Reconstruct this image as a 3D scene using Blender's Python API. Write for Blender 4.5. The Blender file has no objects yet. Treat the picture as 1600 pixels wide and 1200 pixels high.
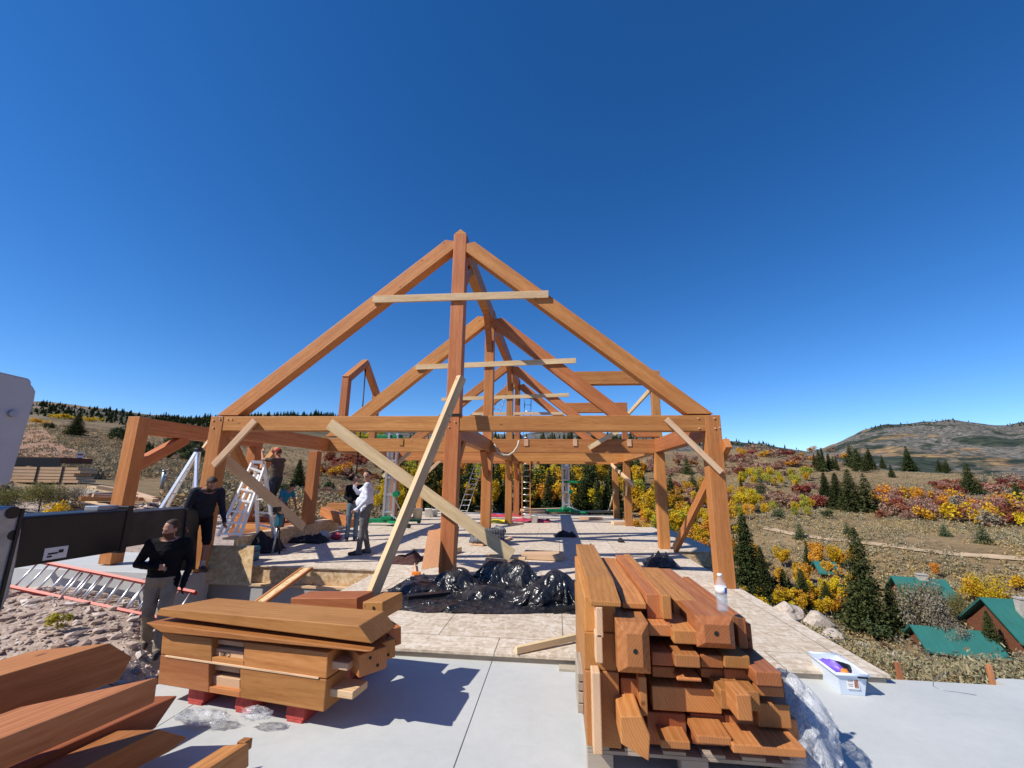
import bpy, bmesh, math, random
import numpy as np
from mathutils import Vector, Matrix, noise as mnoise
from mathutils.geometry import tessellate_polygon

random.seed(7)
RNG = np.random.default_rng(11)
scene = bpy.context.scene
COL = scene.collection
rad = math.radians

# ------------------------------------------------------------------ camera
F_PX, PITCH, YAW, ROLL, CAM_Z = 671.0, rad(12.6), rad(6.0), rad(0.72), 1.5
CAM = Vector((0, 0, CAM_Z))
FW = Vector((-math.sin(YAW) * math.cos(PITCH), math.cos(YAW) * math.cos(PITCH), math.sin(PITCH)))
_rt = Vector((math.cos(YAW), math.sin(YAW), 0))
_up = _rt.cross(FW)
RT = _rt * math.cos(ROLL) + _up * math.sin(ROLL)
UP = _up * math.cos(ROLL) - _rt * math.sin(ROLL)
cd = bpy.data.cameras.new('camera')
cd.sensor_fit = 'HORIZONTAL'
cd.sensor_width = 36.0
cd.lens = F_PX / 1600.0 * 36.0
cd.clip_start = 0.05
cd.clip_end = 20000
cam = bpy.data.objects.new('camera', cd)
COL.objects.link(cam)
cam.matrix_world = Matrix(((RT.x, UP.x, -FW.x, CAM.x), (RT.y, UP.y, -FW.y, CAM.y), (RT.z, UP.z, -FW.z, CAM.z), (0, 0, 0, 1)))
scene.camera = cam


def ray(px, py):
    return FW + RT * ((px - 800) / F_PX) - UP * ((py - 600) / F_PX)


def G(px, py, z=0.0):
    d = ray(px, py)
    return CAM + d * ((z - CAM_Z) / d.z)


def PY(px, py, Y):
    d = ray(px, py)
    return CAM + d * (Y / d.y)


def PX(px, py, X):
    d = ray(px, py)
    return CAM + d * (X / d.x)


def PPL(px, py, p, n):
    d = ray(px, py)
    return CAM + d * ((p - CAM).dot(n) / d.dot(n))


def PD(px, py, D):
    d = ray(px, py)
    return CAM + d * (D / math.hypot(d.x, d.y))


def project(P):
    d = P - CAM
    z = d.dot(FW)
    return 800 + F_PX * d.dot(RT) / z, 600 - F_PX * d.dot(UP) / z, z


# ------------------------------------------------------------------ scene object helpers
def tag(o, label=None, cat=None, group=None, kind=None):
    if label: o['label'] = label
    if cat: o['category'] = cat
    if group: o['group'] = group
    if kind: o['kind'] = kind
    return o


def link(o, parent=None):
    COL.objects.link(o)
    if parent is not None:
        o.parent = parent
        o.matrix_parent_inverse = parent.matrix_world.inverted()
    return o


def empty(name, loc, label, cat, group=None):
    o = bpy.data.objects.new(name, None)
    o.empty_display_size = 0.2
    COL.objects.link(o)
    o.matrix_world = Matrix.Translation(Vector(loc))
    return tag(o, label, cat, group)


def V(*a):
    return Vector(a)


class MB:
    def __init__(s):
        s.v, s.f, s.m, s.sm = [], [], [], []

    def add(s, verts, faces, mat=0, smooth=False):
        b = len(s.v)
        s.v += [tuple(v) for v in verts]
        for f in faces:
            s.f.append([b + i for i in f])
            s.m.append(mat)
            s.sm.append(smooth)
        return s

    def box(s, c, size, M=None, mat=0):
        c = Vector(c)
        hx, hy, hz = size[0] / 2, size[1] / 2, size[2] / 2
        vs = [Vector((x, y, z)) for x in (-hx, hx) for y in (-hy, hy) for z in (-hz, hz)]
        if M is not None: vs = [M @ v for v in vs]
        return s.hexa([c + v for v in vs], mat)

    def hexa(s, vs, mat=0):
        # order: (x-,y-,z-),(x-,y-,z+),(x-,y+,z-),(x-,y+,z+),(x+...)
        return s.add(vs, [(0, 1, 3, 2), (4, 6, 7, 5), (0, 4, 5, 1), (2, 3, 7, 6), (0, 2, 6, 4), (1, 5, 7, 3)], mat)

    def box2(s, a, b, mat=0):
        a, b = Vector(a), Vector(b)
        return s.box((a + b) / 2, [abs(b[i] - a[i]) for i in range(3)], None, mat)

    def prism(s, poly, ext, mat=0):
        n = len(poly)
        poly = [Vector(p) for p in poly]
        ext = Vector(ext)
        nrm = Vector((0, 0, 0))
        for i in range(n):
            nrm += poly[i].cross(poly[(i + 1) % n])
        if nrm.dot(ext) > 0: poly = poly[::-1]
        vs = poly + [p + ext for p in poly]
        fs = [tuple(range(n)), tuple(range(2 * n - 1, n - 1, -1))]
        for i in range(n):
            j = (i + 1) % n
            fs.append((j, i, n + i, n + j))
        return s.add(vs, fs, mat)

    def bar(s, p0, p1, w, h, up=(0, 0, 1), mat=0):
        p0, p1, up = Vector(p0), Vector(p1), Vector(up)
        x = (p1 - p0).normalized()
        y = up.cross(x)
        if y.length < 1e-4: y = Vector((1, 0, 0)).cross(x)
        y.normalize()
        z = x.cross(y)
        vs = [p + y * (sy * w / 2) + z * (sz * h / 2) for p in (p0, p1) for sy in (-1, 1) for sz in (-1, 1)]
        return s.hexa(vs, mat)

    def tube(s, pts, r, n=8, mat=0, closed=False, caps=True):
        pts = [Vector(p) for p in pts]
        rs = r if isinstance(r, (list, tuple)) else [r] * len(pts)
        b = len(s.v)
        prev = None
        N = len(pts)
        for i, p in enumerate(pts):
            if closed: t = pts[(i + 1) % N] - pts[i - 1]
            else: t = pts[min(i + 1, N - 1)] - pts[max(i - 1, 0)]
            t.normalize()
            if prev is None:
                a = Vector((0, 0, 1)) if abs(t.z) < 0.9 else Vector((1, 0, 0))
                u = t.cross(a).normalized()
            else:
                u = (prev - t * prev.dot(t)).normalized()
            prev = u
            w = t.cross(u)
            for k in range(n):
                a = 2 * math.pi * k / n
                s.v.append(tuple(p + (u * math.cos(a) + w * math.sin(a)) * rs[i]))
        R = N if closed else N - 1
        for i in range(R):
            for k in range(n):
                a, c = b + i * n + k, b + i * n + (k + 1) % n
                d, e = b + ((i + 1) % N) * n + k, b + ((i + 1) % N) * n + (k + 1) % n
                s.f.append([a, c, e, d]); s.m.append(mat); s.sm.append(True)
        if caps and not closed:
            s.f.append([b + k for k in range(n)][::-1]); s.m.append(mat); s.sm.append(False)
            s.f.append([b + (N - 1) * n + k for k in range(n)]); s.m.append(mat); s.sm.append(False)
        return s

    def lathe(s, prof, c=(0, 0, 0), n=20, mat=0):
        # prof: list of (r, z)
        c = Vector(c)
        b = len(s.v)
        for r, z in prof:
            for k in range(n):
                a = 2 * math.pi * k / n
                s.v.append((c.x + r * math.cos(a), c.y + r * math.sin(a), c.z + z))
        for i in range(len(prof) - 1):
            for k in range(n):
                s.f.append([b + i * n + k, b + i * n + (k + 1) % n, b + (i + 1) * n + (k + 1) % n, b + (i + 1) * n + k])
                s.m.append(mat); s.sm.append(True)
        s.f.append([b + k for k in range(n)][::-1]); s.m.append(mat); s.sm.append(False)
        s.f.append([b + (len(prof) - 1) * n + k for k in range(n)]); s.m.append(mat); s.sm.append(False)
        return s

    def ellipsoid(s, c, r, M=None, n=14, m=9, mat=0):
        c = Vector(c)
        b = len(s.v)
        for i in range(m + 1):
            th = math.pi * i / m
            for k in range(n):
                a = 2 * math.pi * k / n
                v = Vector((r[0] * math.sin(th) * math.cos(a), r[1] * math.sin(th) * math.sin(a), r[2] * math.cos(th)))
                if M is not None: v = M @ v
                s.v.append(tuple(c + v))
        for i in range(m):
            for k in range(n):
                s.f.append([b + i * n + k, b + (i + 1) * n + k, b + (i + 1) * n + (k + 1) % n, b + i * n + (k + 1) % n])
                s.m.append(mat); s.sm.append(True)
        return s

    def mesh(s, name, mats):
        me = bpy.data.meshes.new(name)
        me.from_pydata(s.v, [], s.f)
        for m in (mats if isinstance(mats, (list, tuple)) else [mats]):
            me.materials.append(m)
        me.polygons.foreach_set('material_index', s.m)
        me.polygons.foreach_set('use_smooth', s.sm)
        me.validate()
        me.update()
        return me

    def build(s, name, mats, parent=None, bevel=0.0, seg=2):
        o = bpy.data.objects.new(name, s.mesh(name, mats))
        link(o, parent)
        if bevel: add_bevel(o, bevel, seg)
        return o


def add_bevel(o, w, seg=2):
    b = o.modifiers.new('bevel', 'BEVEL')
    b.width = w
    b.segments = seg
    b.limit_method = 'ANGLE'
    b.angle_limit = rad(30)
    return b


def frame_matrix(p0, x, up):
    x = Vector(x).normalized()
    up = Vector(up)
    y = up.cross(x)
    if y.length < 1e-4: y = Vector((0, 1, 0)).cross(x)
    y.normalize()
    z = x.cross(y)
    return Matrix(((x.x, y.x, z.x, p0[0]), (x.y, y.y, z.y, p0[1]), (x.z, y.z, z.z, p0[2]), (0, 0, 0, 1)))


def timber(name, p0, p1, w, h, mat, parent=None, up=(0, 0, 1), bevel=0.006, cut0=(0, 0), cut1=(0, 0), label=None, cat=None, group=None):
    """squared timber as an object whose local X runs along the grain. cut = x shift of (bottom, top) edge at that end"""
    p0, p1 = Vector(p0), Vector(p1)
    L = (p1 - p0).length
    M = frame_matrix(p0, p1 - p0, up)
    vs = []
    for xe, cut in ((0, cut0), (L, cut1)):
        for sy in (-1, 1):
            for k, sz in enumerate((-1, 1)):
                vs.append((xe + cut[k], sy * w / 2, sz * h / 2))
    mb = MB().hexa(vs)
    o = bpy.data.objects.new(name, mb.mesh(name, mat))
    COL.objects.link(o)
    o.matrix_world = M
    if parent is not None:
        o.parent = parent
        o.matrix_parent_inverse = parent.matrix_world.inverted()
    if bevel: add_bevel(o, bevel)
    return tag(o, label, cat, group)


def local_obj(name, mb, M, mats, parent=None, bevel=0.0):
    o = bpy.data.objects.new(name, mb.mesh(name, mats))
    COL.objects.link(o)
    o.matrix_world = M
    if parent is not None:
        o.parent = parent
        o.matrix_parent_inverse = parent.matrix_world.inverted()
    if bevel: add_bevel(o, bevel)
    return o


# ------------------------------------------------------------------ materials
class NT:
    def __init__(s, name):
        s.mat = bpy.data.materials.new(name)
        s.mat.use_nodes = True
        s.t = s.mat.node_tree
        s.t.nodes.clear()
        s.out = s.n('ShaderNodeOutputMaterial')

    def n(s, t, **kw):
        nd = s.t.nodes.new(t)
        for k, v in kw.items():
            setattr(nd, k, v)
        return nd

    def l(s, a, b):
        s.t.links.new(a, b)

    def set(s, nd, **kw):
        for k, v in kw.items():
            nd.inputs[k.replace('_', ' ')].default_value = v
        return nd

    def coord(s, kind='Object', scale=(1, 1, 1), offset_random=False):
        tc = s.n('ShaderNodeTexCoord')
        mp = s.n('ShaderNodeMapping')
        mp.inputs['Scale'].default_value = scale
        if offset_random:
            oi = s.n('ShaderNodeObjectInfo')
            cb = s.n('ShaderNodeVectorMath', operation='MULTIPLY_ADD')
            s.l(oi.outputs['Random'], cb.inputs[0])
            cb.inputs[1].default_value = (37.0, 0.31, -0.27)
            s.l(tc.outputs[kind], cb.inputs[2])
            s.l(cb.outputs[0], mp.inputs['Vector'])
        else:
            s.l(tc.outputs[kind], mp.inputs['Vector'])
        return mp.outputs[0]

    def noise(s, vec, scale, detail=4, rough=0.55, dist=0.0):
        nd = s.n('ShaderNodeTexNoise')
        nd.inputs['Scale'].default_value = scale
        nd.inputs['Detail'].default_value = detail
        nd.inputs['Roughness'].default_value = rough
        nd.inputs['Distortion'].default_value = dist
        if vec is not None: s.l(vec, nd.inputs['Vector'])
        return nd.outputs['Fac']

    def ramp(s, fac, stops, interp='LINEAR'):
        r = s.n('ShaderNodeValToRGB')
        r.color_ramp.interpolation = interp
        els = r.color_ramp.elements
        while len(els) < len(stops): els.new(0.5)
        for e, (p, c) in zip(els, stops):
            e.position = p
            e.color = (c[0], c[1], c[2], 1) if len(c) == 3 else c
        if fac is not None: s.l(fac, r.inputs['Fac'])
        return r.outputs['Color']

    def mix(s, fac, a, b, blend='MIX'):
        m = s.n('ShaderNodeMix', data_type='RGBA', blend_type=blend)
        for sock, v in ((m.inputs['Factor'], fac), (m.inputs['A'], a), (m.inputs['B'], b)):
            if hasattr(v, 'is_linked'): s.l(v, sock)
            elif isinstance(v, (int, float)): sock.default_value = v
            else: sock.default_value = (v[0], v[1], v[2], 1)
        # colour sockets are the last A/B of the node: connect explicitly
        return m

    def math(s, op, a, b=0.0, clamp=False):
        m = s.n('ShaderNodeMath', operation=op)
        m.use_clamp = clamp
        for i, v in enumerate((a, b)):
            if hasattr(v, 'is_linked'): s.l(v, m.inputs[i])
            else: m.inputs[i].default_value = v
        return m.outputs[0]

    def mixc(s, fac, a, b, blend='MIX'):
        m = s.n('ShaderNodeMix')
        m.data_type = 'RGBA'
        m.blend_type = blend
        ins = [i for i in m.inputs if i.enabled]
        fs = [i for i in m.inputs if i.name == 'Factor' and i.type == 'VALUE'][0]
        A = [i for i in m.inputs if i.name == 'A' and i.type == 'RGBA'][0]
        B = [i for i in m.inputs if i.name == 'B' and i.type == 'RGBA'][0]
        for sock, v in ((fs, fac), (A, a), (B, b)):
            if hasattr(v, 'is_linked'): s.l(v, sock)
            elif isinstance(v, (int, float)): sock.default_value = v
            else: sock.default_value = (v[0], v[1], v[2], 1)
        return [o for o in m.outputs if o.type == 'RGBA'][0]

    def bsdf(s, color, rough=0.6, metal=0.0, spec=0.4, bump=None, bump_str=0.2, bump_dist=0.01, **kw):
        b = s.n('ShaderNodeBsdfPrincipled')
        for sock, v in ((b.inputs['Base Color'], color), (b.inputs['Roughness'], rough), (b.inputs['Metallic'], metal)):
            if hasattr(v, 'is_linked'): s.l(v, sock)
            elif isinstance(v, (int, float)): sock.default_value = v
            else: sock.default_value = (v[0], v[1], v[2], 1)
        b.inputs['Specular IOR Level'].default_value = spec
        for k, v in kw.items():
            b.inputs[k.replace('_', ' ')].default_value = v
        if bump is not None:
            bp = s.n('ShaderNodeBump')
            bp.inputs['Strength'].default_value = bump_str
            bp.inputs['Distance'].default_value = bump_dist
            s.l(bump, bp.inputs['Height'])
            s.l(bp.outputs[0], b.inputs['Normal'])
        s.l(b.outputs[0], s.out.inputs['Surface'])
        return b


def wood(name, light, mid, dark, rough=0.55, stretch=9.0, var=0.35, knots=True, spec=0.35):
    t = NT(name)
    v = t.coord('Object', (1, 1, 1), True)
    # annual rings around a pith that lies off to one side
    sub = t.n('ShaderNodeMapping')
    sub.inputs['Location'].default_value = (0, 0.23, 0.11)
    sub.inputs['Scale'].default_value = (0.06, 1, 1)
    t.l(v, sub.inputs['Vector'])
    w = t.n('ShaderNodeTexWave', wave_type='RINGS', rings_direction='X')
    t.set(w, Scale=9.0, Distortion=7.0, Detail=4.0, Detail_Scale=1.6, Detail_Roughness=0.6)
    t.l(sub.outputs[0], w.inputs['Vector'])
    st = t.n('ShaderNodeMapping')
    st.inputs['Scale'].default_value = (1.0, stretch, stretch)
    t.l(v, st.inputs['Vector'])
    fine = t.noise(st.outputs[0], 6.0, 6, 0.65, 0.4)
    st2 = t.n('ShaderNodeMapping')
    st2.inputs['Scale'].default_value = (0.5, 2.2, 2.2)
    t.l(v, st2.inputs['Vector'])
    broad = t.noise(st2.outputs[0], 2.2, 3, 0.5)
    f = t.math('ADD', t.math('MULTIPLY', w.outputs['Fac'], 0.2), t.math('MULTIPLY', fine, 0.8))
    col = t.ramp(f, [(0.18, dark), (0.48, mid), (0.8, light)])
    col = t.mixc(t.math('MULTIPLY', t.math('SUBTRACT', broad, 0.38, True), 1.3, True), col, dark)
    # sawn ends: growth rings on faces square to the grain
    ge = t.n('ShaderNodeNewGeometry')
    vt_ = t.n('ShaderNodeVectorTransform', vector_type='NORMAL', convert_from='WORLD', convert_to='OBJECT')
    t.l(ge.outputs['True Normal'], vt_.inputs[0])
    sx_ = t.n('ShaderNodeSeparateXYZ'); t.l(vt_.outputs[0], sx_.inputs[0])
    endm = t.math('MULTIPLY', t.math('SUBTRACT', t.math('ABSOLUTE', sx_.outputs[0]), 0.75), 8.0, True)
    w2 = t.n('ShaderNodeTexWave', wave_type='RINGS', rings_direction='X')
    t.set(w2, Scale=22.0, Distortion=2.6, Detail=2.0, Detail_Scale=1.2)
    t.l(sub.outputs[0], w2.inputs['Vector'])
    ec = t.ramp(t.math('ADD', t.math('MULTIPLY', w2.outputs['Fac'], .24), t.math('MULTIPLY', broad, .76)), [(0.2, dark), (0.5, mid), (0.85, light)])
    col = t.mixc(t.math('MULTIPLY', endm, .8), col, ec)
    oi = t.n('ShaderNodeObjectInfo')
    hs = t.n('ShaderNodeHueSaturation')
    t.l(col, hs.inputs['Color'])
    t.l(t.math('ADD', t.math('MULTIPLY', oi.outputs['Random'], var), 1.0 - var / 2), hs.inputs['Value'])
    wn = t.n('ShaderNodeTexWhiteNoise', noise_dimensions='1D')
    t.l(oi.outputs['Random'], wn.inputs['W'])
    t.l(t.math('ADD', t.math('MULTIPLY', wn.outputs['Value'], 0.022), 0.489), hs.inputs['Hue'])
    col = hs.outputs[0]
    if knots:
        km = t.n('ShaderNodeMapping')
        km.inputs['Scale'].default_value = (1.0, 2.2, 2.2)
        t.l(v, km.inputs['Vector'])
        vo = t.n('ShaderNodeTexVoronoi')
        vo.inputs['Scale'].default_value = 2.1
        t.l(km.outputs[0], vo.inputs['Vector'])
        kf = t.ramp(vo.outputs['Distance'], [(0.035, (1, 1, 1)), (0.075, (0, 0, 0))])
        col = t.mixc(t.math('MULTIPLY', kf, 0.75), col, [c * 0.35 for c in dark])
    t.bsdf(col, rough, 0, spec, fine, 0.12, 0.003)
    return t.mat


def plain(name, color, rough=0.5, metal=0.0, var=0.12, scale=8.0, spec=0.4, bump=0.0, dist=0.01, **kw):
    t = NT(name)
    v = t.coord('Object', (1, 1, 1), True)
    nz = t.noise(v, scale, 5, 0.6)
    a = [c * (1 - var) for c in color]
    b = [min(1, c * (1 + var)) for c in color]
    col = t.ramp(nz, [(0.3, a), (0.7, b)])
    t.bsdf(col, rough, metal, spec, nz if bump else None, bump, dist, **kw)
    return t.mat


M = {}
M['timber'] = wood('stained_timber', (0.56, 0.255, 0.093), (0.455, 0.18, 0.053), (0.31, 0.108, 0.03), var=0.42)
M['timber_red_shade'] = wood('stained_timber_red_shade', (0.40, 0.155, 0.052), (0.31, 0.105, 0.033), (0.20, 0.062, 0.018), var=0.34)  # reddish timber, also the darkened copy that paints shade onto shadowed pile timbers
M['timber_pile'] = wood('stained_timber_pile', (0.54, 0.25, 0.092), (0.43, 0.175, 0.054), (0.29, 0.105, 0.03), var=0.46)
M['rawfir'] = wood('raw_fir', (0.76, 0.58, 0.37), (0.68, 0.49, 0.29), (0.450, 0.297, 0.162), var=0.18, rough=0.7, spec=0.2)
M['tenon'] = wood('raw_tenon', (0.702, 0.495, 0.324), (0.630, 0.414, 0.252), (0.468, 0.279, 0.153), var=0.15, rough=0.7, spec=0.2, knots=False)
M['greywood'] = wood('weathered_wood', (0.48, 0.42, 0.34), (0.38, 0.33, 0.26), (0.24, 0.2, 0.16), var=0.3, rough=0.85, spec=0.1)
M['redpaint'] = plain('red_pallet_paint', (0.42, 0.06, 0.05), 0.75, var=0.35, scale=14, bump=0.3)
M['alu'] = plain('aluminium', (0.72, 0.73, 0.74), 0.38, 0.85, var=0.08, scale=20)
M['alu_white'] = plain('pale_aluminium', (0.80, 0.80, 0.79), 0.5, 0.25, var=0.06, scale=20)
M['fiber_red'] = plain('red_fibreglass', (0.52, 0.035, 0.015), 0.5, var=0.12, scale=10)
M['fiber_orange'] = plain('orange_fibreglass', (0.62, 0.22, 0.06), 0.5)
M['fiber_blue'] = plain('blue_fibreglass', (0.07, 0.22, 0.6), 0.5)
M['black'] = plain('black_paint', (0.012, 0.012, 0.014), 0.42, var=0.3, scale=5)
M['black_worn'] = plain('worn_black_paint', (0.028, 0.026, 0.025), 0.5, var=0.5, scale=4, bump=0.08)
M['steel_grey'] = plain('steel_grey', (0.35, 0.39, 0.44), 0.35, 0.5, var=0.2, scale=6)
M['cab'] = plain('pale_grey_paint', (0.450, 0.468, 0.504), 0.5, var=0.06, scale=3)
M['green'] = plain('green_paint', (0.0, 0.20, 0.075), 0.45, var=0.15)
M['rubber'] = plain('rubber', (0.015, 0.015, 0.015), 0.8)
M['white'] = plain('white_plastic', (0.78, 0.78, 0.76), 0.45, var=0.04)
M['beige'] = plain('beige_plastic', (0.55, 0.5, 0.4), 0.5)
M['yellow'] = plain('yellow_strap', (0.8, 0.68, 0.02), 0.6)
M['pinkred'] = plain('red_strap', (0.45, 0.05, 0.08), 0.7, var=0.4, scale=30)
M['brown_cloth'] = plain('brown_cloth', (0.075, 0.032, 0.026), 0.9, var=0.4, scale=25, bump=0.6, dist=0.02)
M['teal'] = plain('teal_plastic', (0.012, 0.10, 0.15), 0.5)
M['dark_cloth'] = plain('dark_cloth', (0.02, 0.02, 0.025), 0.9, var=0.4, scale=25, bump=0.5, dist=0.02)
M['orange'] = plain('orange_plastic', (0.8, 0.22, 0.03), 0.5)
M['purple'] = plain('purple_plastic', (0.16, 0.09, 0.5), 0.4)
M['rust'] = plain('rusty_steel', (0.16, 0.07, 0.04), 0.8, 0.3, var=0.3)
M['stake'] = wood('stake_wood', (0.5, 0.24, 0.1), (0.42, 0.18, 0.07), (0.3, 0.11, 0.04), knots=False)


def osb_mat(name, base, lo, hi, seam=True, rough=0.85, stain=0.25):
    t = NT(name)
    v = t.coord('Object')
    warp = t.n('ShaderNodeTexNoise')
    warp.inputs['Scale'].default_value = 5.0
    t.l(v, warp.inputs['Vector'])
    mv = t.n('ShaderNodeVectorMath', operation='MULTIPLY_ADD')
    t.l(warp.outputs['Color'], mv.inputs[0])
    mv.inputs[1].default_value = (0.12, 0.12, 0.12)
    t.l(v, mv.inputs[2])
    cols = []
    for sc in ((9, 26, 14), (24, 10, 19)):
        mp = t.n('ShaderNodeMapping')
        mp.inputs['Scale'].default_value = sc
        t.l(mv.outputs[0], mp.inputs['Vector'])
        vo = t.n('ShaderNodeTexVoronoi')
        vo.inputs['Scale'].default_value = 1.3
        t.l(mp.outputs[0], vo.inputs['Vector'])
        sp = t.n('ShaderNodeSeparateColor')
        t.l(vo.outputs['Color'], sp.inputs[0])
        cols.append(sp.outputs[0])
    f = t.math('MULTIPLY', t.math('ADD', cols[0], cols[1]), 0.5)
    col = t.ramp(f, [(0.12, lo), (0.5, base), (0.85, hi)])
    big = t.noise(v, 0.7, 5, 0.6)
    col = t.mixc(t.math('MULTIPLY', t.math('SUBTRACT', big, 0.45, True), 2.2 * stain, True), col, [c * 0.62 for c in lo])
    mid = t.noise(v, 4.2, 6, 0.7)
    spots = t.ramp(mid, [(0.66, (0, 0, 0)), (0.74, (1, 1, 1))])
    col = t.mixc(t.math('MULTIPLY', spots, 0.35), col, [c * 0.45 for c in lo])
    if seam:
        br = t.n('ShaderNodeTexBrick')
        br.offset = 0.5
        t.set(br, Scale=1.0, Mortar_Size=0.005, Brick_Width=1.22, Row_Height=2.44)
        br.inputs['Color1'].default_value = (1, 1, 1, 1)
        br.inputs['Color2'].default_value = (0.93, 0.91, 0.88, 1)
        br.inputs['Mortar'].default_value = (0.34, 0.31, 0.27, 1)
        rot = t.n('ShaderNodeMapping')
        rot.inputs['Location'].default_value = (0.57, 0.3, 0)
        t.l(v, rot.inputs['Vector'])
        t.l(rot.outputs[0], br.inputs['Vector'])
        col = t.mixc(1.0, col, br.outputs['Color'], 'MULTIPLY')
    t.bsdf(col, rough, 0, 0.2, f, 0.25, 0.004)
    return t.mat


M['osb_deck'] = osb_mat('weathered_osb', (0.59, 0.505, 0.40), (0.46, 0.375, 0.275), (0.69, 0.62, 0.52), stain=.14)
M['osb'] = osb_mat('fresh_osb', (0.60, 0.43, 0.24), (0.44, 0.28, 0.13), (0.72, 0.56, 0.36), seam=False)
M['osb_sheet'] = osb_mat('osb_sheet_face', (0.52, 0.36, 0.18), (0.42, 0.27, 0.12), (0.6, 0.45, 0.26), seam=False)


def concrete_mat(name, a, b, rough=0.75):
    t = NT(name)
    v = t.coord('Object')
    n1 = t.noise(v, 0.8, 6, 0.6)
    n2 = t.noise(v, 14, 5, 0.7)
    n3 = t.noise(v, 160, 3, 0.6)
    f = t.math('ADD', t.math('MULTIPLY', n1, 0.6), t.math('ADD', t.math('MULTIPLY', n2, 0.25), t.math('MULTIPLY', n3, 0.15)))
    col = t.ramp(f, [(0.35, a), (0.62, b)])
    st = t.n('ShaderNodeMapping')
    st.inputs['Scale'].default_value = (0.6, 2.3, 1)
    t.l(v, st.inputs['Vector'])
    stain = t.ramp(t.noise(st.outputs[0], 1.4, 5, 0.65, 1.0), [(0.56, (0, 0, 0)), (0.75, (1, 1, 1))])
    col = t.mixc(t.math('MULTIPLY', stain, 0.28), col, [c * 0.72 for c in a])
    t.bsdf(col, rough, 0, 0.25, t.math('ADD', n3, t.math('MULTIPLY', n2, 1.5)), 0.18, 0.004)
    return t.mat


M['slab'] = concrete_mat('concrete_slab', (0.428, 0.451, 0.442), (0.530, 0.549, 0.539))
M['stem'] = concrete_mat('stem_concrete', (0.34, 0.345, 0.34), (0.47, 0.47, 0.46))


def poly_black():
    t = NT('black_plastic_sheet')
    v = t.coord('Object')
    wn = t.n('ShaderNodeTexNoise'); wn.inputs['Scale'].default_value = 4.0; wn.inputs['Detail'].default_value = 3
    t.l(v, wn.inputs['Vector'])
    mv = t.n('ShaderNodeVectorMath', operation='MULTIPLY_ADD')
    t.l(wn.outputs['Color'], mv.inputs[0]); mv.inputs[1].default_value = (.22, .22, .22); t.l(v, mv.inputs[2])
    hs_ = []
    for sc_, k_ in ((5.0, 1.0), (11.0, .5), (24.0, .22)):
        vo = t.n('ShaderNodeTexVoronoi'); vo.inputs['Scale'].default_value = sc_
        t.l(mv.outputs[0], vo.inputs['Vector'])
        hs_.append(t.math('MULTIPLY', vo.outputs['Distance'], k_))
    h = t.math('ADD', hs_[0], t.math('ADD', hs_[1], hs_[2]))
    n1 = t.noise(v, 7, 5, 0.55, 0.6)
    dust = t.ramp(t.noise(v, 3.2, 6, .65), [(.52, (0, 0, 0)), (.72, (1, 1, 1))])
    col = t.ramp(n1, [(0.3, (0.009, 0.009, 0.010)), (0.75, (0.024, 0.025, 0.028))])
    col = t.mixc(t.math('MULTIPLY', dust, .35), col, (.075, .072, .07))
    t.bsdf(col, t.math('ADD', .26, t.math('MULTIPLY', dust, .25)), 0, 0.6, h, 0.6, 0.055)
    return t.mat


M['poly_black'] = poly_black()


def poly_clear():
    t = NT('clear_plastic_wrap')
    v = t.coord('Object')
    h = t.noise(v, 14, 6, 0.65, 1.2)
    tr = t.n('ShaderNodeBsdfTransparent')
    b = t.n('ShaderNodeBsdfPrincipled')
    b.inputs['Base Color'].default_value = (0.82, 0.85, 0.9, 1)
    b.inputs['Roughness'].default_value = 0.12
    b.inputs['Specular IOR Level'].default_value = 0.8
    bp = t.n('ShaderNodeBump')
    bp.inputs['Strength'].default_value = 0.8
    bp.inputs['Distance'].default_value = 0.03
    t.l(h, bp.inputs['Height'])
    t.l(bp.outputs[0], b.inputs['Normal'])
    mx = t.n('ShaderNodeMixShader')
    t.l(t.ramp(h, [(0.38, (0.10, 0.10, 0.10)), (0.72, (0.48, 0.48, 0.48))]), mx.inputs[0])
    t.l(tr.outputs[0], mx.inputs[1])
    t.l(b.outputs[0], mx.inputs[2])
    t.l(mx.outputs[0], t.out.inputs['Surface'])
    return t.mat


M['poly_clear'] = poly_clear()


def clear_plastic(name, tint, fac, rough=0.2):
    t = NT(name)
    tr = t.n('ShaderNodeBsdfTransparent')
    tr.inputs['Color'].default_value = (*tint, 1)
    b = t.n('ShaderNodeBsdfPrincipled')
    b.inputs['Base Color'].default_value = (*tint, 1)
    b.inputs['Roughness'].default_value = rough
    mx = t.n('ShaderNodeMixShader')
    mx.inputs[0].default_value = fac
    t.l(tr.outputs[0], mx.inputs[1])
    t.l(b.outputs[0], mx.inputs[2])
    t.l(mx.outputs[0], t.out.inputs['Surface'])
    return t.mat


M['tub'] = clear_plastic('frosted_tub', (0.80, 0.88, 0.97), 0.72, 0.3)
M['bottle'] = clear_plastic('bottle_plastic', (0.93, 0.96, 1.0), 0.16, 0.05)
M['water'] = clear_plastic('bottle_water', (0.88, 0.94, 0.98), 0.08, 0.02)


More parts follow.
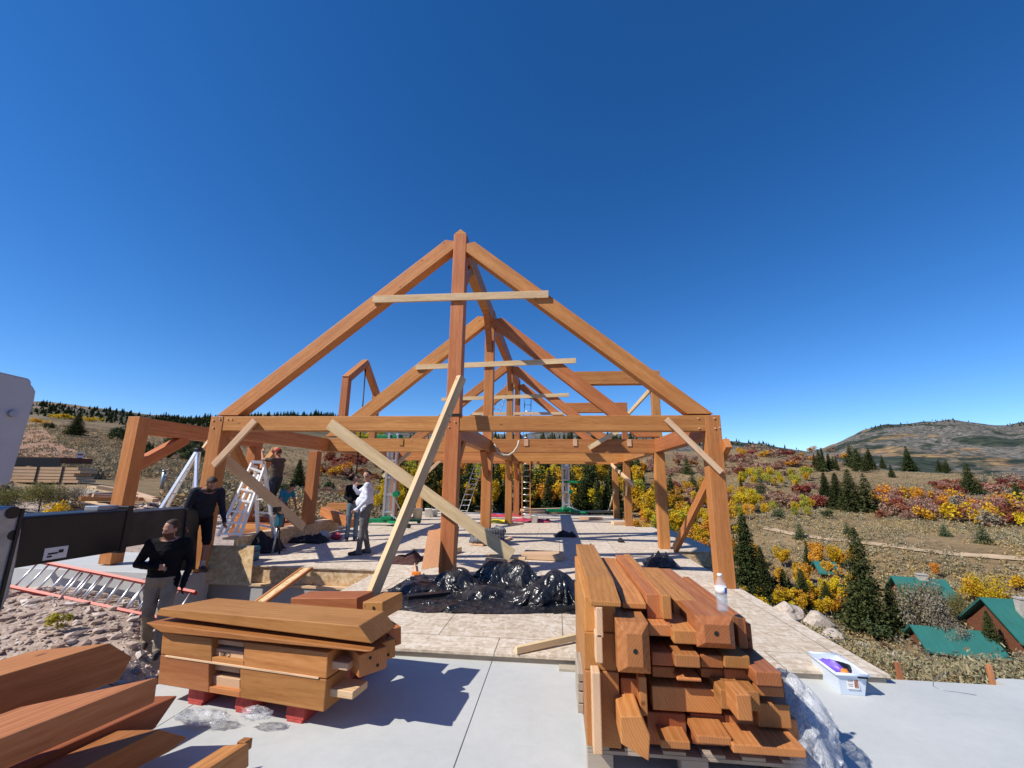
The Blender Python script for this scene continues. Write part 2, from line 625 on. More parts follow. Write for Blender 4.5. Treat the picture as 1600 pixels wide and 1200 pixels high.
def leaf_mat(name, c1, c2, hue=0.02, val=0.35, trans=0.3, nscale=1.3):
    t = NT(name)
    v = t.coord('Object', (1, 1, 1), True)
    nz = t.noise(v, nscale, 4, 0.6)
    geo = t.n('ShaderNodeNewGeometry')
    f = t.math('ADD', t.math('MULTIPLY', nz, 0.6), t.math('MULTIPLY', geo.outputs['Random Per Island'], 0.4))
    col = t.ramp(f, [(0.3, c1), (0.68, c2)])
    oi = t.n('ShaderNodeObjectInfo')
    hs = t.n('ShaderNodeHueSaturation')
    t.l(col, hs.inputs['Color'])
    t.l(t.math('ADD', t.math('MULTIPLY', oi.outputs['Random'], hue * 2), 0.5 - hue), hs.inputs['Hue'])
    wn = t.n('ShaderNodeTexWhiteNoise', noise_dimensions='1D')
    t.l(oi.outputs['Random'], wn.inputs['W'])
    t.l(t.math('ADD', t.math('MULTIPLY', wn.outputs['Value'], val), 1 - val / 2), hs.inputs['Value'])
    d = t.n('ShaderNodeBsdfDiffuse')
    tl = t.n('ShaderNodeBsdfTranslucent')
    t.l(hs.outputs[0], d.inputs['Color'])
    t.l(hs.outputs[0], tl.inputs['Color'])
    mx = t.n('ShaderNodeMixShader')
    mx.inputs[0].default_value = trans
    t.l(d.outputs[0], mx.inputs[1])
    t.l(tl.outputs[0], mx.inputs[2])
    t.l(mx.outputs[0], t.out.inputs['Surface'])
    return t.mat


M['lf_conifer'] = leaf_mat('conifer_needles', (0.024, 0.036, 0.014), (0.085, 0.10, 0.036), 0.015, 0.4, 0.1)
M['lf_juniper'] = leaf_mat('juniper_foliage', (0.04, 0.06, 0.028), (0.12, 0.15, 0.07), 0.015, 0.4, 0.1)
M['lf_yellow'] = leaf_mat('yellow_leaves', (0.42, 0.27, 0.015), (0.80, 0.56, 0.04), 0.018, 0.3)
M['lf_gold'] = leaf_mat('orange_leaves', (0.46, 0.20, 0.025), (0.78, 0.42, 0.05), 0.015, 0.3)
M['lf_lime'] = leaf_mat('yellow_green_leaves', (0.22, 0.24, 0.03), (0.60, 0.55, 0.08), 0.02, 0.35)
M['lf_red'] = leaf_mat('red_leaves', (0.204, 0.060, 0.038), (0.391, 0.153, 0.085), 0.02, 0.4)
M['lf_mauve'] = leaf_mat('mauve_twigs', (0.27, 0.155, 0.115), (0.50, 0.30, 0.22), 0.02, 0.3)
M['lf_grey'] = leaf_mat('grey_twigs', (0.20, 0.17, 0.12), (0.38, 0.34, 0.25), 0.02, 0.3)
M['lf_olive'] = leaf_mat('olive_leaves', (0.10, 0.115, 0.04), (0.26, 0.24, 0.09), 0.02, 0.3)
M['lf_sage'] = leaf_mat('sagebrush', (0.19, 0.165, 0.10), (0.42, 0.36, 0.235), 0.02, 0.3, 0.15, 0.15)
M['lf_dry'] = leaf_mat('dry_brush', (0.26, 0.165, 0.08), (0.47, 0.32, 0.16), 0.02, 0.3, 0.15, 0.15)
M['lf_maroon'] = leaf_mat('maroon_brush', (0.09, 0.03, 0.025), (0.2, 0.09, 0.06), 0.02, 0.3)
M['bark'] = plain('bark', (0.11, 0.085, 0.065), 0.9, var=0.3, bump=0.5)
M['bark_pale'] = plain('pale_bark', (0.50, 0.47, 0.40), 0.85, var=0.25)
M['rock'] = plain('pale_rock', (0.46, 0.39, 0.32), 0.9, var=0.3, scale=5, bump=0.5, dist=0.03)
def stone_mat():
    t = NT('rubble')
    g = t.n('ShaderNodeNewGeometry')
    nz = t.noise(t.coord('Object'), 14, 5, .65)
    col = t.ramp(t.math('ADD', t.math('MULTIPLY', g.outputs['Random Per Island'], .7), t.math('MULTIPLY', nz, .3)), [(.1, (.24, .18, .15)), (.35, (.42, .31, .25)), (.6, (.52, .43, .37)), (.9, (.64, .58, .53))])
    t.bsdf(col, .92, 0, .15, nz, .4, .01)
    return t.mat


M['stone'] = stone_mat()
M['roofgreen'] = plain('green_metal_roof', (0.028, 0.145, 0.125), 0.5, var=0.08, scale=0.7)
M['logs'] = plain('brown_log_wall', (0.16, 0.06, 0.03), 0.8, var=0.3)
M['chimney'] = plain('chimney_stone', (0.42, 0.38, 0.33), 0.9, var=0.25, scale=5)
M['skin'] = plain('skin', (0.46, 0.25, 0.18), 0.55, var=0.08, scale=12)
M['skin_tan'] = plain('skin_tan', (0.36, 0.18, 0.12), 0.55, var=0.08, scale=12)
M['hair'] = plain('brown_hair', (0.05, 0.03, 0.02), 0.7, var=0.3, scale=60, bump=0.4)
M['beard'] = plain('auburn_beard', (0.12, 0.05, 0.025), 0.8, var=0.3, scale=60)
M['blackhair'] = plain('dark_hair', (0.012, 0.01, 0.009), 0.7, var=0.3, scale=60, bump=0.4)


def cloth(name, c):
    return plain(name, c, 0.88, var=0.18, scale=9, bump=0.35, dist=0.02, spec=0.15)


M['c_black'] = cloth('black_cotton', (0.010, 0.010, 0.012))
M['c_navy'] = cloth('navy_fleece', (0.022, 0.024, 0.036))
M['c_khaki'] = cloth('khaki_cotton', (0.29, 0.24, 0.18))
M['c_greytee'] = cloth('grey_brown_tee', (0.085, 0.068, 0.06))
M['c_jeans'] = cloth('blue_denim', (0.11, 0.16, 0.21))
M['c_darkjeans'] = cloth('dark_denim', (0.035, 0.045, 0.06))
M['c_white'] = cloth('pale_blue_shirt', (0.62, 0.66, 0.76))
M['c_grey'] = cloth('grey_trousers', (0.15, 0.145, 0.14))
M['c_blue'] = cloth('blue_tee', (0.02, 0.19, 0.34))
M['c_redcap'] = cloth('red_cap', (0.33, 0.03, 0.03))
M['shoe'] = plain('shoe_leather', (0.055, 0.042, 0.036), 0.7, var=0.3)
M['glove'] = plain('dark_glove', (0.014, 0.02, 0.045), 0.8)
M['sock'] = plain('grey_sock', (0.45, 0.43, 0.44), 0.9)
# ------------------------------------------------------------------ sky, sun
SUN_DIR = Vector((-0.9, -0.55, 1.0)).normalized()       # towards the sun
SUN_EL = math.asin(SUN_DIR.z)
SUN_ROT = math.atan2(SUN_DIR.x, SUN_DIR.y)
w = bpy.data.worlds.new('World')
scene.world = w
w.use_nodes = True
nt = w.node_tree
nt.nodes.clear()
sky = nt.nodes.new('ShaderNodeTexSky')
sky.sky_type = 'NISHITA'
sky.sun_disc = False
sky.sun_elevation = SUN_EL
sky.sun_rotation = SUN_ROT
sky.altitude = 2300
sky.air_density = 1.0
sky.dust_density = 0.25
sky.ozone_density = 3.5
bg = nt.nodes.new('ShaderNodeBackground')
bg.inputs['Strength'].default_value = 0.14
ow = nt.nodes.new('ShaderNodeOutputWorld')
hsv = nt.nodes.new('ShaderNodeHueSaturation')
hsv.inputs['Saturation'].default_value = 1.29
hsv.inputs['Hue'].default_value = 0.506
nt.links.new(sky.outputs[0], hsv.inputs['Color'])
nt.links.new(hsv.outputs[0], bg.inputs[0])
nt.links.new(bg.outputs[0], ow.inputs[0])

sl = bpy.data.lights.new('sun', 'SUN')
sl.energy = 5.0
sl.angle = rad(0.53)
sl.color = (1.0, 0.93, 0.83)
so = bpy.data.objects.new('sun', sl)
COL.objects.link(so)
so.rotation_euler = (-SUN_DIR).to_track_quat('-Z', 'Y').to_euler()

scene.view_settings.view_transform = 'Standard'
scene.view_settings.look = 'None'
scene.view_settings.exposure = 0.22
scene.view_settings.gamma = 1.0
scene.cycles.max_bounces = 6
scene.cycles.transparent_max_bounces = 12
scene.cycles.use_denoising = True

# ------------------------------------------------------------------ terrain
# profile columns: azimuth of a picture column -> (distance, ('z', height) or picture row that the ground meets there)
COLS = {
    -500: [(3, -.8), (20, -.8), (40, 1.0), (80, 6.0), (160, 16.0), (320, 44.0), (600, 80.0), (1500, 60.0), (4000, 40.0)],
    -60: [(3, -.85), (6.5, -.8), (8.5, -.5), (10, -.36), (14, -.4), (25, 766.), (45, 735.), (80, 708.), (130, 680.), (250, 655.), (470, 626.), (800, 640.), (4000, 700.)],
    60: [(3, -.85), (6.5, -.8), (8.5, -.5), (10, -.34), (14, -.38), (25, 770.), (45, 752.), (70, 712.), (100, 690.), (140, 668.), (250, 655.), (450, 630.), (800, 648.), (4000, 700.)],
    140: [(3, -.85), (6.5, -.8), (8.5, -.45), (10, -.3), (14, -.36), (25, 775.), (45, 745.), (80, 702.), (130, 680.), (220, 664.), (450, 639.), (800, 655.), (4000, 700.)],
    250: [(3, -.85), (6.5, -.8), (8.5, -.5), (10, -.32), (14, -.45), (25, 786.), (45, 752.), (85, 712.), (140, 688.), (300, 668.), (560, 652.), (900, 662.), (4000, 700.)],
    400: [(3, -.8), (14, -.9), (22, 800.), (36, 772.), (60, 750.), (110, 716.), (190, 692.), (400, 664.), (800, 648.), (1300, 660.), (4000, 700.)],
    500: [(3, -.9), (16, -1.1), (26, 797.), (45, 775.), (75, 752.), (130, 715.), (220, 690.), (420, 664.), (800, 647.), (1300, 662.), (4000, 700.)],
    600: [(3, -.9), (18, -1.2), (30, 800.), (55, 782.), (95, 755.), (150, 728.), (240, 698.), (420, 680.), (900, 664.), (4000, 700.)],
    740: [(3, -.9), (20, -1.2), (28, -4.), (50, -9.), (90, -8.), (150, 750.), (240, 714.), (400, 692.), (900, 677.), (4000, 700.)],
    880: [(3, -.9), (20, -1.3), (28, -5.), (50, -12.), (90, -11.), (150, 760.), (240, 716.), (400, 697.), (900, 690.), (2200, 673.), (4000, 700.)],
    1000: [(3, -.9), (14, -1.4), (22, -6.), (50, -14.), (90, -13.), (150, 770.), (240, 722.), (400, 699.), (900, 692.), (2600, 680.), (4500, 712.)],
    1110: [(3, -.9), (8, -1.3), (13, -3.), (22, -8.), (50, -15.), (85, -14.), (140, 790.), (220, 735.), (320, 704.), (600, 720.), (2800, 684.), (4500, 715.)],
    1200: [(3, -.5), (7, -.9), (11, -2.4), (20, -7.), (45, -15.), (75, -16.), (120, 818.), (190, 752.), (310, 704.), (600, 716.), (2800, 694.), (4500, 722.)],
    1270: [(3, -.4), (6, -.6), (10, -1.6), (16, -4.6), (45, -15.5), (75, -16.5), (115, 832.), (180, 772.), (300, 714.), (420, 728.), (1200, 722.), (2800, 706.), (4500, 730.)],
    1400: [(3, -.2), (5, -.3), (8, -1.2), (12, -2.3), (20, -6.5), (45, -15.), (70, -17.), (110, 842.), (170, 785.), (260, 733.), (420, 744.), (800, 722.), (1400, 700.), (2500, 661.), (4500, 700.)],
    1500: [(3, -.2), (5, -.25), (8, -1.0), (12, -2.1), (20, -6.5), (45, -15.), (70, -17.5), (110, 850.), (170, 795.), (260, 744.), (420, 750.), (800, 728.), (1400, 700.), (2600, 650.), (4500, 700.)],
    1600: [(3, -.2), (5, -.2), (8, -.8), (12, -1.9), (20, -6.5), (45, -15.), (70, -18.), (110, 858.), (170, 805.), (260, 752.), (420, 752.), (800, 730.), (1400, 702.), (2700, 660.), (4500, 705.)],
    2100: [(3, -.2), (5, -.2), (8, -.8), (14, -2.2), (25, -8.), (45, -15.), (70, -16.), (130, -9.), (260, 5.), (420, 10.), (800, 45.), (1400, 120.), (2700, 330.), (4500, 250.)],
}
ND = 170
DG = np.exp(np.linspace(math.log(1.5), math.log(6000), ND))
_phi, _prof = [], []
for px in sorted(COLS):
    d = ray(px, 739 + .0125 * px)
    phi = math.atan2(d.x, d.y)
    ds, zs = [], []
    for D, val in COLS[px]:
        if abs(val) < 400 and not val > 400:
            z = val
        else:
            z = PD(px, val, D).z
        ds.append(math.log(D)); zs.append(z)
    # work with the view slope so that straight runs stay straight
    _phi.append(phi)
    sl_ = [(z - CAM_Z) / math.exp(l) for l, z in zip(ds, zs)]
    zi = np.interp(np.log(DG), ds, sl_) * DG + CAM_Z
    k = np.array([0.25, 0.5, 0.25])
    for _ in range(2):
        zi[1:-1] = (np.convolve(zi, k, 'same'))[1:-1]
    _prof.append(zi)
_phi = np.array(_phi)
_prof = np.array(_prof)


def base_z(phi, D):
    phi = max(_phi[0], min(_phi[-1], phi))
    i = int(np.searchsorted(_phi, phi)) - 1
    i = max(0, min(len(_phi) - 2, i))
    t = (phi - _phi[i]) / (_phi[i + 1] - _phi[i])
    t = t * t * (3 - 2 * t) * 0.5 + t * 0.5
    u = (math.log(max(D, 1.51)) - math.log(1.5)) / (math.log(6000) - math.log(1.5)) * (ND - 1)
    j = max(0, min(ND - 2, int(u)))
    s = u - j
    a = _prof[i][j] * (1 - s) + _prof[i][j + 1] * s
    b = _prof[i + 1][j] * (1 - s) + _prof[i + 1][j + 1] * s
    return a * (1 - t) + b * t


def terrain_z(x, y):
    D = math.hypot(x, y)
    phi = math.atan2(x, y)
    z = base_z(phi, D)
    if D > 25:
        k = min(1.0, (D - 25) / 60)
        z += k * (mnoise.noise((x / 38, y / 38, 3.3)) * 0.012 * min(D, 800) * 0.6 + mnoise.noise((x / 9, y / 9, 7.3)) * 0.35)
        if D > 250:
            z += min(1, (D - 250) / 300) * (mnoise.noise((x / 160, y / 160, 1.3)) * 0.010 * min(D, 1600) + mnoise.noise((x / 60, y / 60, 5.3)) * 2.2)
    elif D > 8:
        z += mnoise.noise((x / 2.3, y / 2.3, 9.1)) * 0.10
    return z


def hit(px, py, d0=6, d1=3500):
    r = ray(px, py)
    h = math.hypot(r.x, r.y)
    D = d0
    prev = D
    while D < d1:
        p = CAM + r * (D / h)
        if p.z < terrain_z(p.x, p.y):
            lo, hi = prev, D
            for _ in range(8):
                m = (lo + hi) / 2
                p = CAM + r * (m / h)
                if p.z < terrain_z(p.x, p.y): hi = m
                else: lo = m
            p = CAM + r * (hi / h)
            return Vector((p.x, p.y, terrain_z(p.x, p.y)))
        prev = D
        D *= 1.012
    return None


PH = np.concatenate([np.linspace(-math.pi, -1.25, 40)[:-1], np.linspace(-1.25, 1.25, 420), np.linspace(1.25, math.pi, 40)[1:]])
tv, tf, dirt = [], [], []
for phi in PH:
    for D in DG:
        x, y = D * math.sin(phi), D * math.cos(phi)
        tv.append((x, y, terrain_z(x, y)))
nP = len(PH)
for i in range(nP - 1):
    for j in range(ND - 1):
        a = i * ND + j
        tf.append((a, a + 1, a + ND + 1, a + ND))
tf.append(tuple(i * ND for i in range(nP - 1)))
me = bpy.data.meshes.new('hillside')
me.from_pydata(tv, [], tf)
me.polygons.foreach_set('use_smooth', [True] * len(tf))


def terrain_mat():
    t = NT('hillside_ground')
    v = t.coord('Object')
    geo = t.n('ShaderNodeNewGeometry')
    ln = t.n('ShaderNodeVectorMath', operation='LENGTH')
    t.l(v, ln.inputs[0])
    dist = ln.outputs['Value']
    n_big = t.noise(v, 0.022, 5, 0.6)
    n_mid = t.noise(v, 0.16, 6, 0.65)
    n_fine = t.noise(v, 1.1, 6, 0.7)
    f = t.math('ADD', t.math('MULTIPLY', n_big, 0.35), t.math('ADD', t.math('MULTIPLY', n_mid, 0.3), t.math('MULTIPLY', n_fine, 0.35)))
    sage = t.ramp(f, [(0.36, (0.085, 0.062, 0.036)), (0.46, (0.185, 0.13, 0.072)), (0.55, (0.26, 0.185, 0.10)), (0.66, (0.35, 0.255, 0.145))])
    # pinkish graded dirt near the building site
    df = t.math('ADD', t.math('MULTIPLY', t.noise(v, 0.5, 5, 0.6), 0.5), t.math('MULTIPLY', t.noise(v, 6, 6, 0.7), 0.5))
    dirt = t.ramp(df, [(0.36, (0.27, 0.2, 0.155)), (0.52, (0.46, 0.365, 0.30)), (0.68, (0.58, 0.49, 0.42))])
    edge = t.math('ADD', dist, t.math('MULTIPLY', t.math('SUBTRACT', t.noise(v, 0.22, 4, 0.6), 0.5), 22.0))
    sx = t.n('ShaderNodeSeparateXYZ')
    t.l(v, sx.inputs[0])
    right = t.math('MULTIPLY', t.math('GREATER_THAN', sx.outputs[0], 2.6), 1.0)
    lim = t.math('SUBTRACT', 27.0, t.math('MULTIPLY', right, 19.5))
    dm = t.math('MULTIPLY', t.math('SUBTRACT', lim, edge), 0.25, True)
    col = t.mixc(dm, sage, dirt)
    # far slopes: scrub, autumn patches and conifer patches with a speckle of crowns
    mr = t.n('ShaderNodeMapping')
    mr.vector_type = 'TEXTURE'
    mr.inputs['Rotation'].default_value = (0, 0, rad(-36))
    mr.inputs['Scale'].default_value = (1.0, 4.5, 0.5)
    t.l(v, mr.inputs['Vector'])
    pat = t.noise(mr.outputs[0], 0.0058, 6, 0.62, 0.6)
    pat2 = t.noise(mr.outputs[0], 0.0085, 5, 0.6, 0.4)
    vo = t.n('ShaderNodeTexVoronoi')
    vo.inputs['Scale'].default_value = 0.075
    t.l(v, vo.inputs['Vector'])
    sp = t.n('ShaderNodeSeparateColor')
    t.l(vo.outputs['Color'], sp.inputs[0])
    speck = sp.outputs[0]
    vo2 = t.n('ShaderNodeTexVoronoi')
    vo2.inputs['Scale'].default_value = 0.15
    t.l(v, vo2.inputs['Vector'])
    sp2 = t.n('ShaderNodeSeparateColor')
    t.l(vo2.outputs['Color'], sp2.inputs[0])
    scrub = t.ramp(t.math('ADD', t.math('MULTIPLY', sp2.outputs[0], 0.55), t.math('MULTIPLY', n_mid, 0.45)), [(0.25, (0.055, 0.058, 0.05)), (0.48, (0.105, 0.10, 0.082)), (0.70, (0.20, 0.18, 0.15)), (0.84, (0.36, 0.33, 0.28))])
    aut = t.ramp(t.math('ADD', t.math('MULTIPLY', speck, 0.5), t.math('MULTIPLY', n_mid, 0.5)), [(0.3, (0.15, 0.10, 0.06)), (0.5, (0.26, 0.155, 0.075)), (0.7, (0.36, 0.24, 0.10))])
    con = t.ramp(t.math('ADD', t.math('MULTIPLY', speck, 0.6), t.math('MULTIPLY', n_mid, 0.4)), [(0.3, (0.02, 0.03, 0.022)), (0.75, (0.06, 0.07, 0.045))])
    far = t.mixc(t.math('MULTIPLY', t.math('SUBTRACT', pat, 0.565), 14.0, True), scrub, aut)
    far = t.mixc(t.math('MULTIPLY', t.math('SUBTRACT', pat2, 0.50), 16.0, True), far, con)
    lefts = t.math('MULTIPLY', t.math('LESS_THAN', t.math('ADD', sx.outputs[0], t.math('MULTIPLY', sx.outputs[1], 0.25)), 0.0), 170.0)
    fm = t.math('DIVIDE', t.math('SUBTRACT', dist, t.math('SUBTRACT', 310.0, lefts)), 240.0, True)
    col = t.mixc(fm, col, far)
    t.bsdf(col, 0.95, 0, 0.1, t.math('ADD', n_fine, n_mid), 0.6, 0.25)
    return t.mat


me.materials.append(terrain_mat())
me.update()
ter = bpy.data.objects.new('hillside', me)
COL.objects.link(ter)
tag(ter, kind='structure')


# ------------------------------------------------------------------ vegetation meshes
def quads_mesh(name, pts, sizes, mat, rng, up_bias=0.0, aspect=1.0, normals=None):
    """many small leaf faces (bent quads) in one mesh"""
    n = len(pts)
    u = rng.normal(size=(n, 3))
    u /= np.linalg.norm(u, axis=1)[:, None]
    w_ = rng.normal(size=(n, 3))
    w_[:, 2] += up_bias
    v = np.cross(u, w_)
    v /= np.linalg.norm(v, axis=1)[:, None] + 1e-9
    s = sizes[:, None]
    P = np.empty((n, 4, 3))
    P[:, 0] = pts - u * s * aspect - v * s
    P[:, 1] = pts + u * s * aspect - v * s * .7
    P[:, 2] = pts + u * s * aspect * .8 + v * s
    P[:, 3] = pts - u * s * aspect * .7 + v * s * .8
    return P


def mesh_from_quads(name, P, mat):
    n = len(P)
    me = bpy.data.meshes.new(name)
    me.vertices.add(n * 4)
    me.vertices.foreach_set('co', P.reshape(-1).astype(np.float32))
    me.loops.add(n * 4)
    me.loops.foreach_set('vertex_index', np.arange(n * 4, dtype=np.int32))
    me.polygons.add(n)
    me.polygons.foreach_set('loop_start', np.arange(0, n * 4, 4, dtype=np.int32))
    me.polygons.foreach_set('loop_total', np.full(n, 4, dtype=np.int32))
    me.materials.append(mat)
    me.update()
    me.validate()
    return me


def conifer_mesh(name, seed, mat, width=0.2, taper=0.85, n_wh=26, dens=1.0, droop=0.25, base=0.06, gap=0.12, fine=1.0):
    """unit-height spruce: whorls of drooping boughs hung with small sprays"""
    r = np.random.default_rng(seed)
    pts, sz = [], []
    for i in range(n_wh):
        t = base + (1 - base) * (i + r.uniform(-.3, .3)) / n_wh
        R = width * (1 - t) ** taper * r.uniform(0.82, 1.12) + 0.008
        nb = max(4, int((5 + 9 * (1 - t)) * dens))
        a0 = r.uniform(0, 6.28)
        for b in range(nb):
            if r.random() < gap: continue
            a = a0 + 6.283 * b / nb + r.normal() * 0.18
            L = R * r.uniform(0.7, 1.15)
            m = max(4, int((4 + 42 * L) * fine))
            for k in range(m):
                s = (k + r.uniform(0.2, 0.9)) / m
                rr = L * s
                z = t + 0.05 * s * (1 - t) - droop * L * s * s + r.normal() * 0.008
                lat = r.normal() * 0.028 * (1 - s * 0.6)
                pts.append((rr * math.cos(a) - lat * math.sin(a), rr * math.sin(a) + lat * math.cos(a), z))
                sz.append(0.0118 / fine ** .8 * r.uniform(0.6, 1.5) * (0.6 + 0.6 * (1 - t)))
    for k in range(14):
        pts.append((r.normal() * .004, r.normal() * .004, 0.94 + 0.06 * k / 14)); sz.append(0.008)
    pts, sz = np.array(pts), np.array(sz)
    return mesh_from_quads(name, quads_mesh(name, pts, sz, mat, r, 0.8, 1.5), mat)


def crown_mesh(name, seed, mat, n=1500, clumps=16, cz=0.66, rz=0.33, rx=0.24, leaf=0.019, hollow=0.5, bottom=0.25):
    """unit-height broadleaf crown made of leaf clumps with gaps between them"""
    r = np.random.default_rng(seed)
    C = []
    for i in range(clumps):
        d = r.normal(size=3); d /= np.linalg.norm(d)
        q = r.uniform(0.25, 1.0) ** 0.6
        C.append((d[0] * rx * q * .85, d[1] * rx * q * .85, cz + d[2] * rz * q * .85, r.uniform(0.3, 0.55)))
    pts = []
    for i in range(n):
        c = C[r.integers(len(C))]
        d = r.normal(size=3); d /= np.linalg.norm(d)
        q = r.uniform(hollow, 1.0)
        p = (c[0] + d[0] * rx * c[3] * q, c[1] + d[1] * rx * c[3] * q, c[2] + d[2] * rz * c[3] * .8 * q)
        if p[2] > bottom * .5: pts.append(p)
    pts = np.array(pts)
    sz = leaf * r.uniform(0.6, 1.5, len(pts))
    return mesh_from_quads(name, quads_mesh(name, pts, sz, mat, r, 0.3), mat)


def shrub_mesh(name, seed, mat, n=560, rx=0.62, leaf=0.034, clumps=9):
    """unit-height shrub, wider than tall, open at its edge"""
    r = np.random.default_rng(seed)
    C = [(r.uniform(-.65, .65) * rx, r.uniform(-.65, .65) * rx, r.uniform(.3, .72), r.uniform(.28, .5)) for _ in range(clumps)]
    pts = []
    for i in range(n):
        c = C[r.integers(len(C))]
        d = r.normal(size=3); d /= np.linalg.norm(d)
        q = r.uniform(.35, 1.05)
        z = c[2] + d[2] * c[3] * .75 * q
        if z < 0.0: z = abs(z) * .5
        pts.append((c[0] + d[0] * c[3] * rx * q, c[1] + d[1] * c[3] * rx * q, z))
    pts = np.array(pts)
    sz = leaf * r.uniform(.5, 1.4, n)
    return mesh_from_quads(name, quads_mesh(name, pts, sz, mat, r, .2, 1.4), mat)


def trunk_mesh(name, mat, r0=0.016, r1=0.003, top=0.97, limbs=5, seed=1, start=0.35):
    r = random.Random(seed)
    mb = MB()
    pts = [(r.uniform(-.006, .006) * (i > 0), r.uniform(-.006, .006) * (i > 0), -0.03 + (top + .03) * i / 6) for i in range(7)]
    mb.tube(pts, [r0 + (r1 - r0) * i / 6 for i in range(7)], 6)
    for i in range(limbs):
        z = r.uniform(start, .8)
        a = r.uniform(0, 6.28)
        L = r.uniform(.1, .2)
        p0 = V(0, 0, z)
        p1 = V(math.cos(a) * L * .55, math.sin(a) * L * .55, z + L * .45)
        p2 = V(math.cos(a) * L, math.sin(a) * L, z + L * 1.0)
        mb.tube([p0, p1, p2], [r0 * .4, r0 * .28, r0 * .12], 5)
    return mb.mesh(name, mat)


CONIF = [conifer_mesh('conifer_crown', s, M['lf_conifer'], wd, tp, nw, dn, dr, bs) for s, wd, tp, nw, dn, dr, bs in
         ((1, .17, .8, 30, 1.0, .25, .05), (2, .21, .85, 28, 1.0, .3, .05), (3, .14, .75, 30, 1.0, .2, .08), (4, .26, .8, 24, 1.1, .3, .03), (5, .30, .62, 22, 1.2, .15, .02))]
BIGCON = [conifer_mesh('conifer_crown', s, M['lf_conifer'], wd, tp, nw, dn, dr, bs, gp, 2.0) for s, wd, tp, nw, dn, dr, bs, gp in
          ((21, .21, .8, 44, 1.7, .25, .03, .12), (22, .25, .75, 40, 1.5, .3, .05, .25), (23, .19, .7, 44, 1.7, .2, .02, .15))]
JUNI = [crown_mesh('juniper_crown', s, M['lf_juniper'], 1200, 16, .47, .46, .36, .02, .4, .0) for s in (31, 32)]
JUNC = [conifer_mesh('juniper_crown', s, M['lf_juniper'], .36, .62, 20, 1.3, .1, .0, .08) for s in (33, 34)]
ASP = {k: [crown_mesh('aspen_crown', s, M[m], 1500, 17, .62, .36, .27, .0145) for s in ss] for k, m, ss in
       (('yellow', 'lf_yellow', (41, 42, 43)), ('gold', 'lf_gold', (44, 45)), ('lime', 'lf_lime', (46, 47)))}
SHR = {k: [shrub_mesh('shrub_leaves', s, M[m]) for s in ss] for k, m, ss in
       (('red', 'lf_red', (51, 52)), ('mauve', 'lf_mauve', (53, 54)), ('grey', 'lf_grey', (55, 56)), ('olive', 'lf_olive', (57, 58)),
        ('orange', 'lf_gold', (59, 60)), ('yellow', 'lf_yellow', (61, 62)), ('maroon', 'lf_maroon', (63,)), ('lime', 'lf_lime', (64,)))}
SHR['bigbush'] = [shrub_mesh('shrub_leaves', 71, M['lf_olive'], 4200, .6, .011, 16), shrub_mesh('shrub_leaves', 72, M['lf_grey'], 3600, .6, .011, 14)]
SHR['finegold'] = [shrub_mesh('shrub_leaves', 73, M['lf_yellow'], 3000, .6, .013, 16)]
TR_CON = trunk_mesh('trunk', M['bark'], .014, .002, .97, 0)
TR_ASP = [trunk_mesh('trunk', M['bark_pale'], .013, .003, .85, 7, s) for s in (1, 2)]
TR_SHR = trunk_mesh('stem', M['bark'], .02, .006, .5, 6, 3, .05)
TR_SHRP = trunk_mesh('stem', M['bark_pale'], .02, .006, .6, 6, 4, .05)


def plant(name, loc, h, crown, trunk, label, cat, group=None, wide=1.0, parts=True, cname='crown', tname='trunk'):
    o = bpy.data.objects.new(name, crown if not parts else None)
    COL.objects.link(o)
    o.location = loc
    o.rotation_euler = (0, 0, random.uniform(0, 6.28))
    o.scale = (h * wide, h * wide, h)
    tag(o, label, cat, group)
    if parts:
        c = bpy.data.objects.new(cname, crown)
        COL.objects.link(c); c.parent = o
        k = bpy.data.objects.new(tname, trunk)
        COL.objects.link(k); k.parent = o
    return o


def at_px(px, base, hpx):
    """ground point seen at a picture position, and the real height of something hpx tall there"""
    p = hit(px, base)
    if p is None: return None, 0
    return p, hpx * (p - CAM).dot(FW) / F_PX


def tree_px(kind, px, base, hpx, label, group=None, var=0, wide=1.0, parts=True):
    p, h = at_px(px, base, hpx)
    if p is None: return None
    r = random
    if kind == 'conifer': return plant('conifer_tree', p, h, CONIF[var % 5], TR_CON, label, 'conifer', group, wide, parts)
    if kind == 'bigcon': return plant('conifer_tree', p, h, BIGCON[var % 3], TR_CON, label, 'conifer', group, wide, parts)
    if kind == 'juniper': return plant('juniper_tree', p, h, JUNI[var % 2], TR_CON, label, 'juniper', group, wide, parts)
    if kind == 'junc': return plant('juniper_tree', p, h, JUNC[var % 2], TR_CON, label, 'juniper', group, wide, parts)
    if kind.startswith('asp_'):
        k = kind[4:]
        return plant('aspen_tree', p, h, ASP[k][var % len(ASP[k])], TR_ASP[var % 2], label, 'aspen', group, wide, parts)
    k = kind[4:]
    return plant('autumn_shrub', p, h, SHR[k][var % len(SHR[k])], TR_SHR, label, 'shrub', group, wide, parts, 'leaves', 'stem')


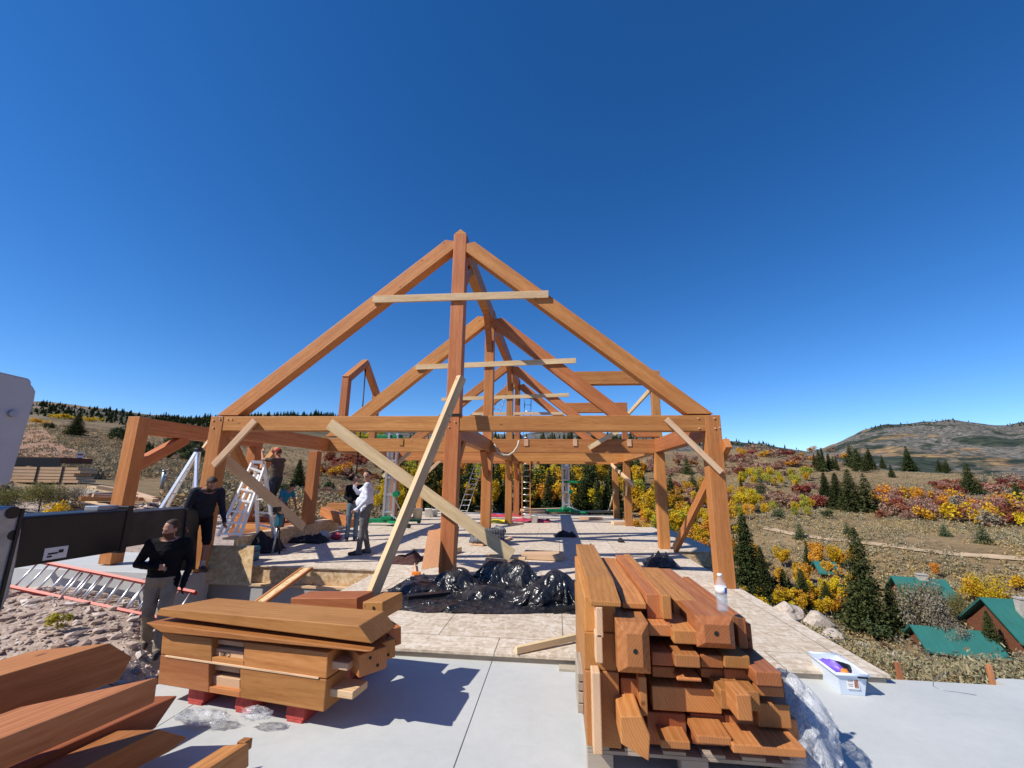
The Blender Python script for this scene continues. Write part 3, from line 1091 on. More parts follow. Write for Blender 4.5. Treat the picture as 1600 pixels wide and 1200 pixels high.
# --- single trees that can be told apart
T = tree_px
T('bigcon', 1172, 935, 128, 'tall dense dark conifer just beyond the deck edge right of the front corner post', None, 0, 1.15)
T('bigcon', 1196, 945, 85, 'lower dark conifer behind the front corner post, right of the tallest one', None, 2, 1.2)
T('bigcon', 1358, 990, 158, 'large ragged dark spruce standing left of the green roofs', None, 1, 1.05)
T('bigcon', 1555, 1026, 66, 'small pointed spruce growing in front of the nearest green roof', None, 2, 1.3)
T('bigcon', 1258, 955, 62, 'bushy dark conifer among orange aspens beyond the boulders', None, 0, 1.5)
T('bigcon', 1228, 942, 50, 'short conifer between yellow aspens near the deck edge boulders', None, 2, 1.3)
T('bigcon', 1295, 960, 48, 'dark conifer behind the second boulder, beside a red shrub', None, 1, 1.5)
for px, b, h, v in ((1292, 783, 44, 2), (1311, 795, 55, 0), (1333, 800, 66, 1), (1357, 801, 60, 3)):
    T('bigcon' if v < 3 else 'conifer', px, b, h, 'conifer in the clump of four dark spruces on the right hillside', 'spruce clump on the right hillside', v, 1.5)
T('bigcon', 1519, 772, 47, 'lone broad dark spruce on the open slope under the mountain', None, 1, 1.5)
T('bigcon', 1597, 806, 50, 'dark spruce cut by the right edge of the picture on the hillside', None, 0, 1.1)
T('conifer', 1394, 746, 21, 'small lone spruce on the crest of the bare slope', None, 1, 1.3)
T('junc', 1538, 850, 30, 'round green juniper casting a shadow on the lower right hillside', None, 0, 1.25)
T('junc', 1477, 838, 20, 'smaller green juniper left of the round one on the right hillside', None, 1, 1.2)
T('junc', 1251, 843, 27, 'rounded juniper beside the pale dirt trail', None, 0, 1.1)
T('junc', 1325, 836, 20, 'dull green juniper above the dirt trail', None, 1, 1.1)
T('juniper', 1293, 811, 19, 'low spreading juniper under the clump of four spruces', None, 0, 1.4)
T('juniper', 1219, 812, 22, 'juniper beside yellow aspens on the right hillside', None, 1, 1.2)
T('junc', 1190, 778, 44, 'narrow dark conifer standing alone right of the front corner post', None, 1, .55)
T('conifer', 1074, 741, 28, 'broad dark conifer amid red shrubs on the hillside behind the deck', None, 4, 1.2)
T('conifer', 995, 754, 26, 'narrow conifer on the slope beside the third right-hand post', None, 2, 1.0)
T('bigcon', 464, 764, 46, 'dark pointed spruce on the sage slope right of the step ladder', None, 0, 1.5)
T('juniper', 445, 775, 24, 'green juniper just left of the pointed spruce on the sage slope', None, 0, 1.3)
T('juniper', 488, 772, 22, 'green juniper between the pointed spruce and the left rear post', None, 1, 1.3)
T('juniper', 515, 768, 20, 'low dark juniper right of the left rear post', None, 1, 1.5)
T('conifer', 548, 750, 22, 'small bright green conifer above the two standing men', None, 3, 1.2)
T('bigcon', 116, 682, 36, 'bushy dark conifer alone on the far left slope', None, 1, 2.0)
T('juniper', 75, 672, 14, 'dark shrubby juniper left of the bushy far left conifer', None, 0, 1.6)
T('juniper', 182, 693, 34, 'large round green bush on the left slope beside the outer post', None, 0, 1.3)
T('juniper', 207, 690, 30, 'green bush partly behind the outer left post', None, 1, 1.3)
T('shr_yellow', 56, 662, 8, 'bright yellow thicket low on the far left slope', None, 0, 3.0)
T('shr_yellow', 95, 655, 9, 'yellow aspen thicket under the left ridge', None, 1, 3.2)
T('shr_yellow', 145, 659, 8, 'yellow thicket right of the bushy far left conifer', None, 0, 2.4)
T('shr_bigbush', 1452, 1000, 92, 'big grey-green bush with twisted pale stems in front of the green roofs', None, 1, .75)
T('shr_bigbush', 1448, 985, 78, 'olive leafy top of the twisted bush by the green roofs', None, 0, .75)
T('shr_bigbush', 1492, 1018, 50, 'bare grey dead bush beside the low green roof', None, 1, .8)
T('shr_bigbush', 1502, 975, 52, 'thin olive bush right of the big twisted bush', None, 0, .5)
T('shr_finegold', 1545, 945, 48, 'bright golden spreading tree above the nearest green roof', None, 0, 1.0)
T('shr_orange', 1528, 940, 36, 'orange leafy tree left of the golden spreading tree', None, 1, .8)
T('shr_yellow', 1597, 925, 26, 'golden shrub at the right edge above the roofs', None, 1, 1.0)
T('shr_orange', 1585, 948, 18, 'low orange shrub behind the nearest roof at the right edge', None, 0, 1.4)
T('asp_gold', 1464, 905, 28, 'single thin orange aspen on the open slope above the far roof', None, 0, .9)
T('conifer', 1560, 945, 20, 'little blue-green conifer under the golden spreading tree', None, 4, 1.2)
T('shr_maroon', 1443, 1045, 16, 'dark maroon brush by the slab edge stake', None, 0, 1.1)
T('shr_maroon', 1385, 1022, 18, 'maroon brush beside the upright rebar rods', None, 0, 1.0)
T('shr_red', 1312, 935, 36, 'deep red shrub among conifers behind the second boulder', None, 0, .7)
T('shr_red', 1208, 930, 34, 'small deep red shrub by the conifers at the deck edge', None, 1, .5)
T('asp_gold', 1335, 955, 40, 'small orange aspen left of the large ragged spruce', None, 0, 1.0)
T('asp_yellow', 1312, 955, 26, 'short yellow aspen in front of the deep red shrub', None, 0, 1.1)
T('shr_bigbush', 60, 800, 52, 'olive green bush at the left edge behind the black boom', None, 0, 1.0)
T('shr_bigbush', 20, 798, 40, 'darker olive bush in the left corner under the grey cabinet', None, 0, 1.1)
T('shr_yellow', 75, 815, 30, 'yellow flowering brush in front of the olive bush', None, 0, 1.2)
T('shr_bigbush', 100, 800, 46, 'straw coloured brush right of the olive bush', None, 1, 1.0)


T('bigcon', 1400, 990, 74, 'conifer between the ragged spruce and the twisted bush', None, 2, 1.3)
T('juniper', 1372, 998, 34, 'low green juniper at the foot of the large ragged spruce', None, 0, 1.6)
T('shr_orange', 1300, 905, 26, 'orange shrub screening the hidden green roof', None, 0, 1.0)
# --- stands of trees: one label per kind and place
def stand(kinds, n, xr, yr, hr, group, labels, wide=(0.9, 1.2), parts=True, yfun=None):
    for i in range(n):
        k = random.choice(kinds)
        px = random.uniform(*xr)
        py = (yfun(px) if yfun else 0) + random.uniform(*yr)
        kk = 'shr' if k.startswith('shr') else 'asp' if k.startswith('asp') else 'con'
        T(k, px, py, random.uniform(*hr), labels[k], group[kk] if isinstance(group, dict) else group, random.randrange(6), random.uniform(*wide), parts)


VG = {'con': 'conifers in the valley wood behind the deck', 'asp': 'autumn aspens in the valley wood behind the deck', 'shr': 'red and mauve shrubs on the hillside behind the deck'}
VL = {'conifer': 'dark narrow conifer in the valley wood behind the deck', 'asp_yellow': 'yellow aspen in the valley wood behind the deck',
      'asp_gold': 'orange aspen in the valley wood behind the deck', 'asp_lime': 'yellow-green aspen in the valley wood behind the deck'}
stand(['asp_yellow', 'asp_yellow', 'asp_yellow', 'asp_gold', 'asp_lime', 'conifer'], 70, (585, 1010), (760, 812), (34, 60), VG, VL)
stand(['conifer'], 60, (600, 1000), (730, 800), (34, 60), VG, VL)
stand(['conifer'], 42, (600, 1000), (786, 815), (50, 84), VG, VL)
stand(['asp_yellow', 'asp_lime', 'asp_gold', 'conifer', 'asp_yellow', 'conifer'], 62, (590, 1010), (714, 764), (22, 38), VG, VL)
stand(['asp_lime', 'asp_yellow'], 20, (490, 640), (693, 705), (16, 24), {'con': VG['con'], 'asp': 'lime and yellow aspens along the upper slope', 'shr': ''},
      {'asp_lime': 'lime green aspen on the slope above the tie beams', 'asp_yellow': 'yellow aspen on the slope above the tie beams'})
stand(['conifer'], 44, (640, 1000), (690, 716), (16, 30), 'conifers along the wood edge above the valley', {'conifer': 'dark conifer along the upper wood edge seen between the beams'})
RG = {'con': 'conifers on the slope beside the deck', 'asp': 'aspens on the slope beside the deck', 'shr': 'shrubs on the slope beside the deck'}
RL = {'conifer': 'dark conifer on the slope right of the deck posts', 'asp_yellow': 'yellow aspen on the slope right of the deck posts',
      'asp_gold': 'orange aspen on the slope right of the deck posts', 'asp_lime': 'yellow-green aspen on the slope right of the deck posts',
      'shr_red': 'red shrub on the hillside right of the deck posts', 'shr_mauve': 'mauve leafless shrub on the hillside right of the deck posts',
      'shr_orange': 'orange shrub on the hillside right of the deck posts', 'shr_grey': 'grey shrub on the hillside right of the deck posts'}
stand(['asp_yellow', 'asp_yellow', 'asp_gold', 'asp_lime', 'conifer'], 44, (985, 1150), (790, 900), (30, 52), RG, RL, yfun=lambda x: (x - 1060) * .25)
stand(['conifer', 'asp_yellow'], 26, (1000, 1170), (765, 800), (20, 36), RG, RL)
stand(['asp_yellow', 'asp_gold', 'asp_gold', 'asp_yellow', 'conifer'], 36, (1150, 1345), (880, 955), (26, 48), RG, RL)
stand(['asp_yellow', 'asp_yellow', 'asp_gold'], 30, (1150, 1345), (930, 972), (22, 40), RG, RL)
stand(['asp_lime', 'asp_yellow', 'asp_gold'], 20, (1010, 1180), (800, 850), (24, 40), RG, RL)
stand(['asp_lime', 'asp_yellow'], 26, (1150, 1265), (748, 766), (14, 24), RG, RL)
stand(['asp_yellow', 'asp_lime'], 17, (1135, 1270), (790, 815), (18, 28), RG, RL)
stand(['shr_red', 'shr_mauve', 'shr_mauve'], 55, (1010, 1260), (712, 745), (9, 17), RG, RL, (1.0, 1.6))
stand(['shr_red', 'shr_mauve', 'shr_mauve'], 40, (1020, 1300), (765, 795), (12, 22), RG, RL, (.9, 1.4))
stand(['shr_orange', 'shr_grey', 'shr_mauve'], 26, (1140, 1350), (704, 730), (7, 12), RG, RL, (1.2, 1.8))
HG = 'autumn shrubs across the right hillside'
HL = {'shr_red': 'red shrub in the band across the right hillside', 'shr_mauve': 'mauve shrub in the band across the right hillside', 'shr_orange': 'orange shrub in the band across the right hillside', 'shr_yellow': 'yellow shrub in the band across the right hillside', 'shr_grey': 'bare grey shrub in the band across the right hillside'}
stand(['shr_red', 'shr_orange', 'shr_mauve', 'shr_mauve', 'shr_mauve', 'shr_red'], 58, (1370, 1500), (776, 815), (14, 25), HG, HL, (.8, 1.2))
stand(['shr_red', 'shr_mauve', 'shr_mauve', 'shr_grey', 'shr_yellow', 'shr_orange'], 44, (1490, 1610), (800, 825), (18, 34), HG, HL, (.8, 1.2))
stand(['shr_red', 'shr_mauve'], 20, (1460, 1500), (758, 768), (8, 14), HG, HL, (1., 1.6))
stand(['shr_red', 'shr_mauve', 'shr_grey'], 22, (1535, 1600), (752, 772), (9, 17), HG, HL, (1., 1.6))
stand(['conifer'], 26, (1272, 1425), (728, 738), (18, 34), 'row of conifers along the crest under the mountain', {'conifer': 'dark conifer in the row along the crest under the mountain'}, (1.2, 1.6))
stand(['conifer'], 6, (1455, 1482), (736, 740), (14, 22), 'row of conifers along the crest under the mountain', {'conifer': 'dark conifer in the row along the crest under the mountain'}, (1.2, 1.6))
LG = {'con': 'dark trees along the foot of the left hill', 'asp': 'yellow aspens along the foot of the left hill', 'shr': 'red shrubs on the left sage slope'}
LL = {'juniper': 'dark green juniper along the foot of the left hill', 'conifer': 'dark conifer along the foot of the left hill', 'asp_yellow': 'yellow aspen along the foot of the left hill', 'shr_red': 'red shrub on the slope between the left posts', 'shr_orange': 'orange shrub on the slope between the left posts', 'shr_mauve': 'mauve shrub on the slope between the left posts', 'asp_gold': 'orange aspen along the foot of the left hill'}
stand(['juniper', 'conifer', 'juniper'], 26, (215, 350), (698, 722), (14, 26), LG, LL, (1.1, 1.5))
stand(['asp_yellow', 'asp_gold'], 16, (325, 410), (722, 740), (14, 24), LG, LL)
stand(['shr_red', 'shr_red', 'shr_mauve', 'shr_orange'], 34, (490, 600), (715, 752), (9, 20), LG, LL, (1., 1.5))
stand(['shr_mauve', 'asp_yellow'], 14, (505, 600), (765, 780), (9, 16), LG, LL, (1., 1.4))

def far_wood(name, n, xr, yfun, yr, hr, label, seed):
    r = np.random.default_rng(seed)
    P = []
    me0 = [np.array([v.co[:] for v in m.vertices]).reshape(-1, 4, 3) for m in CONIF[:4]]
    for i in range(n):
        px = r.uniform(*xr); py = yfun(px) + r.uniform(*yr)
        p, h = at_px(px, py, r.uniform(*hr))
        if p is None: continue
        q = me0[r.integers(4)]
        q = q[r.random(len(q)) < .3]
        a = r.uniform(0, 6.28); c_, s_ = math.cos(a), math.sin(a)
        w_ = h * 1.5
        o_ = np.empty_like(q)
        cen = q.mean(axis=1, keepdims=True)
        q = cen + (q - cen) * 1.8
        o_[..., 0] = (q[..., 0] * c_ - q[..., 1] * s_) * w_ + p.x
        o_[..., 1] = (q[..., 0] * s_ + q[..., 1] * c_) * w_ + p.y
        o_[..., 2] = q[..., 2] * h + p.z
        P.append(o_)
    o = bpy.data.objects.new(name, mesh_from_quads(name, np.concatenate(P), M['lf_conifer']))
    COL.objects.link(o)
    tag(o, label, 'wood', kind='stuff')
    return o


far_wood('ridge_wood', 480, (40, 360), lambda x: 631 + (x - 50) * .105, (-2, 18), (4, 8), 'dark conifer wood covering the far left ridge', 3)
far_wood('ridge_wood', 320, (240, 530), lambda x: 656 - (x - 240) * .03, (-1, 10), (5, 9), 'dark conifer wood on the distant ridge behind the left posts', 4)
far_wood('ridge_wood', 130, (1000, 1250), lambda x: 686 + max(0, x - 1150) * .16, (0, 12), (3, 6), 'dark wood on the distant peak right of the frame', 5)
far_wood('ridge_wood', 160, (1290, 1600), lambda x: 664 - 12 * math.exp(-((x - 1500) / 90) ** 2), (0, 8), (2, 4), 'thin dark wood along the crest of the right mountain', 6)
far_wood('ridge_wood', 120, (640, 1000), lambda x: 690, (-4, 8), (7, 14), 'distant dark conifers beyond the valley behind the frame', 7)


# ------------------------------------------------------------------ low brush (uncountable)
def brush(name, mat, n, xr, Dr, hr, leaves, dens_scale=14, seed=5, thr=0.42, kind='stuff', skip=None, lf=.55, asp=1.9):
    r = np.random.default_rng(seed)
    P = []
    cnt = 0
    tries = 0
    while cnt < n and tries < n * 8:
        tries += 1
        px = r.uniform(*xr)
        D = math.exp(r.uniform(math.log(Dr[0]), math.log(Dr[1])))
        d = ray(px, 745)
        hh = math.hypot(d.x, d.y)
        x, y = d.x / hh * D, d.y / hh * D
        if mnoise.noise((x / dens_scale, y / dens_scale, seed)) * .5 + .5 < thr + r.uniform(-.12, .12): continue
        if skip and skip(x, y): continue
        z = terrain_z(x, y)
        h = r.uniform(*hr)
        k = leaves
        d3 = r.normal(size=(k, 3)); d3 /= np.linalg.norm(d3, axis=1)[:, None]
        q = r.uniform(.4, 1, (k, 1))
        p = d3 * q * np.array([h * .75, h * .75, h * .5]) + np.array([x, y, z + h * .42])
        p[:, 2] = np.maximum(p[:, 2], z + .02)
        P.append(quads_mesh('', p, h * (.62 / math.sqrt(k)) * lf * r.uniform(.5, 1.4, k), None, r, .9, asp))
        cnt += 1
    o = bpy.data.objects.new(name, mesh_from_quads(name, np.concatenate(P), M[mat]))
    COL.objects.link(o)
    tag(o, kind=kind)
    return o


def in_yard(x, y):
    q = project(Vector((x, y, terrain_z(x, y) + .3)))
    return 0 < q[0] < 262 and 742 < q[1] < 812


off_site = lambda x, y: (x < 0 and in_yard(x, y)) or (-9.5 < x < 4.3 and y < 22) or (x < 0 and math.hypot(x, y) < 17) or (x > 0 and y < 5.0 + .12 * x)
o = brush('sagebrush', 'lf_sage', 7500, (-60, 640), (22, 170), (.3, .7), 24, 9, 5, .36, skip=off_site); tag(o, 'grey-green sagebrush covering the left slope', 'sagebrush')
o = brush('dry_brush', 'lf_dry', 3600, (-60, 640), (22, 190), (.28, .65), 20, 7, 6, .45, skip=off_site); tag(o, 'tan dry brush scattered through the left sage slope', 'brush')
o = brush('sagebrush', 'lf_sage', 9500, (1000, 1680), (62, 275), (.45, 1.0), 18, 16, 7, .36, skip=off_site); tag(o, 'grey-green sagebrush covering the right hillside', 'sagebrush')
o = brush('dry_brush', 'lf_dry', 6000, (1000, 1680), (62, 275), (.4, .9), 16, 12, 8, .42, skip=off_site); tag(o, 'rusty dry brush scattered across the right hillside', 'brush')
o = brush('sagebrush', 'lf_sage', 1900, (1195, 1690), (5.6, 26), (.3, .7), 150, 4, 9, .36, skip=off_site, lf=.26, asp=3.4); tag(o, 'grey sagebrush on the bank beyond the slab edge', 'sagebrush')
o = brush('dry_brush', 'lf_dry', 2200, (1195, 1690), (5.2, 26), (.25, .55), 130, 3, 10, .4, skip=off_site, lf=.22, asp=4.5); tag(o, 'straw coloured dry grass on the bank beyond the slab edge', 'dry grass')
o = brush('scrub', 'lf_grey', 1500, (1000, 1680), (40, 90), (.5, 1.2), 16, 9, 12, .4, skip=off_site); tag(o, 'bare grey scrub in the valley bottom', 'scrub')
# ------------------------------------------------------------------ slab, deck
K = -0.07
Y1 = 7.125; Y2 = 10.81; Y3 = 15.86; Y4 = 18.95
XL, XR, XC = -6.0, 2.45, -1.735
PW = 0.235

# concrete slab in cast panels with open joints
mb = MB()
xs = [-3.08, -2.565, -0.59, 1.45, 3.6, 5.8, 8.0, 10.2]
for i in range(len(xs) - 1):
    yfar = 4.30 if xs[i] >= 2.4 else 4.30
    mb.box2((xs[i] + .004, -3.0, -0.22), (xs[i + 1] - .004, yfar + (0.12 * (xs[i] - 2.4) if xs[i] > 2.4 else 0), K))
mb.box2((xs[0], -3.0, -0.24), (xs[-1], 4.28, K - .012))
o = mb.build('concrete_slab', M['slab'])
tag(o, kind='structure')

deck = empty('subfloor_deck', (XC, 8, -0.2), 'pale weathered wood-strand subfloor deck under the timber frame', 'deck')
mb = MB()
DZ = -0.022
poly = [(-2.95, 4.19), (2.66, 4.19), (2.62, 10.55), (3.62, 10.55), (3.62, 15.6), (2.62, 15.6), (2.62, 20.6), (-6.35, 20.6), (-6.35, 7.47), (-2.95, 7.47)]
mb.prism([(x, y, 0) for x, y in poly], (0, 0, DZ))
mb.build('deck_surface', M['osb_deck'], deck)
# rim joists (strand board) under the sheet
rim = MB()
H = -0.32
RR = [rim]
def rbox(a, b):
    m_ = MB().box2(a, b); m_.build('rim_board', M['osb'], deck)
rim = MB()
for a, b in (((-6.35, 7.50), (-2.95, 7.50)), ((2.62, 10.58), (3.60, 10.58))):
    rbox((a[0], a[1], H), (b[0], b[1] + .04, DZ - .002))
class _R:
    box2 = staticmethod(rbox)
rim = _R
rim.box2((2.58, 4.6, H), (2.62, 10.55, DZ - .002))
rim.box2((3.56, 10.62, H), (3.60, 15.6, DZ - .002))
rim.box2((2.58, 15.6, H), (2.615, 20.55, DZ - .002))
rim.box2((-6.33, 7.54, H), (-6.29, 20.55, DZ - .002))
rim.box2((-2.99, 4.6, H), (-2.95, 7.50, DZ - .002))
mb = MB()
mb.box2((-2.94, 4.215, K + .001), (2.64, 4.26, DZ - .001))
mb.build('edge_board', M['greywood'], deck)
mb = MB()
mb.box2((-6.9, 7.42, -1.2), (-2.9, 7.62, H - .002))
mb.box2((-3.05, 4.5, -1.2), (-2.97, 7.42, H - .002))
mb.box2((2.3, 4.45, -2.5), (2.57, 20.4, H - .004))
mb.box2((3.3, 10.7, -2.5), (3.53, 15.5, H - .004))
mb.box2((-6.2, 20.2, -2.5), (2.3, 20.4, H - .004))
mb.box2((-6.2, 7.62, -2.5), (-6.0, 20.2, H - .004))
mb.build('stem_wall', M['stem'], deck)
mb = MB()
mb.box2((-6.85, 7.40, H), (-2.9, 7.56 - .07, H + .035))
mb.build('sill_plate', M['rawfir'], deck)

# raised strand-board curb along the left edge
cb = empty('curb_box', (-6.35, 9.5, 0), 'low strand-board curb along the left deck edge under the rear post', 'curb')
mb = MB()
pa, pb = Vector((-6.15, 8.1, 0)), Vector((-6.42, 12.6, 0))
mb.bar(pa + V(0, 0, .16), pb + V(0, 0, .16), .03, .31)
mb.build('curb_face', M['osb'], cb)
mb = MB()
mb.bar(pa + V(-.12, 0, .33), pb + V(-.12, 0, .33), .27, .035)
mb.build('cap_board', M['rawfir'], cb)

# pad and concrete wall bits at left
pad = MB()
pad.box2((-9.0, 6.75, -1.2), (-6.55, 8.4, -0.02))
o = pad.build('concrete_pad', M['slab'], None, .01)
tag(o, 'raised concrete pad carrying the outer left post', 'concrete pad')
mb = MB()
mb.box2((-6.5, 6.62, -1.2), (-5.9, 7.3, -0.06))
o = mb.build('concrete_block', M['stem'], None, .01)
tag(o, 'grey concrete footing beside the leaning strand-board sheet', 'footing')

# ------------------------------------------------------------------ the timber frame
fr = empty('timber_framework', (XC, Y1, 0), 'large brown stained timber frame with steep gable trusses on the deck', 'timber frame')
TB = M['timber']


def post(x, y, z0, z1, w=PW, label=None, d=None):
    return timber('post', (x, y, z0), (x, y, z1), d or w, w, TB, fr, up=(1, 0, 0), label=label)


def pegs(par, pts, nrm, r=.014):
    for p in pts:
        mb = MB()
        p = Vector(p); nrm = Vector(nrm)
        mb.tube([p, p + nrm * .016], r, 8)
        mb.build('peg', M['tenon'], par)


SL = (6.04 - 2.56) / (XC - XL)       # roof slope
def bent(Y, tz0, tz1, raft_h, front=False, king_z1=5.93, feet_left=True, tie_left=XL, raft_w=PW, king_w=PW):
    ties = []
    kw = king_w / 2
    zc = (tz0 + tz1) / 2
    l = timber('tie_beam', (tie_left + (PW / 2 if front else -.1), Y, zc), (XC - kw, Y, zc), PW - .02, tz1 - tz0, TB, fr)
    r = timber('tie_beam', (XC + kw, Y, zc), (XR - (PW / 2 if front else -.1), Y, zc), PW - .02, tz1 - tz0, TB, fr)
    k = timber('king_post', (XC, Y, 0), (XC, Y, king_z1), king_w, king_w, TB, fr, up=(1, 0, 0))
    # rafters: upper edge runs from the tie end to the peak
    for sgn, xe in ((1, XL - .02), (-1, XR + .02)):
        ztop = 2.56 if front else 2.56
        dirv = Vector((sgn, 0, SL)).normalized()
        nrm = Vector((-sgn * dirv.z, 0, abs(dirv.x)))
        e0 = Vector((xe, Y, ztop)) - nrm * raft_h / 2
        xk = XC - sgn * kw
        e1 = e0 + dirv * ((xk - e0.x) / dirv.x)
        s = SL * raft_h / 2
        # foot cut level, head cut plumb
        cut0 = (raft_h / SL * .5 if False else raft_h / 2 / SL, -raft_h / 2 / SL)
        cut0 = (raft_h / 2 / SL * 1.0, -raft_h / 2 / SL * 1.0)
        e0 = e0 + dirv * (raft_h / 2 / SL)
        cut1 = (raft_h / 2 * SL, -raft_h / 2 * SL)
        e1 = e1
        timber('rafter', e0, e1, raft_w - .015, raft_h, TB, fr, up=nrm, cut0=cut0, cut1=(-cut1[0] * -1 * -1 * -1, cut1[0] * -1) if False else (raft_h / 2 * SL, -raft_h / 2 * SL))
    return l, r, k


# front bent: posts run up to the top of the tie beam
p = post(XL, Y1, -.05, 2.54)
pegs(p, [(XL - .06, Y1 - PW / 2, 2.47), (XL + .06, Y1 - PW / 2, 2.49), (XL - .04, Y1 - PW / 2, 2.34)], (0, -1, 0))
p = post(XR, Y1, 0, 2.54)
pegs(p, [(XR + .02, Y1 - PW / 2, 2.49), (XR + .02, Y1 - PW / 2, 2.33), (XR + .09, Y1 - PW / 2, 2.34)], (0, -1, 0))
l, r, k = bent(Y1, 2.29, 2.54, .25, True)
pegs(l, [(XL + .2, Y1 - PW / 2 + .01, 2.49), (XL + .28, Y1 - PW / 2 + .01, 2.49)], (0, -1, 0), .011)
pegs(r, [(XR - .22, Y1 - PW / 2 + .01, 2.49), (XR - .22, Y1 - PW / 2 + .01, 2.33)], (0, -1, 0), .013)
pegs(k, [(XC - .06, Y1 - PW / 2, 2.46), (XC + .05, Y1 - PW / 2, 2.44), (XC - .05, Y1 - PW / 2, 2.35)], (0, -1, 0), .012)
# steel strap collar round the king post where the beams meet
mb = MB()
mb.box2((XC - .135, Y1 - .127, 2.535), (XC + .135, Y1 + .127, 2.575))
mb.build('steel_strap', M['black'], fr)
# pointed tenon peak of the first king post
mb = MB().prism([(XC - PW / 2, Y1 - PW / 2, 5.931), (XC + PW / 2, Y1 - PW / 2, 5.931), (XC, Y1 - PW / 2, 6.03)], (0, PW, 0))
mb.build('post_peak', TB, fr)
for Y, th, rh in ((Y2, .33, .33), (Y3, .33, .30), (Y4, .30, .30)):
    post(XR, Y, 0, 2.5 - th)
    post(XL - .3 if Y == Y2 else XL, Y, .35 if Y == Y2 else 0, 2.5 - th)
    bent(Y, 2.5 - th, 2.5, rh, False)

# lengthwise members: ridge, wall plates, centre beam
for ya, yb in ((Y1, Y2), (Y2, Y3), (Y3, Y4)):
    a, b = ya + PW / 2, yb - PW / 2
    timber('ridge_beam', (XC, a, 5.78), (XC, b, 5.78), .2, .34, TB, fr)
    timber('centre_beam', (XC, a, 2.32), (XC, b, 2.32), .2, .3, TB, fr)
    timber('wall_plate', (XR, a, 2.34), (XR, b, 2.34), .21, .3, TB, fr)
    if ya < Y3:
        timber('wall_plate', (XL, a, 2.34), (XL - (.25 if yb == Y2 else 0) * 0, b, 2.34), .21, .3, TB, fr)
    # curved braces under the ridge beam
    for y0, s in ((ya, 1), (yb, -1)):
        mb = MB()
        n = 7
        lo = [V(0, s * (PW / 2 + .78 * (i / n)), 4.78 + .83 * math.sin(i / n * 1.45)) for i in range(n + 1)]
        hi = [V(0, q.y - s * .11, q.z + .14) for q in lo]
        pts = [V(XC - .07, y0 + q.y, q.z) for q in lo] + [V(XC - .07, y0 + q.y if abs(q.y) > PW / 2 else y0 + s * PW / 2, min(q.z, 5.605)) for q in reversed(hi)]
        mb.prism(pts, (.14, 0, 0))
        mb.build('ridge_brace', TB, fr)
    # straight knee braces post to centre beam
    for y0, s in ((ya, 1), (yb, -1)):
        timber('knee_brace', (XC, y0 + s * .10, 1.62), (XC, y0 + s * .72, 2.2), .12, .16, TB, fr)

# purlin seats, the notches cut in ties
for Y, xsn in ((Y2, (-3.95, -2.75, -.75, .45, 1.75)), (Y1 + .0, ())):
    for x in xsn:
        mb = MB().box2((x - .05, Y - .115 - .012, 2.33), (x + .05, Y - .108, 2.502))
        mb.build('joist_pocket', M['tenon'] if x > -1 else TB, fr)

# left side aisle
OX = -7.75
timber('post', (OX, 7.23, 0), (OX, 7.23, 2.56), PW, PW, TB, fr, up=(1, 0, 0))
timber('aisle_plate', (OX, 7.35, 2.40), (OX, 10.6, 2.40), .21, .30, TB, fr)
timber('aisle_brace', (OX, 7.32, 1.66), (OX, 8.3, 2.26), .16, .2, TB, fr)
timber('post', (OX, 10.45, -.6), (OX, 10.45, 2.25), PW, PW, TB, fr, up=(1, 0, 0))
timber('aisle_brace', (OX, 10.36, 1.45), (OX, 9.66, 2.24), .16, .2, TB, fr)
timber('aisle_brace', (OX, 10.54, 1.45), (OX, 11.35, 2.24), .16, .2, TB, fr)

# gabled dormer standing on the left wall plate (plane of the wall)
dl = []
a = PX(535, 650, XL); b = PX(586, 640, XL)
ya, yb = a.y + .05, b.y
zt = PX(538, 590, XL).z
pk = PX(571, 566, XL)
ym = (ya + yb) / 2
timber('dormer_post', (XL, ya, 2.49), (XL, ya, zt), .2, .2, TB, fr, up=(1, 0, 0))
timber('dormer_post', (XL, yb, 2.49), (XL, yb, zt - .05), .2, .2, TB, fr, up=(1, 0, 0))
timber('dormer_rafter', (XL, ya - .04, zt - .02), (XL, pk.y + .03, pk.z), .2, .2, TB, fr)
timber('dormer_rafter', (XL, yb + .04, zt - .06), (XL, pk.y - .0, pk.z - .02), .18, .2, TB, fr)
# lifting rope hung from the dormer peak
mb = MB()
q = PX(569, 705, XL)
mb.tube([(XL + .02, pk.y, pk.z - .1), (XL + .1, pk.y - .12, (pk.z + 1.2) / 2), (XL + .14, pk.y - .25, .9)], .02, 6)
o = mb.build('lifting_sling', M['black'])
tag(o, 'thin black lifting sling hanging from the dormer peak', 'sling')

# right dormers: header beam off the rafter and a stub post on the plate
for Y, pxl, pxr, ytop, ybot, pxp in ((Y2, 897, 1030, 582, 602, 1022), (Y3, 880, 980, 630, 645, 979)):
    L0 = PY(pxl, (ytop + ybot) / 2, Y); R0 = PY(pxr, (ytop + ybot) / 2, Y)
    zt0 = PY(pxl, ytop, Y).z; zb0 = PY(pxl, ybot, Y).z
    zc = (zt0 + zb0) / 2
    timber('dormer_header', (L0.x, Y, zc), (XR + .12, Y, zc), .2, zt0 - zb0, TB, fr)
    timber('dormer_post', (XR, Y, 2.505), (XR, Y, zb0 - .004), .19, .19, TB, fr, up=(1, 0, 0))

# ------------------------------------------------------------------ temporary pale boards nailed or leaned on the frame
RF = M['rawfir']
def plank(p0, p1, w, h, label, up=(0, 0, 1), name='brace_board', cat='board', mat=None, group=None):
    return timber(name, p0, p1, w, h, mat or RF, None, up=up, bevel=.003, label=label, cat=cat, group=group)


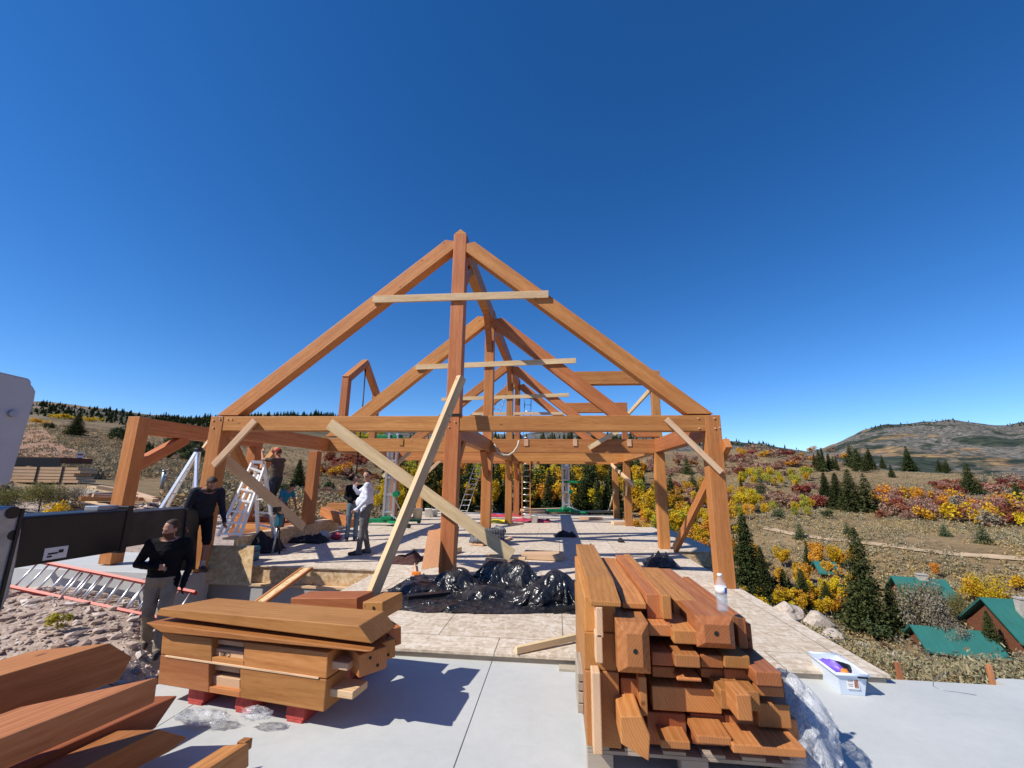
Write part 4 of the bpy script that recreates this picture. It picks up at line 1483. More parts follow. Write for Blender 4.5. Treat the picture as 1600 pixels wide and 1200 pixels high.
yb_ = Y1 - PW / 2 - .025
plank(PY(583, 468, yb_), PY(857, 460, yb_), .04, .135, 'pale board nailed level across the highest, nearest gable truss')
yb2 = Y2 - PW / 2 - .025
plank(PY(650, 574, yb2), PY(900, 563.5, yb2), .04, .135, 'pale board nailed across the second gable truss')
yb3 = Y3 - PW / 2 - .025
plank(PY(690, 624, yb3), PY(889, 617, yb3), .04, .135, 'pale board nailed across the third gable truss')
yb4 = Y4 - PW / 2 - .025
plank(PY(738, 646.5, yb4), PY(882, 646, yb4), .04, .12, 'pale board nailed across the farthest gable truss')
plank(PY(515, 662, 6.93), PY(800, 868, 6.93), .04, .19, 'wide pale plank sloping down to the right across the front king post', up=(0, 1, 0.0001) if False else (0, 0, 1))
b0 = G(580, 936, 0.0); 
plank(b0 + V(0, 0, 0.02), PY(721, 590, 6.86), .10, .14, 'long pale plank leaning from the deck up to the front king post')
plank(PY(399, 657, 6.96), PY(334, 727, 6.96), .05, .11, 'short yellowish board nailed across the left front corner post')
plank(PY(1041, 655, 6.96), PY(1127, 738, 6.96), .05, .085, 'short board nailed across the right front corner post')
plank(PX(322, 692, XL - .2) + V(0, .0, 0), PX(474, 824, XL + .14), .05, .2, 'long pale plank sloping from the left corner post to the curb')
plank(PX(1137, 692, XR + .16), PX(1055, 858, XR + .08), .09, .16, 'brown timber brace sloping behind the right front corner post', mat=TB, name='brace_timber', cat='timber')
plank(PX(935, 684, 1.6) if False else PY(968, 672, Y2 - .18), PY(920, 700, Y2 - .18), .05, .11, 'short board nailed across the second tie beam at right')
plank(PY(1018, 607, Y2 + .2), PY(977, 652, Y3 - .9), .05, .12, 'thin board sloping between the two right dormers')
plank(PX(945, 716, XR - .15), PX(990, 758, XR - .15), .05, .12, 'thin board braced to the third right-hand post')
plank(PX(1003, 763, 2.4) if False else G(976, 810, 0) + V(0, 0, .02), PX(979, 757, XR - .2), .05, .12, 'dull board leaning by the third right-hand post')
plank(G(951, 800, 0), PX(960, 766, XR - .2), .05, .12, 'dull board leaning by the farthest right-hand post')
plank(PY(598, 745, 14.3), PY(641, 706, 14.3), .05, .12, 'short pale brace near the green lift')
plank(PY(662, 744, 17.2), PY(689, 718, 17.2), .05, .12, 'short pale brace on the far left post')
# curled offcut strap hanging on the second tie
mb = MB()
cv = [PY(x, y, Y2 - .35) for x, y in ((811, 688), (809, 697), (803, 706), (795, 711), (787, 711), (778, 706), (772, 694))]
mb.tube(cv, .025, 6)
o = mb.build('webbing_strap', M['beige'])
tag(o, 'pale webbing strap looped over the second tie beam', 'strap')
# ------------------------------------------------------------------ blocks placed by the corners of their visible face
def qblock(name, pts, ext, grain, mat, label=None, cat=None, group=None, bevel=.005, parent=None, back=None):
    """pts: TL TR BR BL of the front face; back: the same four at the back (default pts + ext)"""
    pts = [Vector(p) for p in pts]
    bk = [Vector(p) for p in back] if back else [p + Vector(ext) for p in pts]
    Mx = frame_matrix(pts[0], grain, (0, 0, 1) if abs(Vector(grain).normalized().z) < .9 else (0, 1, 0))
    I = Mx.inverted()
    tl, tr, br, bl = pts
    TL, TR, BR, BL = bk
    vs = [I @ p for p in (bl, tl, BL, TL, br, tr, BR, TR)]
    mb = MB().hexa(vs)
    me_ = mb.mesh(name, mat)
    bm = bmesh.new(); bm.from_mesh(me_); bmesh.ops.recalc_face_normals(bm, faces=bm.faces); bm.to_mesh(me_); bm.free()
    o = bpy.data.objects.new(name, me_)
    COL.objects.link(o)
    o.matrix_world = Mx
    if parent is not None:
        o.parent = parent
        o.matrix_parent_inverse = parent.matrix_world.inverted()
    if bevel: add_bevel(o, bevel)
    return tag(o, label, cat, group)


def pblock(name, poly, ext, grain, mat, label=None, cat=None, group=None, bevel=.005, parent=None):
    poly = [Vector(p) for p in poly]
    Mx = frame_matrix(poly[0], grain, (0, 0, 1))
    I = Mx.inverted()
    R3 = I.to_3x3()
    mb = MB().prism([I @ p for p in poly], R3 @ Vector(ext))
    o = local_obj(name, mb, Mx, mat, parent, bevel)
    return tag(o, label, cat, group)


def disc(name, c, n, r, mat, parent, depth=.004):
    mb = MB()
    c, n = Vector(c), Vector(n).normalized()
    mb.tube([c - n * .001, c + n * depth], r, 14)
    return mb.build(name, mat, parent)


TP = M['timber_pile']; TR_ = M['timber_red_shade']
# ------------------------------------------------------------------ right-hand pile on its pallet
zx = lambda x: 880 + x / 4.0
zy = lambda y: 900 + y / 4.0


def rb(x0, y0, x1, y1, Yf, Yb, label, mat=TP, name='stacked_timber', group='timbers stacked in the right-hand pile', lift=0, parent=None, cat='timber'):
    a = PY(zx(x0), zy((y0 + y1) / 2), Yf); b = PY(zx(x1), zy((y0 + y1) / 2), Yf)
    xm = (x0 + x1) / 2
    t = PY(zx(xm), zy(y0), Yf).z; l = PY(zx(xm), zy(y1), Yf).z
    pts = [V(a.x, Yf, t), V(b.x, Yf, t), V(b.x, Yf, l), V(a.x, Yf, l)]
    if parent is not None: label = cat = group = None
    return qblock(name, pts, (0, Yb - Yf, 0), (0, 1, 0), mat, label, cat, group, .006, parent)


def tongue(par, x0, y0, x1, y1, Yf, Yb, mat=None):
    return rb(x0, y0, x1, y1, Yf, Yb, None, mat or M['tenon'], 'tenon', None, 0, par)


def slope_end(x0, x1, ytop, ylip, ybot, Yt, Yl, Yb, label, mat=TP):
    xm = (x0 + x1) / 2
    a = PY(zx(x0), zy(ylip), Yl).x; b = PY(zx(x1), zy(ylip), Yl).x
    zt = PY(zx(xm), zy(ytop), Yt).z; zl = PY(zx(xm), zy(ylip), Yl).z; zb = PY(zx(xm), zy(ybot), Yl).z
    poly = [V(a, Yl, zb), V(a, Yl, zl), V(a, Yt, zt), V(a, Yb, zt), V(a, Yb, zb)]
    return pblock('stacked_timber', poly, (b - a, 0, 0), (0, 1, 0), mat, label, 'timber', 'timbers stacked in the right-hand pile', .006)


def bevel_end(x0, y0, x1, y1, Yf, Yb, label, hole=None, ch=.035, mat=TP, hmat=None):
    """post end with its four edges chamfered and a bored hole"""
    xm = (x0 + x1) / 2; ym = (y0 + y1) / 2
    a = PY(zx(x0), zy(ym), Yf).x; b = PY(zx(x1), zy(ym), Yf).x
    t = PY(zx(xm), zy(y0), Yf).z; l = PY(zx(xm), zy(y1), Yf).z
    o_ = [V(a, Yf + ch, l), V(a, Yf + ch, t), V(b, Yf + ch, t), V(b, Yf + ch, l)]
    i_ = [V(a + ch, Yf, l + ch), V(a + ch, Yf, t - ch), V(b - ch, Yf, t - ch), V(b - ch, Yf, l + ch)]
    bk = [V(p.x, Yb, p.z) for p in o_]
    Mx = frame_matrix(o_[0], (0, 1, 0), (0, 0, 1)); I = Mx.inverted()
    vs = [I @ p for p in i_ + o_ + bk]
    fs = [(0, 1, 2, 3)] + [(i, 4 + i, 4 + (i + 1) % 4, (i + 1) % 4) for i in range(4)] + [(4 + i, 8 + i, 8 + (i + 1) % 4, 4 + (i + 1) % 4) for i in range(4)] + [(11, 10, 9, 8)]
    mb = MB().add(vs, fs)
    me_ = mb.mesh('stacked_timber', mat)
    bm = bmesh.new(); bm.from_mesh(me_); bmesh.ops.recalc_face_normals(bm, faces=bm.faces); bm.to_mesh(me_); bm.free()
    o = bpy.data.objects.new('stacked_timber', me_); COL.objects.link(o); o.matrix_world = Mx
    add_bevel(o, .003)
    tag(o, label, 'timber', 'timbers stacked in the right-hand pile')
    if hole: disc('bored_hole', PY(zx(hole[0]), zy(hole[1]), Yf), (0, -1, 0), .013, M['rubber'], o, .002)
    return o


# left column on edge
L1 = rb(133, 130, 328, 353, 2.80, 4.2, 'upright timber end at the top left of the right pile with a pale tongue'); tongue(L1, 205, 195, 250, 388, 2.70, 2.82)
L2 = rb(130, 356, 332, 592, 2.79, 4.1, 'second upright timber end down the left side of the right pile'); tongue(L2, 202, 364, 248, 548, 2.70, 2.80)
L3 = rb(143, 598, 356, 1074, 2.78, 4.15, 'tallest upright timber end at the lower left of the right pile'); tongue(L3, 184, 604, 240, 1120, 2.69, 2.79)
slope_end(168, 362, 8, 158, 192, 3.06, 2.70, 4.55, 'long timber with a sloped end lying on the top left of the right pile')
slope_end(370, 520, 98, 168, 206, 3.05, 2.86, 4.3, 'timber with a scooped sloping end behind the top left one on the right pile')
o = rb(522, 112, 622, 268, 2.90, 4.32, 'timber with a stepped end, middle of the top row of the right pile'); rb(619, 120, 678, 272, 2.84, 4.32, None, TP, 'step', None, 0, o)
rb(378, 212, 520, 262, 3.0, 4.2, 'shaded timber under the scooped one near the top of the right pile')
bevel_end(345, 305, 552, 630, 2.62, 4.0, 'big square timber end with chamfered edges and a bored hole, left of the right pile', (452, 472), .045)
# wide long timber whose end carries the bottle
C_ = bevel_end(843, 262, 1085, 466, 2.70, 4.08, 'wide long timber with chamfered bored end, carrying the water bottle', (958, 360), .035)
rb(690, 150, 842, 275, 3.05, 4.1, 'long timber beside the wide one on top of the right pile')
rb(1092, 262, 1150, 456, 2.88, 4.0, 'thin pale edged timber right of the one carrying the bottle', M['timber'])
rb(1148, 300, 1182, 460, 2.98, 3.9, 'narrow reddish timber at the right edge of the pile top', TR_)
# middle rows
rb(535, 302, 681, 378, 2.80, 4.0, 'small block end under the stepped timber of the right pile')
rb(690, 342, 850, 428, 2.74, 4.0, 'block end beside the bottle timber, third from left in its row')
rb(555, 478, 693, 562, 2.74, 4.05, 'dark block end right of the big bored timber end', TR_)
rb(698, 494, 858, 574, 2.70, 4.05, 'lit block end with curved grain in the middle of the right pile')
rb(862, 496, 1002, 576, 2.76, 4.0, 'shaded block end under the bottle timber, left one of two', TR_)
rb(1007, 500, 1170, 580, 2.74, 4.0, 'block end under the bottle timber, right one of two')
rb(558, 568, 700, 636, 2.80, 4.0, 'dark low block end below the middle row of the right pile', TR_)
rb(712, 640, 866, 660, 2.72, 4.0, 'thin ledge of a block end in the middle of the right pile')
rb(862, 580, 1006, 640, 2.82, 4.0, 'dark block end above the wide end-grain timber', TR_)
rb(1008, 584, 1182, 652, 2.80, 4.0, 'end-grain block above the timber with the drooping tongue')
rb(1205, 600, 1370, 692, 2.66, 3.62, 'long timber sloping out at the right side of the right pile')
rb(1212, 692, 1380, 756, 2.74, 3.7, 'thin timber end under the long one at the right side of the pile')
# lower rows
rb(558, 700, 988, 852, 2.77, 4.1, 'wide timber end showing growth rings in the lower middle of the right pile')
o = rb(985, 716, 1232, 842, 2.66, 4.0, 'block end with a narrow drooping tongue in the right pile')
tongue(o, 1085, 742, 1182, 908, 2.52, 2.67, TP)
rb(1218, 800, 1424, 952, 2.74, 4.0, 'pale lit timber end at the right of the pile above the long bottom tongue')
o = rb(362, 640, 476, 852, 2.80, 4.1, 'end-grain timber between the tall left timbers and the wide one'); tongue(o, 477, 632, 526, 876, 2.72, 2.81, TP)
poly = [PY(zx(x), zy(y), 2.56) for x, y in ((357, 880), (492, 876), (545, 1000), (536, 1160), (362, 1050))]
pblock('stacked_timber', poly, (0, .75, 0), (0, 1, 0), TP, 'long timber with a pointed end jutting out low at the left of the right pile', 'timber', 'timbers stacked in the right-hand pile', .005)
o = rb(528, 856, 772, 1062, 2.80, 4.1, 'dark timber end with short tongue beside the jutting pointed timber', TR_); tongue(o, 612, 1030, 796, 1084, 2.66, 2.81, TP)
o = rb(802, 864, 1012, 1060, 2.80, 4.1, 'timber end with two pegged holes in its tongue, bottom middle of the right pile', TR_); tn = tongue(o, 838, 1002, 1055, 1056, 2.62, 2.81, TP)
for hx in (855, 985): disc('peg_hole', PY(zx(hx), zy(972), 2.70) , (0, 0, 1), .009, M['tenon'], o, .003)
o = rb(1018, 884, 1472, 1064, 2.80, 4.1, 'widest timber end at the bottom right of the right pile with ring grain'); tn = tongue(o, 1062, 1066, 1520, 1126, 2.60, 2.81, TP)
for hx in (1120, 1275): disc('peg_hole', PY(zx(hx), zy(1045), 2.69), (0, 0, 1), .009, M['tenon'], o, .003)
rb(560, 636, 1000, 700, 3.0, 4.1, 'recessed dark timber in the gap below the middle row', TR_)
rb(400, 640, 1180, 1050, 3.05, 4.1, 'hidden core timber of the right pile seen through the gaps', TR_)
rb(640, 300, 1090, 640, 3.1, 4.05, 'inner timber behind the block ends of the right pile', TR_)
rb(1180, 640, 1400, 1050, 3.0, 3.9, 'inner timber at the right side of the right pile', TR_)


def pallet(label, origin, ux, L, Wd, mat, hh=.13, nbl=3, board=None):
    """origin: front-left ground corner, ux: unit vector along the front"""
    ux = Vector(ux).normalized(); uy = Vector((-ux.y, ux.x, 0))
    e = empty('pallet', origin, label, 'pallet')
    O = Vector(origin)
    Rm = Matrix(((ux.x, uy.x, 0), (ux.y, uy.y, 0), (0, 0, 1)))

    def part(nm, c, s, m=mat):
        c = O + ux * c[0] + uy * c[1] + V(0, 0, c[2])
        mb = MB().box((0, 0, 0), s)
        Mx = Matrix.Translation(c) @ Rm.to_4x4()
        return local_obj(nm, mb, Mx, m, e, .003)
    for i in range(nbl):
        for j in range(3):
            part('block', (.07 + (L - .14) * i / (nbl - 1), .05 + (Wd - .1) * j / 2, .018 + (hh - .055) / 2 + .001), (.14, .1, hh - .055))
        part('bottom_board', (.07 + (L - .14) * i / (nbl - 1), Wd / 2, .009), (.12, Wd, .018), board or mat)
    for j in range(3):
        part('stringer', (L / 2, .05 + (Wd - .1) * j / 2, hh - .027), (L, .1, .018), board or mat)
    n = 6
    for i in range(n):
        part('top_board', (.06 + (L - .12) * i / (n - 1), Wd / 2, hh - .0085), (.12, Wd, .017), board or mat)
    return e


p2 = pallet('weathered grey wooden pallet under the right-hand timber pile', (.15, 2.78, K), (1, 0, 0), 1.14, 1.3, M['greywood'], .145)
# slats standing on the left side of the pallet
for i, (ya, yb) in enumerate(((608, 662), (668, 720), (726, 796), (800, 860))):
    a = PY(zx(90), zy(ya), 3.05); b = PY(zx(128), zy(yb), 3.05)
    qblock('dunnage_block', [a, V(b.x, a.y, a.z), b, V(a.x, a.y, b.z)], (0, .35, 0), (0, 1, 0), M['greywood'], 'weathered dunnage block at the left side of the right pile', 'block', 'dunnage blocks along the right pile', .004)

# bottle of water
bt = empty('water_bottle', PY(1130, 962, 2.84), 'clear plastic water bottle with blue and white label on the right pile', 'bottle')
BO = bt.matrix_world.translation.copy()
ztop_C = PY(zx(964), zy(262), 2.70).z
BO.z = ztop_C + .001
bt.matrix_world = Matrix.Translation(BO)
MB().lathe([(.026, 0), (.031, .006), (.031, .03), (.029, .035), (.031, .04), (.031, .075), (.0295, .08), (.031, .085), (.031, .135), (.026, .155), (.014, .18), (.0125, .184), (.0125, .19)], BO, 22).build('shell', M['bottle'], bt)
MB().lathe([(.024, .003), (.0285, .008), (.0285, .12), (.0285, .125)], BO, 18).build('water', M['water'], bt)
lb_ = MB().lathe([(.0316, .094), (.0316, .134)], BO, 22).build('label', [M['white']], bt)
mb = MB()
for k in range(5):
    a0 = -1.25 + k * .22
    mb.add([BO + V(.0322 * math.cos(a), .0322 * math.sin(a), z) for a in (a0, a0 + .22) for z in (.1, .13)], [(0, 2, 3, 1)])
mb.build('label_panel', plain('label_blue', (.02, .12, .55), .4), lb_)
MB().lathe([(.0145, .187), (.0145, .2), (.013, .203)], BO, 16).build('cap', M['white'], bt)

# ------------------------------------------------------------------ left pile on the red pallet
PA, PB = G(275, 1105, K), G(465, 1140, K)
u = (PB - PA); u.z = 0; u.normalize()
nf = Vector((u.y, -u.x, 0))               # towards the camera
lx = lambda x: 200 + x / 4.0
ly = lambda y: 900 + y / 4.0


def PF(x, y, off=0.0):
    return PPL(lx(x), ly(y), PA + nf * off, nf)


GL = 'timbers stacked on the red pallet'
MINUS = -nf


def lblock(TL, TR, BR, BL, off, depth, label, mat=TP, name='stacked_timber', parent=None, bevel=.006, back_trim=(0, 0)):
    pts = [PF(*TL, off), PF(*TR, off), PF(*BR, off), PF(*BL, off)]
    bk = [p + MINUS * depth for p in pts]
    bk[0] += u * back_trim[0]; bk[3] += u * back_trim[0]
    bk[1] += u * back_trim[1]; bk[2] += u * back_trim[1]
    if parent is not None: return qblock(name, pts, None, u, mat, None, None, None, bevel, parent, bk)
    return qblock(name, pts, None, u, mat, label, 'timber', GL, bevel, None, bk)


# slotted timbers: left length, right length and a recessed web with pale slot walls
def slotted(yTL, yTR, yBL, yBR, s0, s1, label, sy0, sy1):
    def yt(x): return yTL[1] + (yTR[1] - yTL[1]) * (x - yTL[0]) / (yTR[0] - yTL[0])
    def yb(x): return yBL[1] + (yBR[1] - yBL[1]) * (x - yBL[0]) / (yBR[0] - yBL[0])
    o = lblock(yTL, (s0, yt(s0)), (s0, yb(s0)), yBL, .0, .26, label)
    lblock((s1, yt(s1)), yTR, yBR, (s1, yb(s1)), .0, .26, None, TP, 'beam_end', o)
    h = yb(s0) - yt(s0)
    lblock((s0 + 2, yt(s0) + h * .80), (s1 - 2, yt(s1) + h * .80), (s1 - 2, yb(s1) - 3), (s0 + 2, yb(s0) - 3), -.004, .25, None, TP, 'slot_sill', o, .002)
    lblock((s0 + 8, yt(s0) + h * .42), (s1 - 2, yt(s1) + h * .42), (s1 - 2, yt(s1) + h * .8), (s0 + 8, yt(s0) + h * .8), -.035, .2, None, M['tenon'], 'slot_block', o, .003)
    lblock((s0 + 8, yt(s0) + h * .02), (s1 - 2, yt(s1) + h * .02), (s1 - 2, yt(s1) + h * .22), (s0 + 8, yt(s0) + h * .22), -.05, .18, None, M['tenon'], 'slot_block', o, .003)
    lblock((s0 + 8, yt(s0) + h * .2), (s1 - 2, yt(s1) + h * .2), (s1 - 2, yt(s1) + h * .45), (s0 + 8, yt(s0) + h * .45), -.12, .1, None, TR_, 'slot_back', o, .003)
    return o


o = slotted((203, 492), (1240, 650), (184, 676), (1222, 852), 505, 700, 'lower slotted timber at the front of the red pallet', 580, 740)
tn = lblock((1240, 715), (1425, 668), (1415, 690), (1300, 780), -.02, .16, None, M['tenon'], 'tenon', o) if False else None
a = PF(1238, 700, -.05); tn = qblock('tenon', [a, a + u * .2, a + u * .2 + V(0, 0, -.045), a + V(0, 0, -.045)], MINUS * .17, u, M['tenon'], parent=o)
o = slotted((215, 350), (1250, 478), (203, 488), (1240, 644), 522, 724, 'upper slotted timber of the red pallet pile', 400, 545)
a = PF(1250, 530, -.05); tn = qblock('tenon', [a, a + u * .15, a + u * .15 + V(0, 0, -.045), a + V(0, 0, -.045)], MINUS * .17, u, M['tenon'], parent=o)
lblock((230, 496), (1190, 634), (1188, 646), (230, 506), .006, .05, None, M['rawfir'], 'spacer_strip', o, .001)
# handwriting on the pale slot block
def text_mesh(name, s, size, Mx, mat, parent=None, depth=.0006):
    cu = bpy.data.curves.new(name, 'FONT')
    cu.body = s; cu.size = size; cu.extrude = depth; cu.align_x = 'CENTER'; cu.align_y = 'CENTER'
    t = bpy.data.objects.new(name, cu)
    COL.objects.link(t)
    dg = bpy.context.evaluated_depsgraph_get()
    me_ = bpy.data.meshes.new_from_object(t.evaluated_get(dg))
    bpy.data.objects.remove(t)
    me_.materials.clear(); me_.materials.append(mat)
    o = bpy.data.objects.new(name, me_); COL.objects.link(o); o.matrix_world = Mx
    if parent is not None:
        o.parent = parent; o.matrix_parent_inverse = parent.matrix_world.inverted()
    return o


def face_matrix(c, right, up_, n, flip=False):
    r = Vector(right).normalized(); uu = Vector(up_).normalized(); nn = Vector(n).normalized()
    if flip: r, uu = -r, -uu
    return Matrix(((r.x, uu.x, nn.x, c[0]), (r.y, uu.y, nn.y, c[1]), (r.z, uu.z, nn.z, c[2]), (0, 0, 0, 1)))


text_mesh('pencil_mark', 'C-003', .035, face_matrix(PF(608, 488, -.033), u, (0, 0, 1), nf, True), M['black'], o)

# upper boards with pointed ends
def pointed(pts_front, off, depth, label, mat=TP, inset0=0.0, inset1=0.0):
    """front face quad whose two ends are cut back towards the rear (seen as slanted ends of the top face)"""
    return lblock(*pts_front, off, depth, label, mat, back_trim=(inset0, inset1))


pointed(((108, 292), (1525, 470), (1490, 476), (205, 352)), .05, .40, 'long plank with slanted ends lying on the slotted timbers of the red pallet', TR_, .14, -.10)
pointed(((202, 200), (1442, 312), (1524, 424), (168, 246)), .01, .34, 'long timber with slanted ends on top of the red pallet pile', TP, .14, -.02)
# blocks at the back right of the pile
def backblock(x0, y0, x1, y1, off, length, label, mat=TR_, ext=None):
    a = PF(x0, y0, off); b = PF(x1, y0, off); c = PF(x1, y1, off); d = PF(x0, y1, off)
    return qblock('stacked_timber', [a, b, c, d], MINUS * length, u if ext is None else -MINUS, mat, label, 'timber', GL, .006)


backblock(1016, 138, 1432, 236, -.52, .24, 'short dark timber with a rebated edge behind the top timber of the red pallet')
o = backblock(1466, 162, 1592, 272, -.42, .30, 'timber end with one bored hole at the back right of the red pallet pile', TP, 1)
disc('bored_hole', PF(1535, 200, -.418), nf, .011, M['rubber'], o, .003)
for nm, px, py, off, s, lab in (('stacked_timber', 610, 998, -.40, .17, 'timber turned on its corner at the right end of the red pallet pile'),
                                ('stacked_timber', 583, 1034, -.12, .19, 'tilted timber with bored end low at the right of the red pallet pile'),
                                ('stacked_timber', 600, 1018, -.30, .17, 'tilted timber behind the bored one at the right of the red pallet pile')):
    c = PPL(px, py, PA + nf * off, nf)
    d = (-u * .80 + MINUS * .60).normalized()
    Mx = frame_matrix(c, d, (nf * .35 + u * .35 + V(0, 0, .87)))
    mb = MB().box2((0, -s * .5, -s * .36), (.5, s * .5, s * .36))
    o = local_obj(nm, mb, Mx, TP, None, .007)
    tag(o, lab, 'timber', GL)
    f0 = Mx @ V(0, 0, 0); nn = Mx.to_3x3() @ V(-1, 0, 0)
    disc('bored_hole', f0 + (Mx.to_3x3() @ V(0, .02, .03)), nn, .010, M['rubber'], o, .003)
    disc('bored_hole', f0 + (Mx.to_3x3() @ V(0, -.03, -.03)), nn, .010, M['rubber'], o, .003)
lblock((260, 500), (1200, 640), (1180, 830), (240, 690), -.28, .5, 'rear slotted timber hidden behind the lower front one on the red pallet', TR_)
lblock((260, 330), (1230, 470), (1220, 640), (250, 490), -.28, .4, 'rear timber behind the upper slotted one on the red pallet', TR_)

p1o = PA + MINUS * .06 + u * .02
rp = pallet('chipped red painted wooden pallet under the left timber pile', p1o, u, (PB - PA).length - .03, .95, M['redpaint'], .15, 3, M['redpaint'])
c = p1o + u * ((PB - PA).length - .028) + MINUS * .32 + V(0, 0, .072)
text_mesh('pallet_stencil', 'PECO', .085, face_matrix(c + u * .002 + u * .0, MINUS, (0, 0, 1), u), M['white'], rp)
# stretch-wrap scraps at the pallet foot
def crumple(name, mat, c, r, seed, amp=.35, freq=3.0, n=26, m=18, squash=True):
    mb = MB()
    mb.ellipsoid((0, 0, 0), (1, 1, 1), None, n, m)
    out = []
    for v in mb.v:
        p = Vector(v)
        k = 1 + amp * mnoise.noise(p * freq + Vector((seed, seed * 2.3, 0))) + amp * .5 * abs(mnoise.noise(p * freq * 2.7 + Vector((seed, 1, 2))))
        q = Vector((p.x * r[0] * k, p.y * r[1] * k, p.z * r[2] * k)) + Vector(c)
        out.append(tuple(q))
    mb.v = out
    return mb


mb = crumple('', None, PF(470, 905, .14) + V(0, 0, .02), (.16, .05, .035), 3.3, .7, 4)
o = mb.build('plastic_wrap_scrap', M['poly_clear'])
for v in o.data.vertices: v.co.z = max(v.co.z, K + .002)
tag(o, 'torn clear stretch wrap lying in front of the red pallet', 'plastic wrap')
mb = crumple('', None, PF(800, 880, .08) + V(0, 0, .02), (.09, .04, .03), 5.3, .7, 4)
o = mb.build('plastic_wrap_scrap', M['poly_clear'])
for v in o.data.vertices: v.co.z = max(v.co.z, K + .002)
tag(o, 'small scrap of clear wrap by the middle block of the red pallet', 'plastic wrap')

# ------------------------------------------------------------------ long timbers in the left foreground
dF = ray(1020, 751); dF.z = 0; dF.normalize()
nR = Vector((dF.y, -dF.x, 0))             # to the right of their run
fx = lambda x: x / 4.0
fy = lambda y: 900 + y / 4.0
GF = 'long timbers heaped in the left foreground'


def fore(front, z0, zi, w, label, L=4.2, mat=TP, plan=.3):
    """front: picture corners (zoomed) of the far end of the side that faces right; the timber runs back past the camera"""
    E = G(fx(front[zi][0]), fy(front[zi][1]), z0)
    P = [PPL(fx(x), fy(y), E, nR) for x, y in front]
    zt, zb = P[0].z, P[-1].z
    poly = P + [V(P[-1].x, P[-1].y, zb) - dF * L, V(P[0].x, P[0].y, zt) - dF * L]
    o = pblock('long_timber', poly, -nR * w, dF, mat, label, 'timber', GF, .007)
    # far left edge is cut back in plan
    I = o.matrix_world.inverted()
    for v in o.data.vertices:
        p = o.matrix_world @ v.co
        s = (p - E).dot(-nR) / w
        along = (p - E).dot(dF)
        if s > .5 and along > -1.2:
            v.co = I @ (p - dF * plan)
    return o


fore([(690, 418), (830, 505), (745, 655)], .50, 0, .27, 'leftmost long timber with a pointed end in the left foreground', plan=.22)
fore([(990, 628), (968, 792)], .46, 0, .26, 'long timber with bright top face in the middle of the left foreground heap', plan=.42)
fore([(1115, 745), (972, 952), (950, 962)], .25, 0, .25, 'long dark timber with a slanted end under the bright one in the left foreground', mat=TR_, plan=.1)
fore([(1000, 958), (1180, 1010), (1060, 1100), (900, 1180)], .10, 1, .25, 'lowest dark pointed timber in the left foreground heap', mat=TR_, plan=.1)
o = fore([(1558, 1040), (1558, 1190)], .16, 0, .10, 'short bright timber with a nubbed end at the bottom of the picture', L=2.0, plan=.06)
E5 = G(fx(1558), fy(1040), .16)
qblock('end_nub', [E5 + V(-.07, .0, 0), E5 + V(-.02, .0, 0), E5 + V(-.02, 0, -.05), E5 + V(-.07, 0, -.05)], dF * .045, dF, TP, parent=o)
for i, dd in enumerate((.25, 1.05)):
    e = G(295, 1152, .1) - dF * dd
    timber('dunnage_board', V(e.x - .9, e.y, K + .035), V(e.x + .55, e.y + .05, K + .035), .1, .07, M['greywood'], bevel=.004,
           label='grey dunnage board under the left foreground timbers', cat='board', group='dunnage boards under the foreground timbers')
    timber('spacer_block', V(e.x - .9, e.y, .055), V(e.x - .1, e.y + .04, .055), .16, .10, M['greywood'], bevel=.004,
           label='grey spacer under the left foreground timbers', cat='block', group='spacers under the foreground timbers')

# ------------------------------------------------------------------ black plastic sheeting on the deck
def heap(name, mat, bounds, peaks, res, seed, thin=.012, fold=.10, edge=.25, outline=None, z0=0.0):
    x0, x1, y0, y1 = bounds
    nx, ny = res
    vs, keep = [], {}
    for j in range(ny + 1):
        for i in range(nx + 1):
            x = x0 + (x1 - x0) * i / nx; y = y0 + (y1 - y0) * j / ny
            wob = .10 * mnoise.noise((x * 2.1, y * 2.1, seed)) + .05 * mnoise.noise((x * 6, y * 6, seed + 3))
            e = min((x - x0) / (x1 - x0), (x1 - x) / (x1 - x0), (y - y0) / (y1 - y0), (y1 - y) / (y1 - y0)) * 2 + wob
            zz = 0
            for (px_, py_, h, r) in peaks:
                d2 = ((x - px_) ** 2 + (y - py_) ** 2) / (r * r)
                zz = max(zz, h * math.exp(-d2))
            rid = 1 - abs(mnoise.noise((x * 3.1 + seed, y * 3.1, .3))) * 2
            rid2 = 1 - abs(mnoise.noise((x * 7.3, y * 7.3 + seed, 2.3))) * 2
            rid3 = 1 - abs(mnoise.noise((x * 17.3, y * 15.3 + seed, 4.3))) * 2
            f = min(1, max(0, e / edge))
            z = zz * (.72 + .28 * rid + .14 * rid2) + fold * (.35 + zz) * (.6 * max(0, rid) ** 2 + .35 * max(0, rid2) ** 2 + .16 * max(0, rid3))
            keep[(i, j)] = e > .06
            vs.append((x + .03 * mnoise.noise((x * 9, y * 9, seed + 8)), y + .03 * mnoise.noise((x * 9, y * 9, seed + 11)), z0 + thin * f + max(0, z) * f))
    fs = []
    for j in range(ny):
        for i in range(nx):
            if keep[(i, j)] and keep[(i + 1, j)] and keep[(i, j + 1)] and keep[(i + 1, j + 1)]:
                a = j * (nx + 1) + i
                fs.append((a, a + 1, a + nx + 2, a + nx + 1))
    mb = MB()
    mb.v = vs
    for f in fs: mb.f.append(list(f)); mb.m.append(0); mb.sm.append(True)
    o = mb.build(name, mat)
    bm = bmesh.new(); bm.from_mesh(o.data)
    bmesh.ops.delete(bm, geom=[v for v in bm.verts if not v.link_faces], context='VERTS')
    bm.to_mesh(o.data); bm.free()
    so_ = o.modifiers.new('solid', 'SOLIDIFY'); so_.thickness = .004; so_.offset = 1
    return o


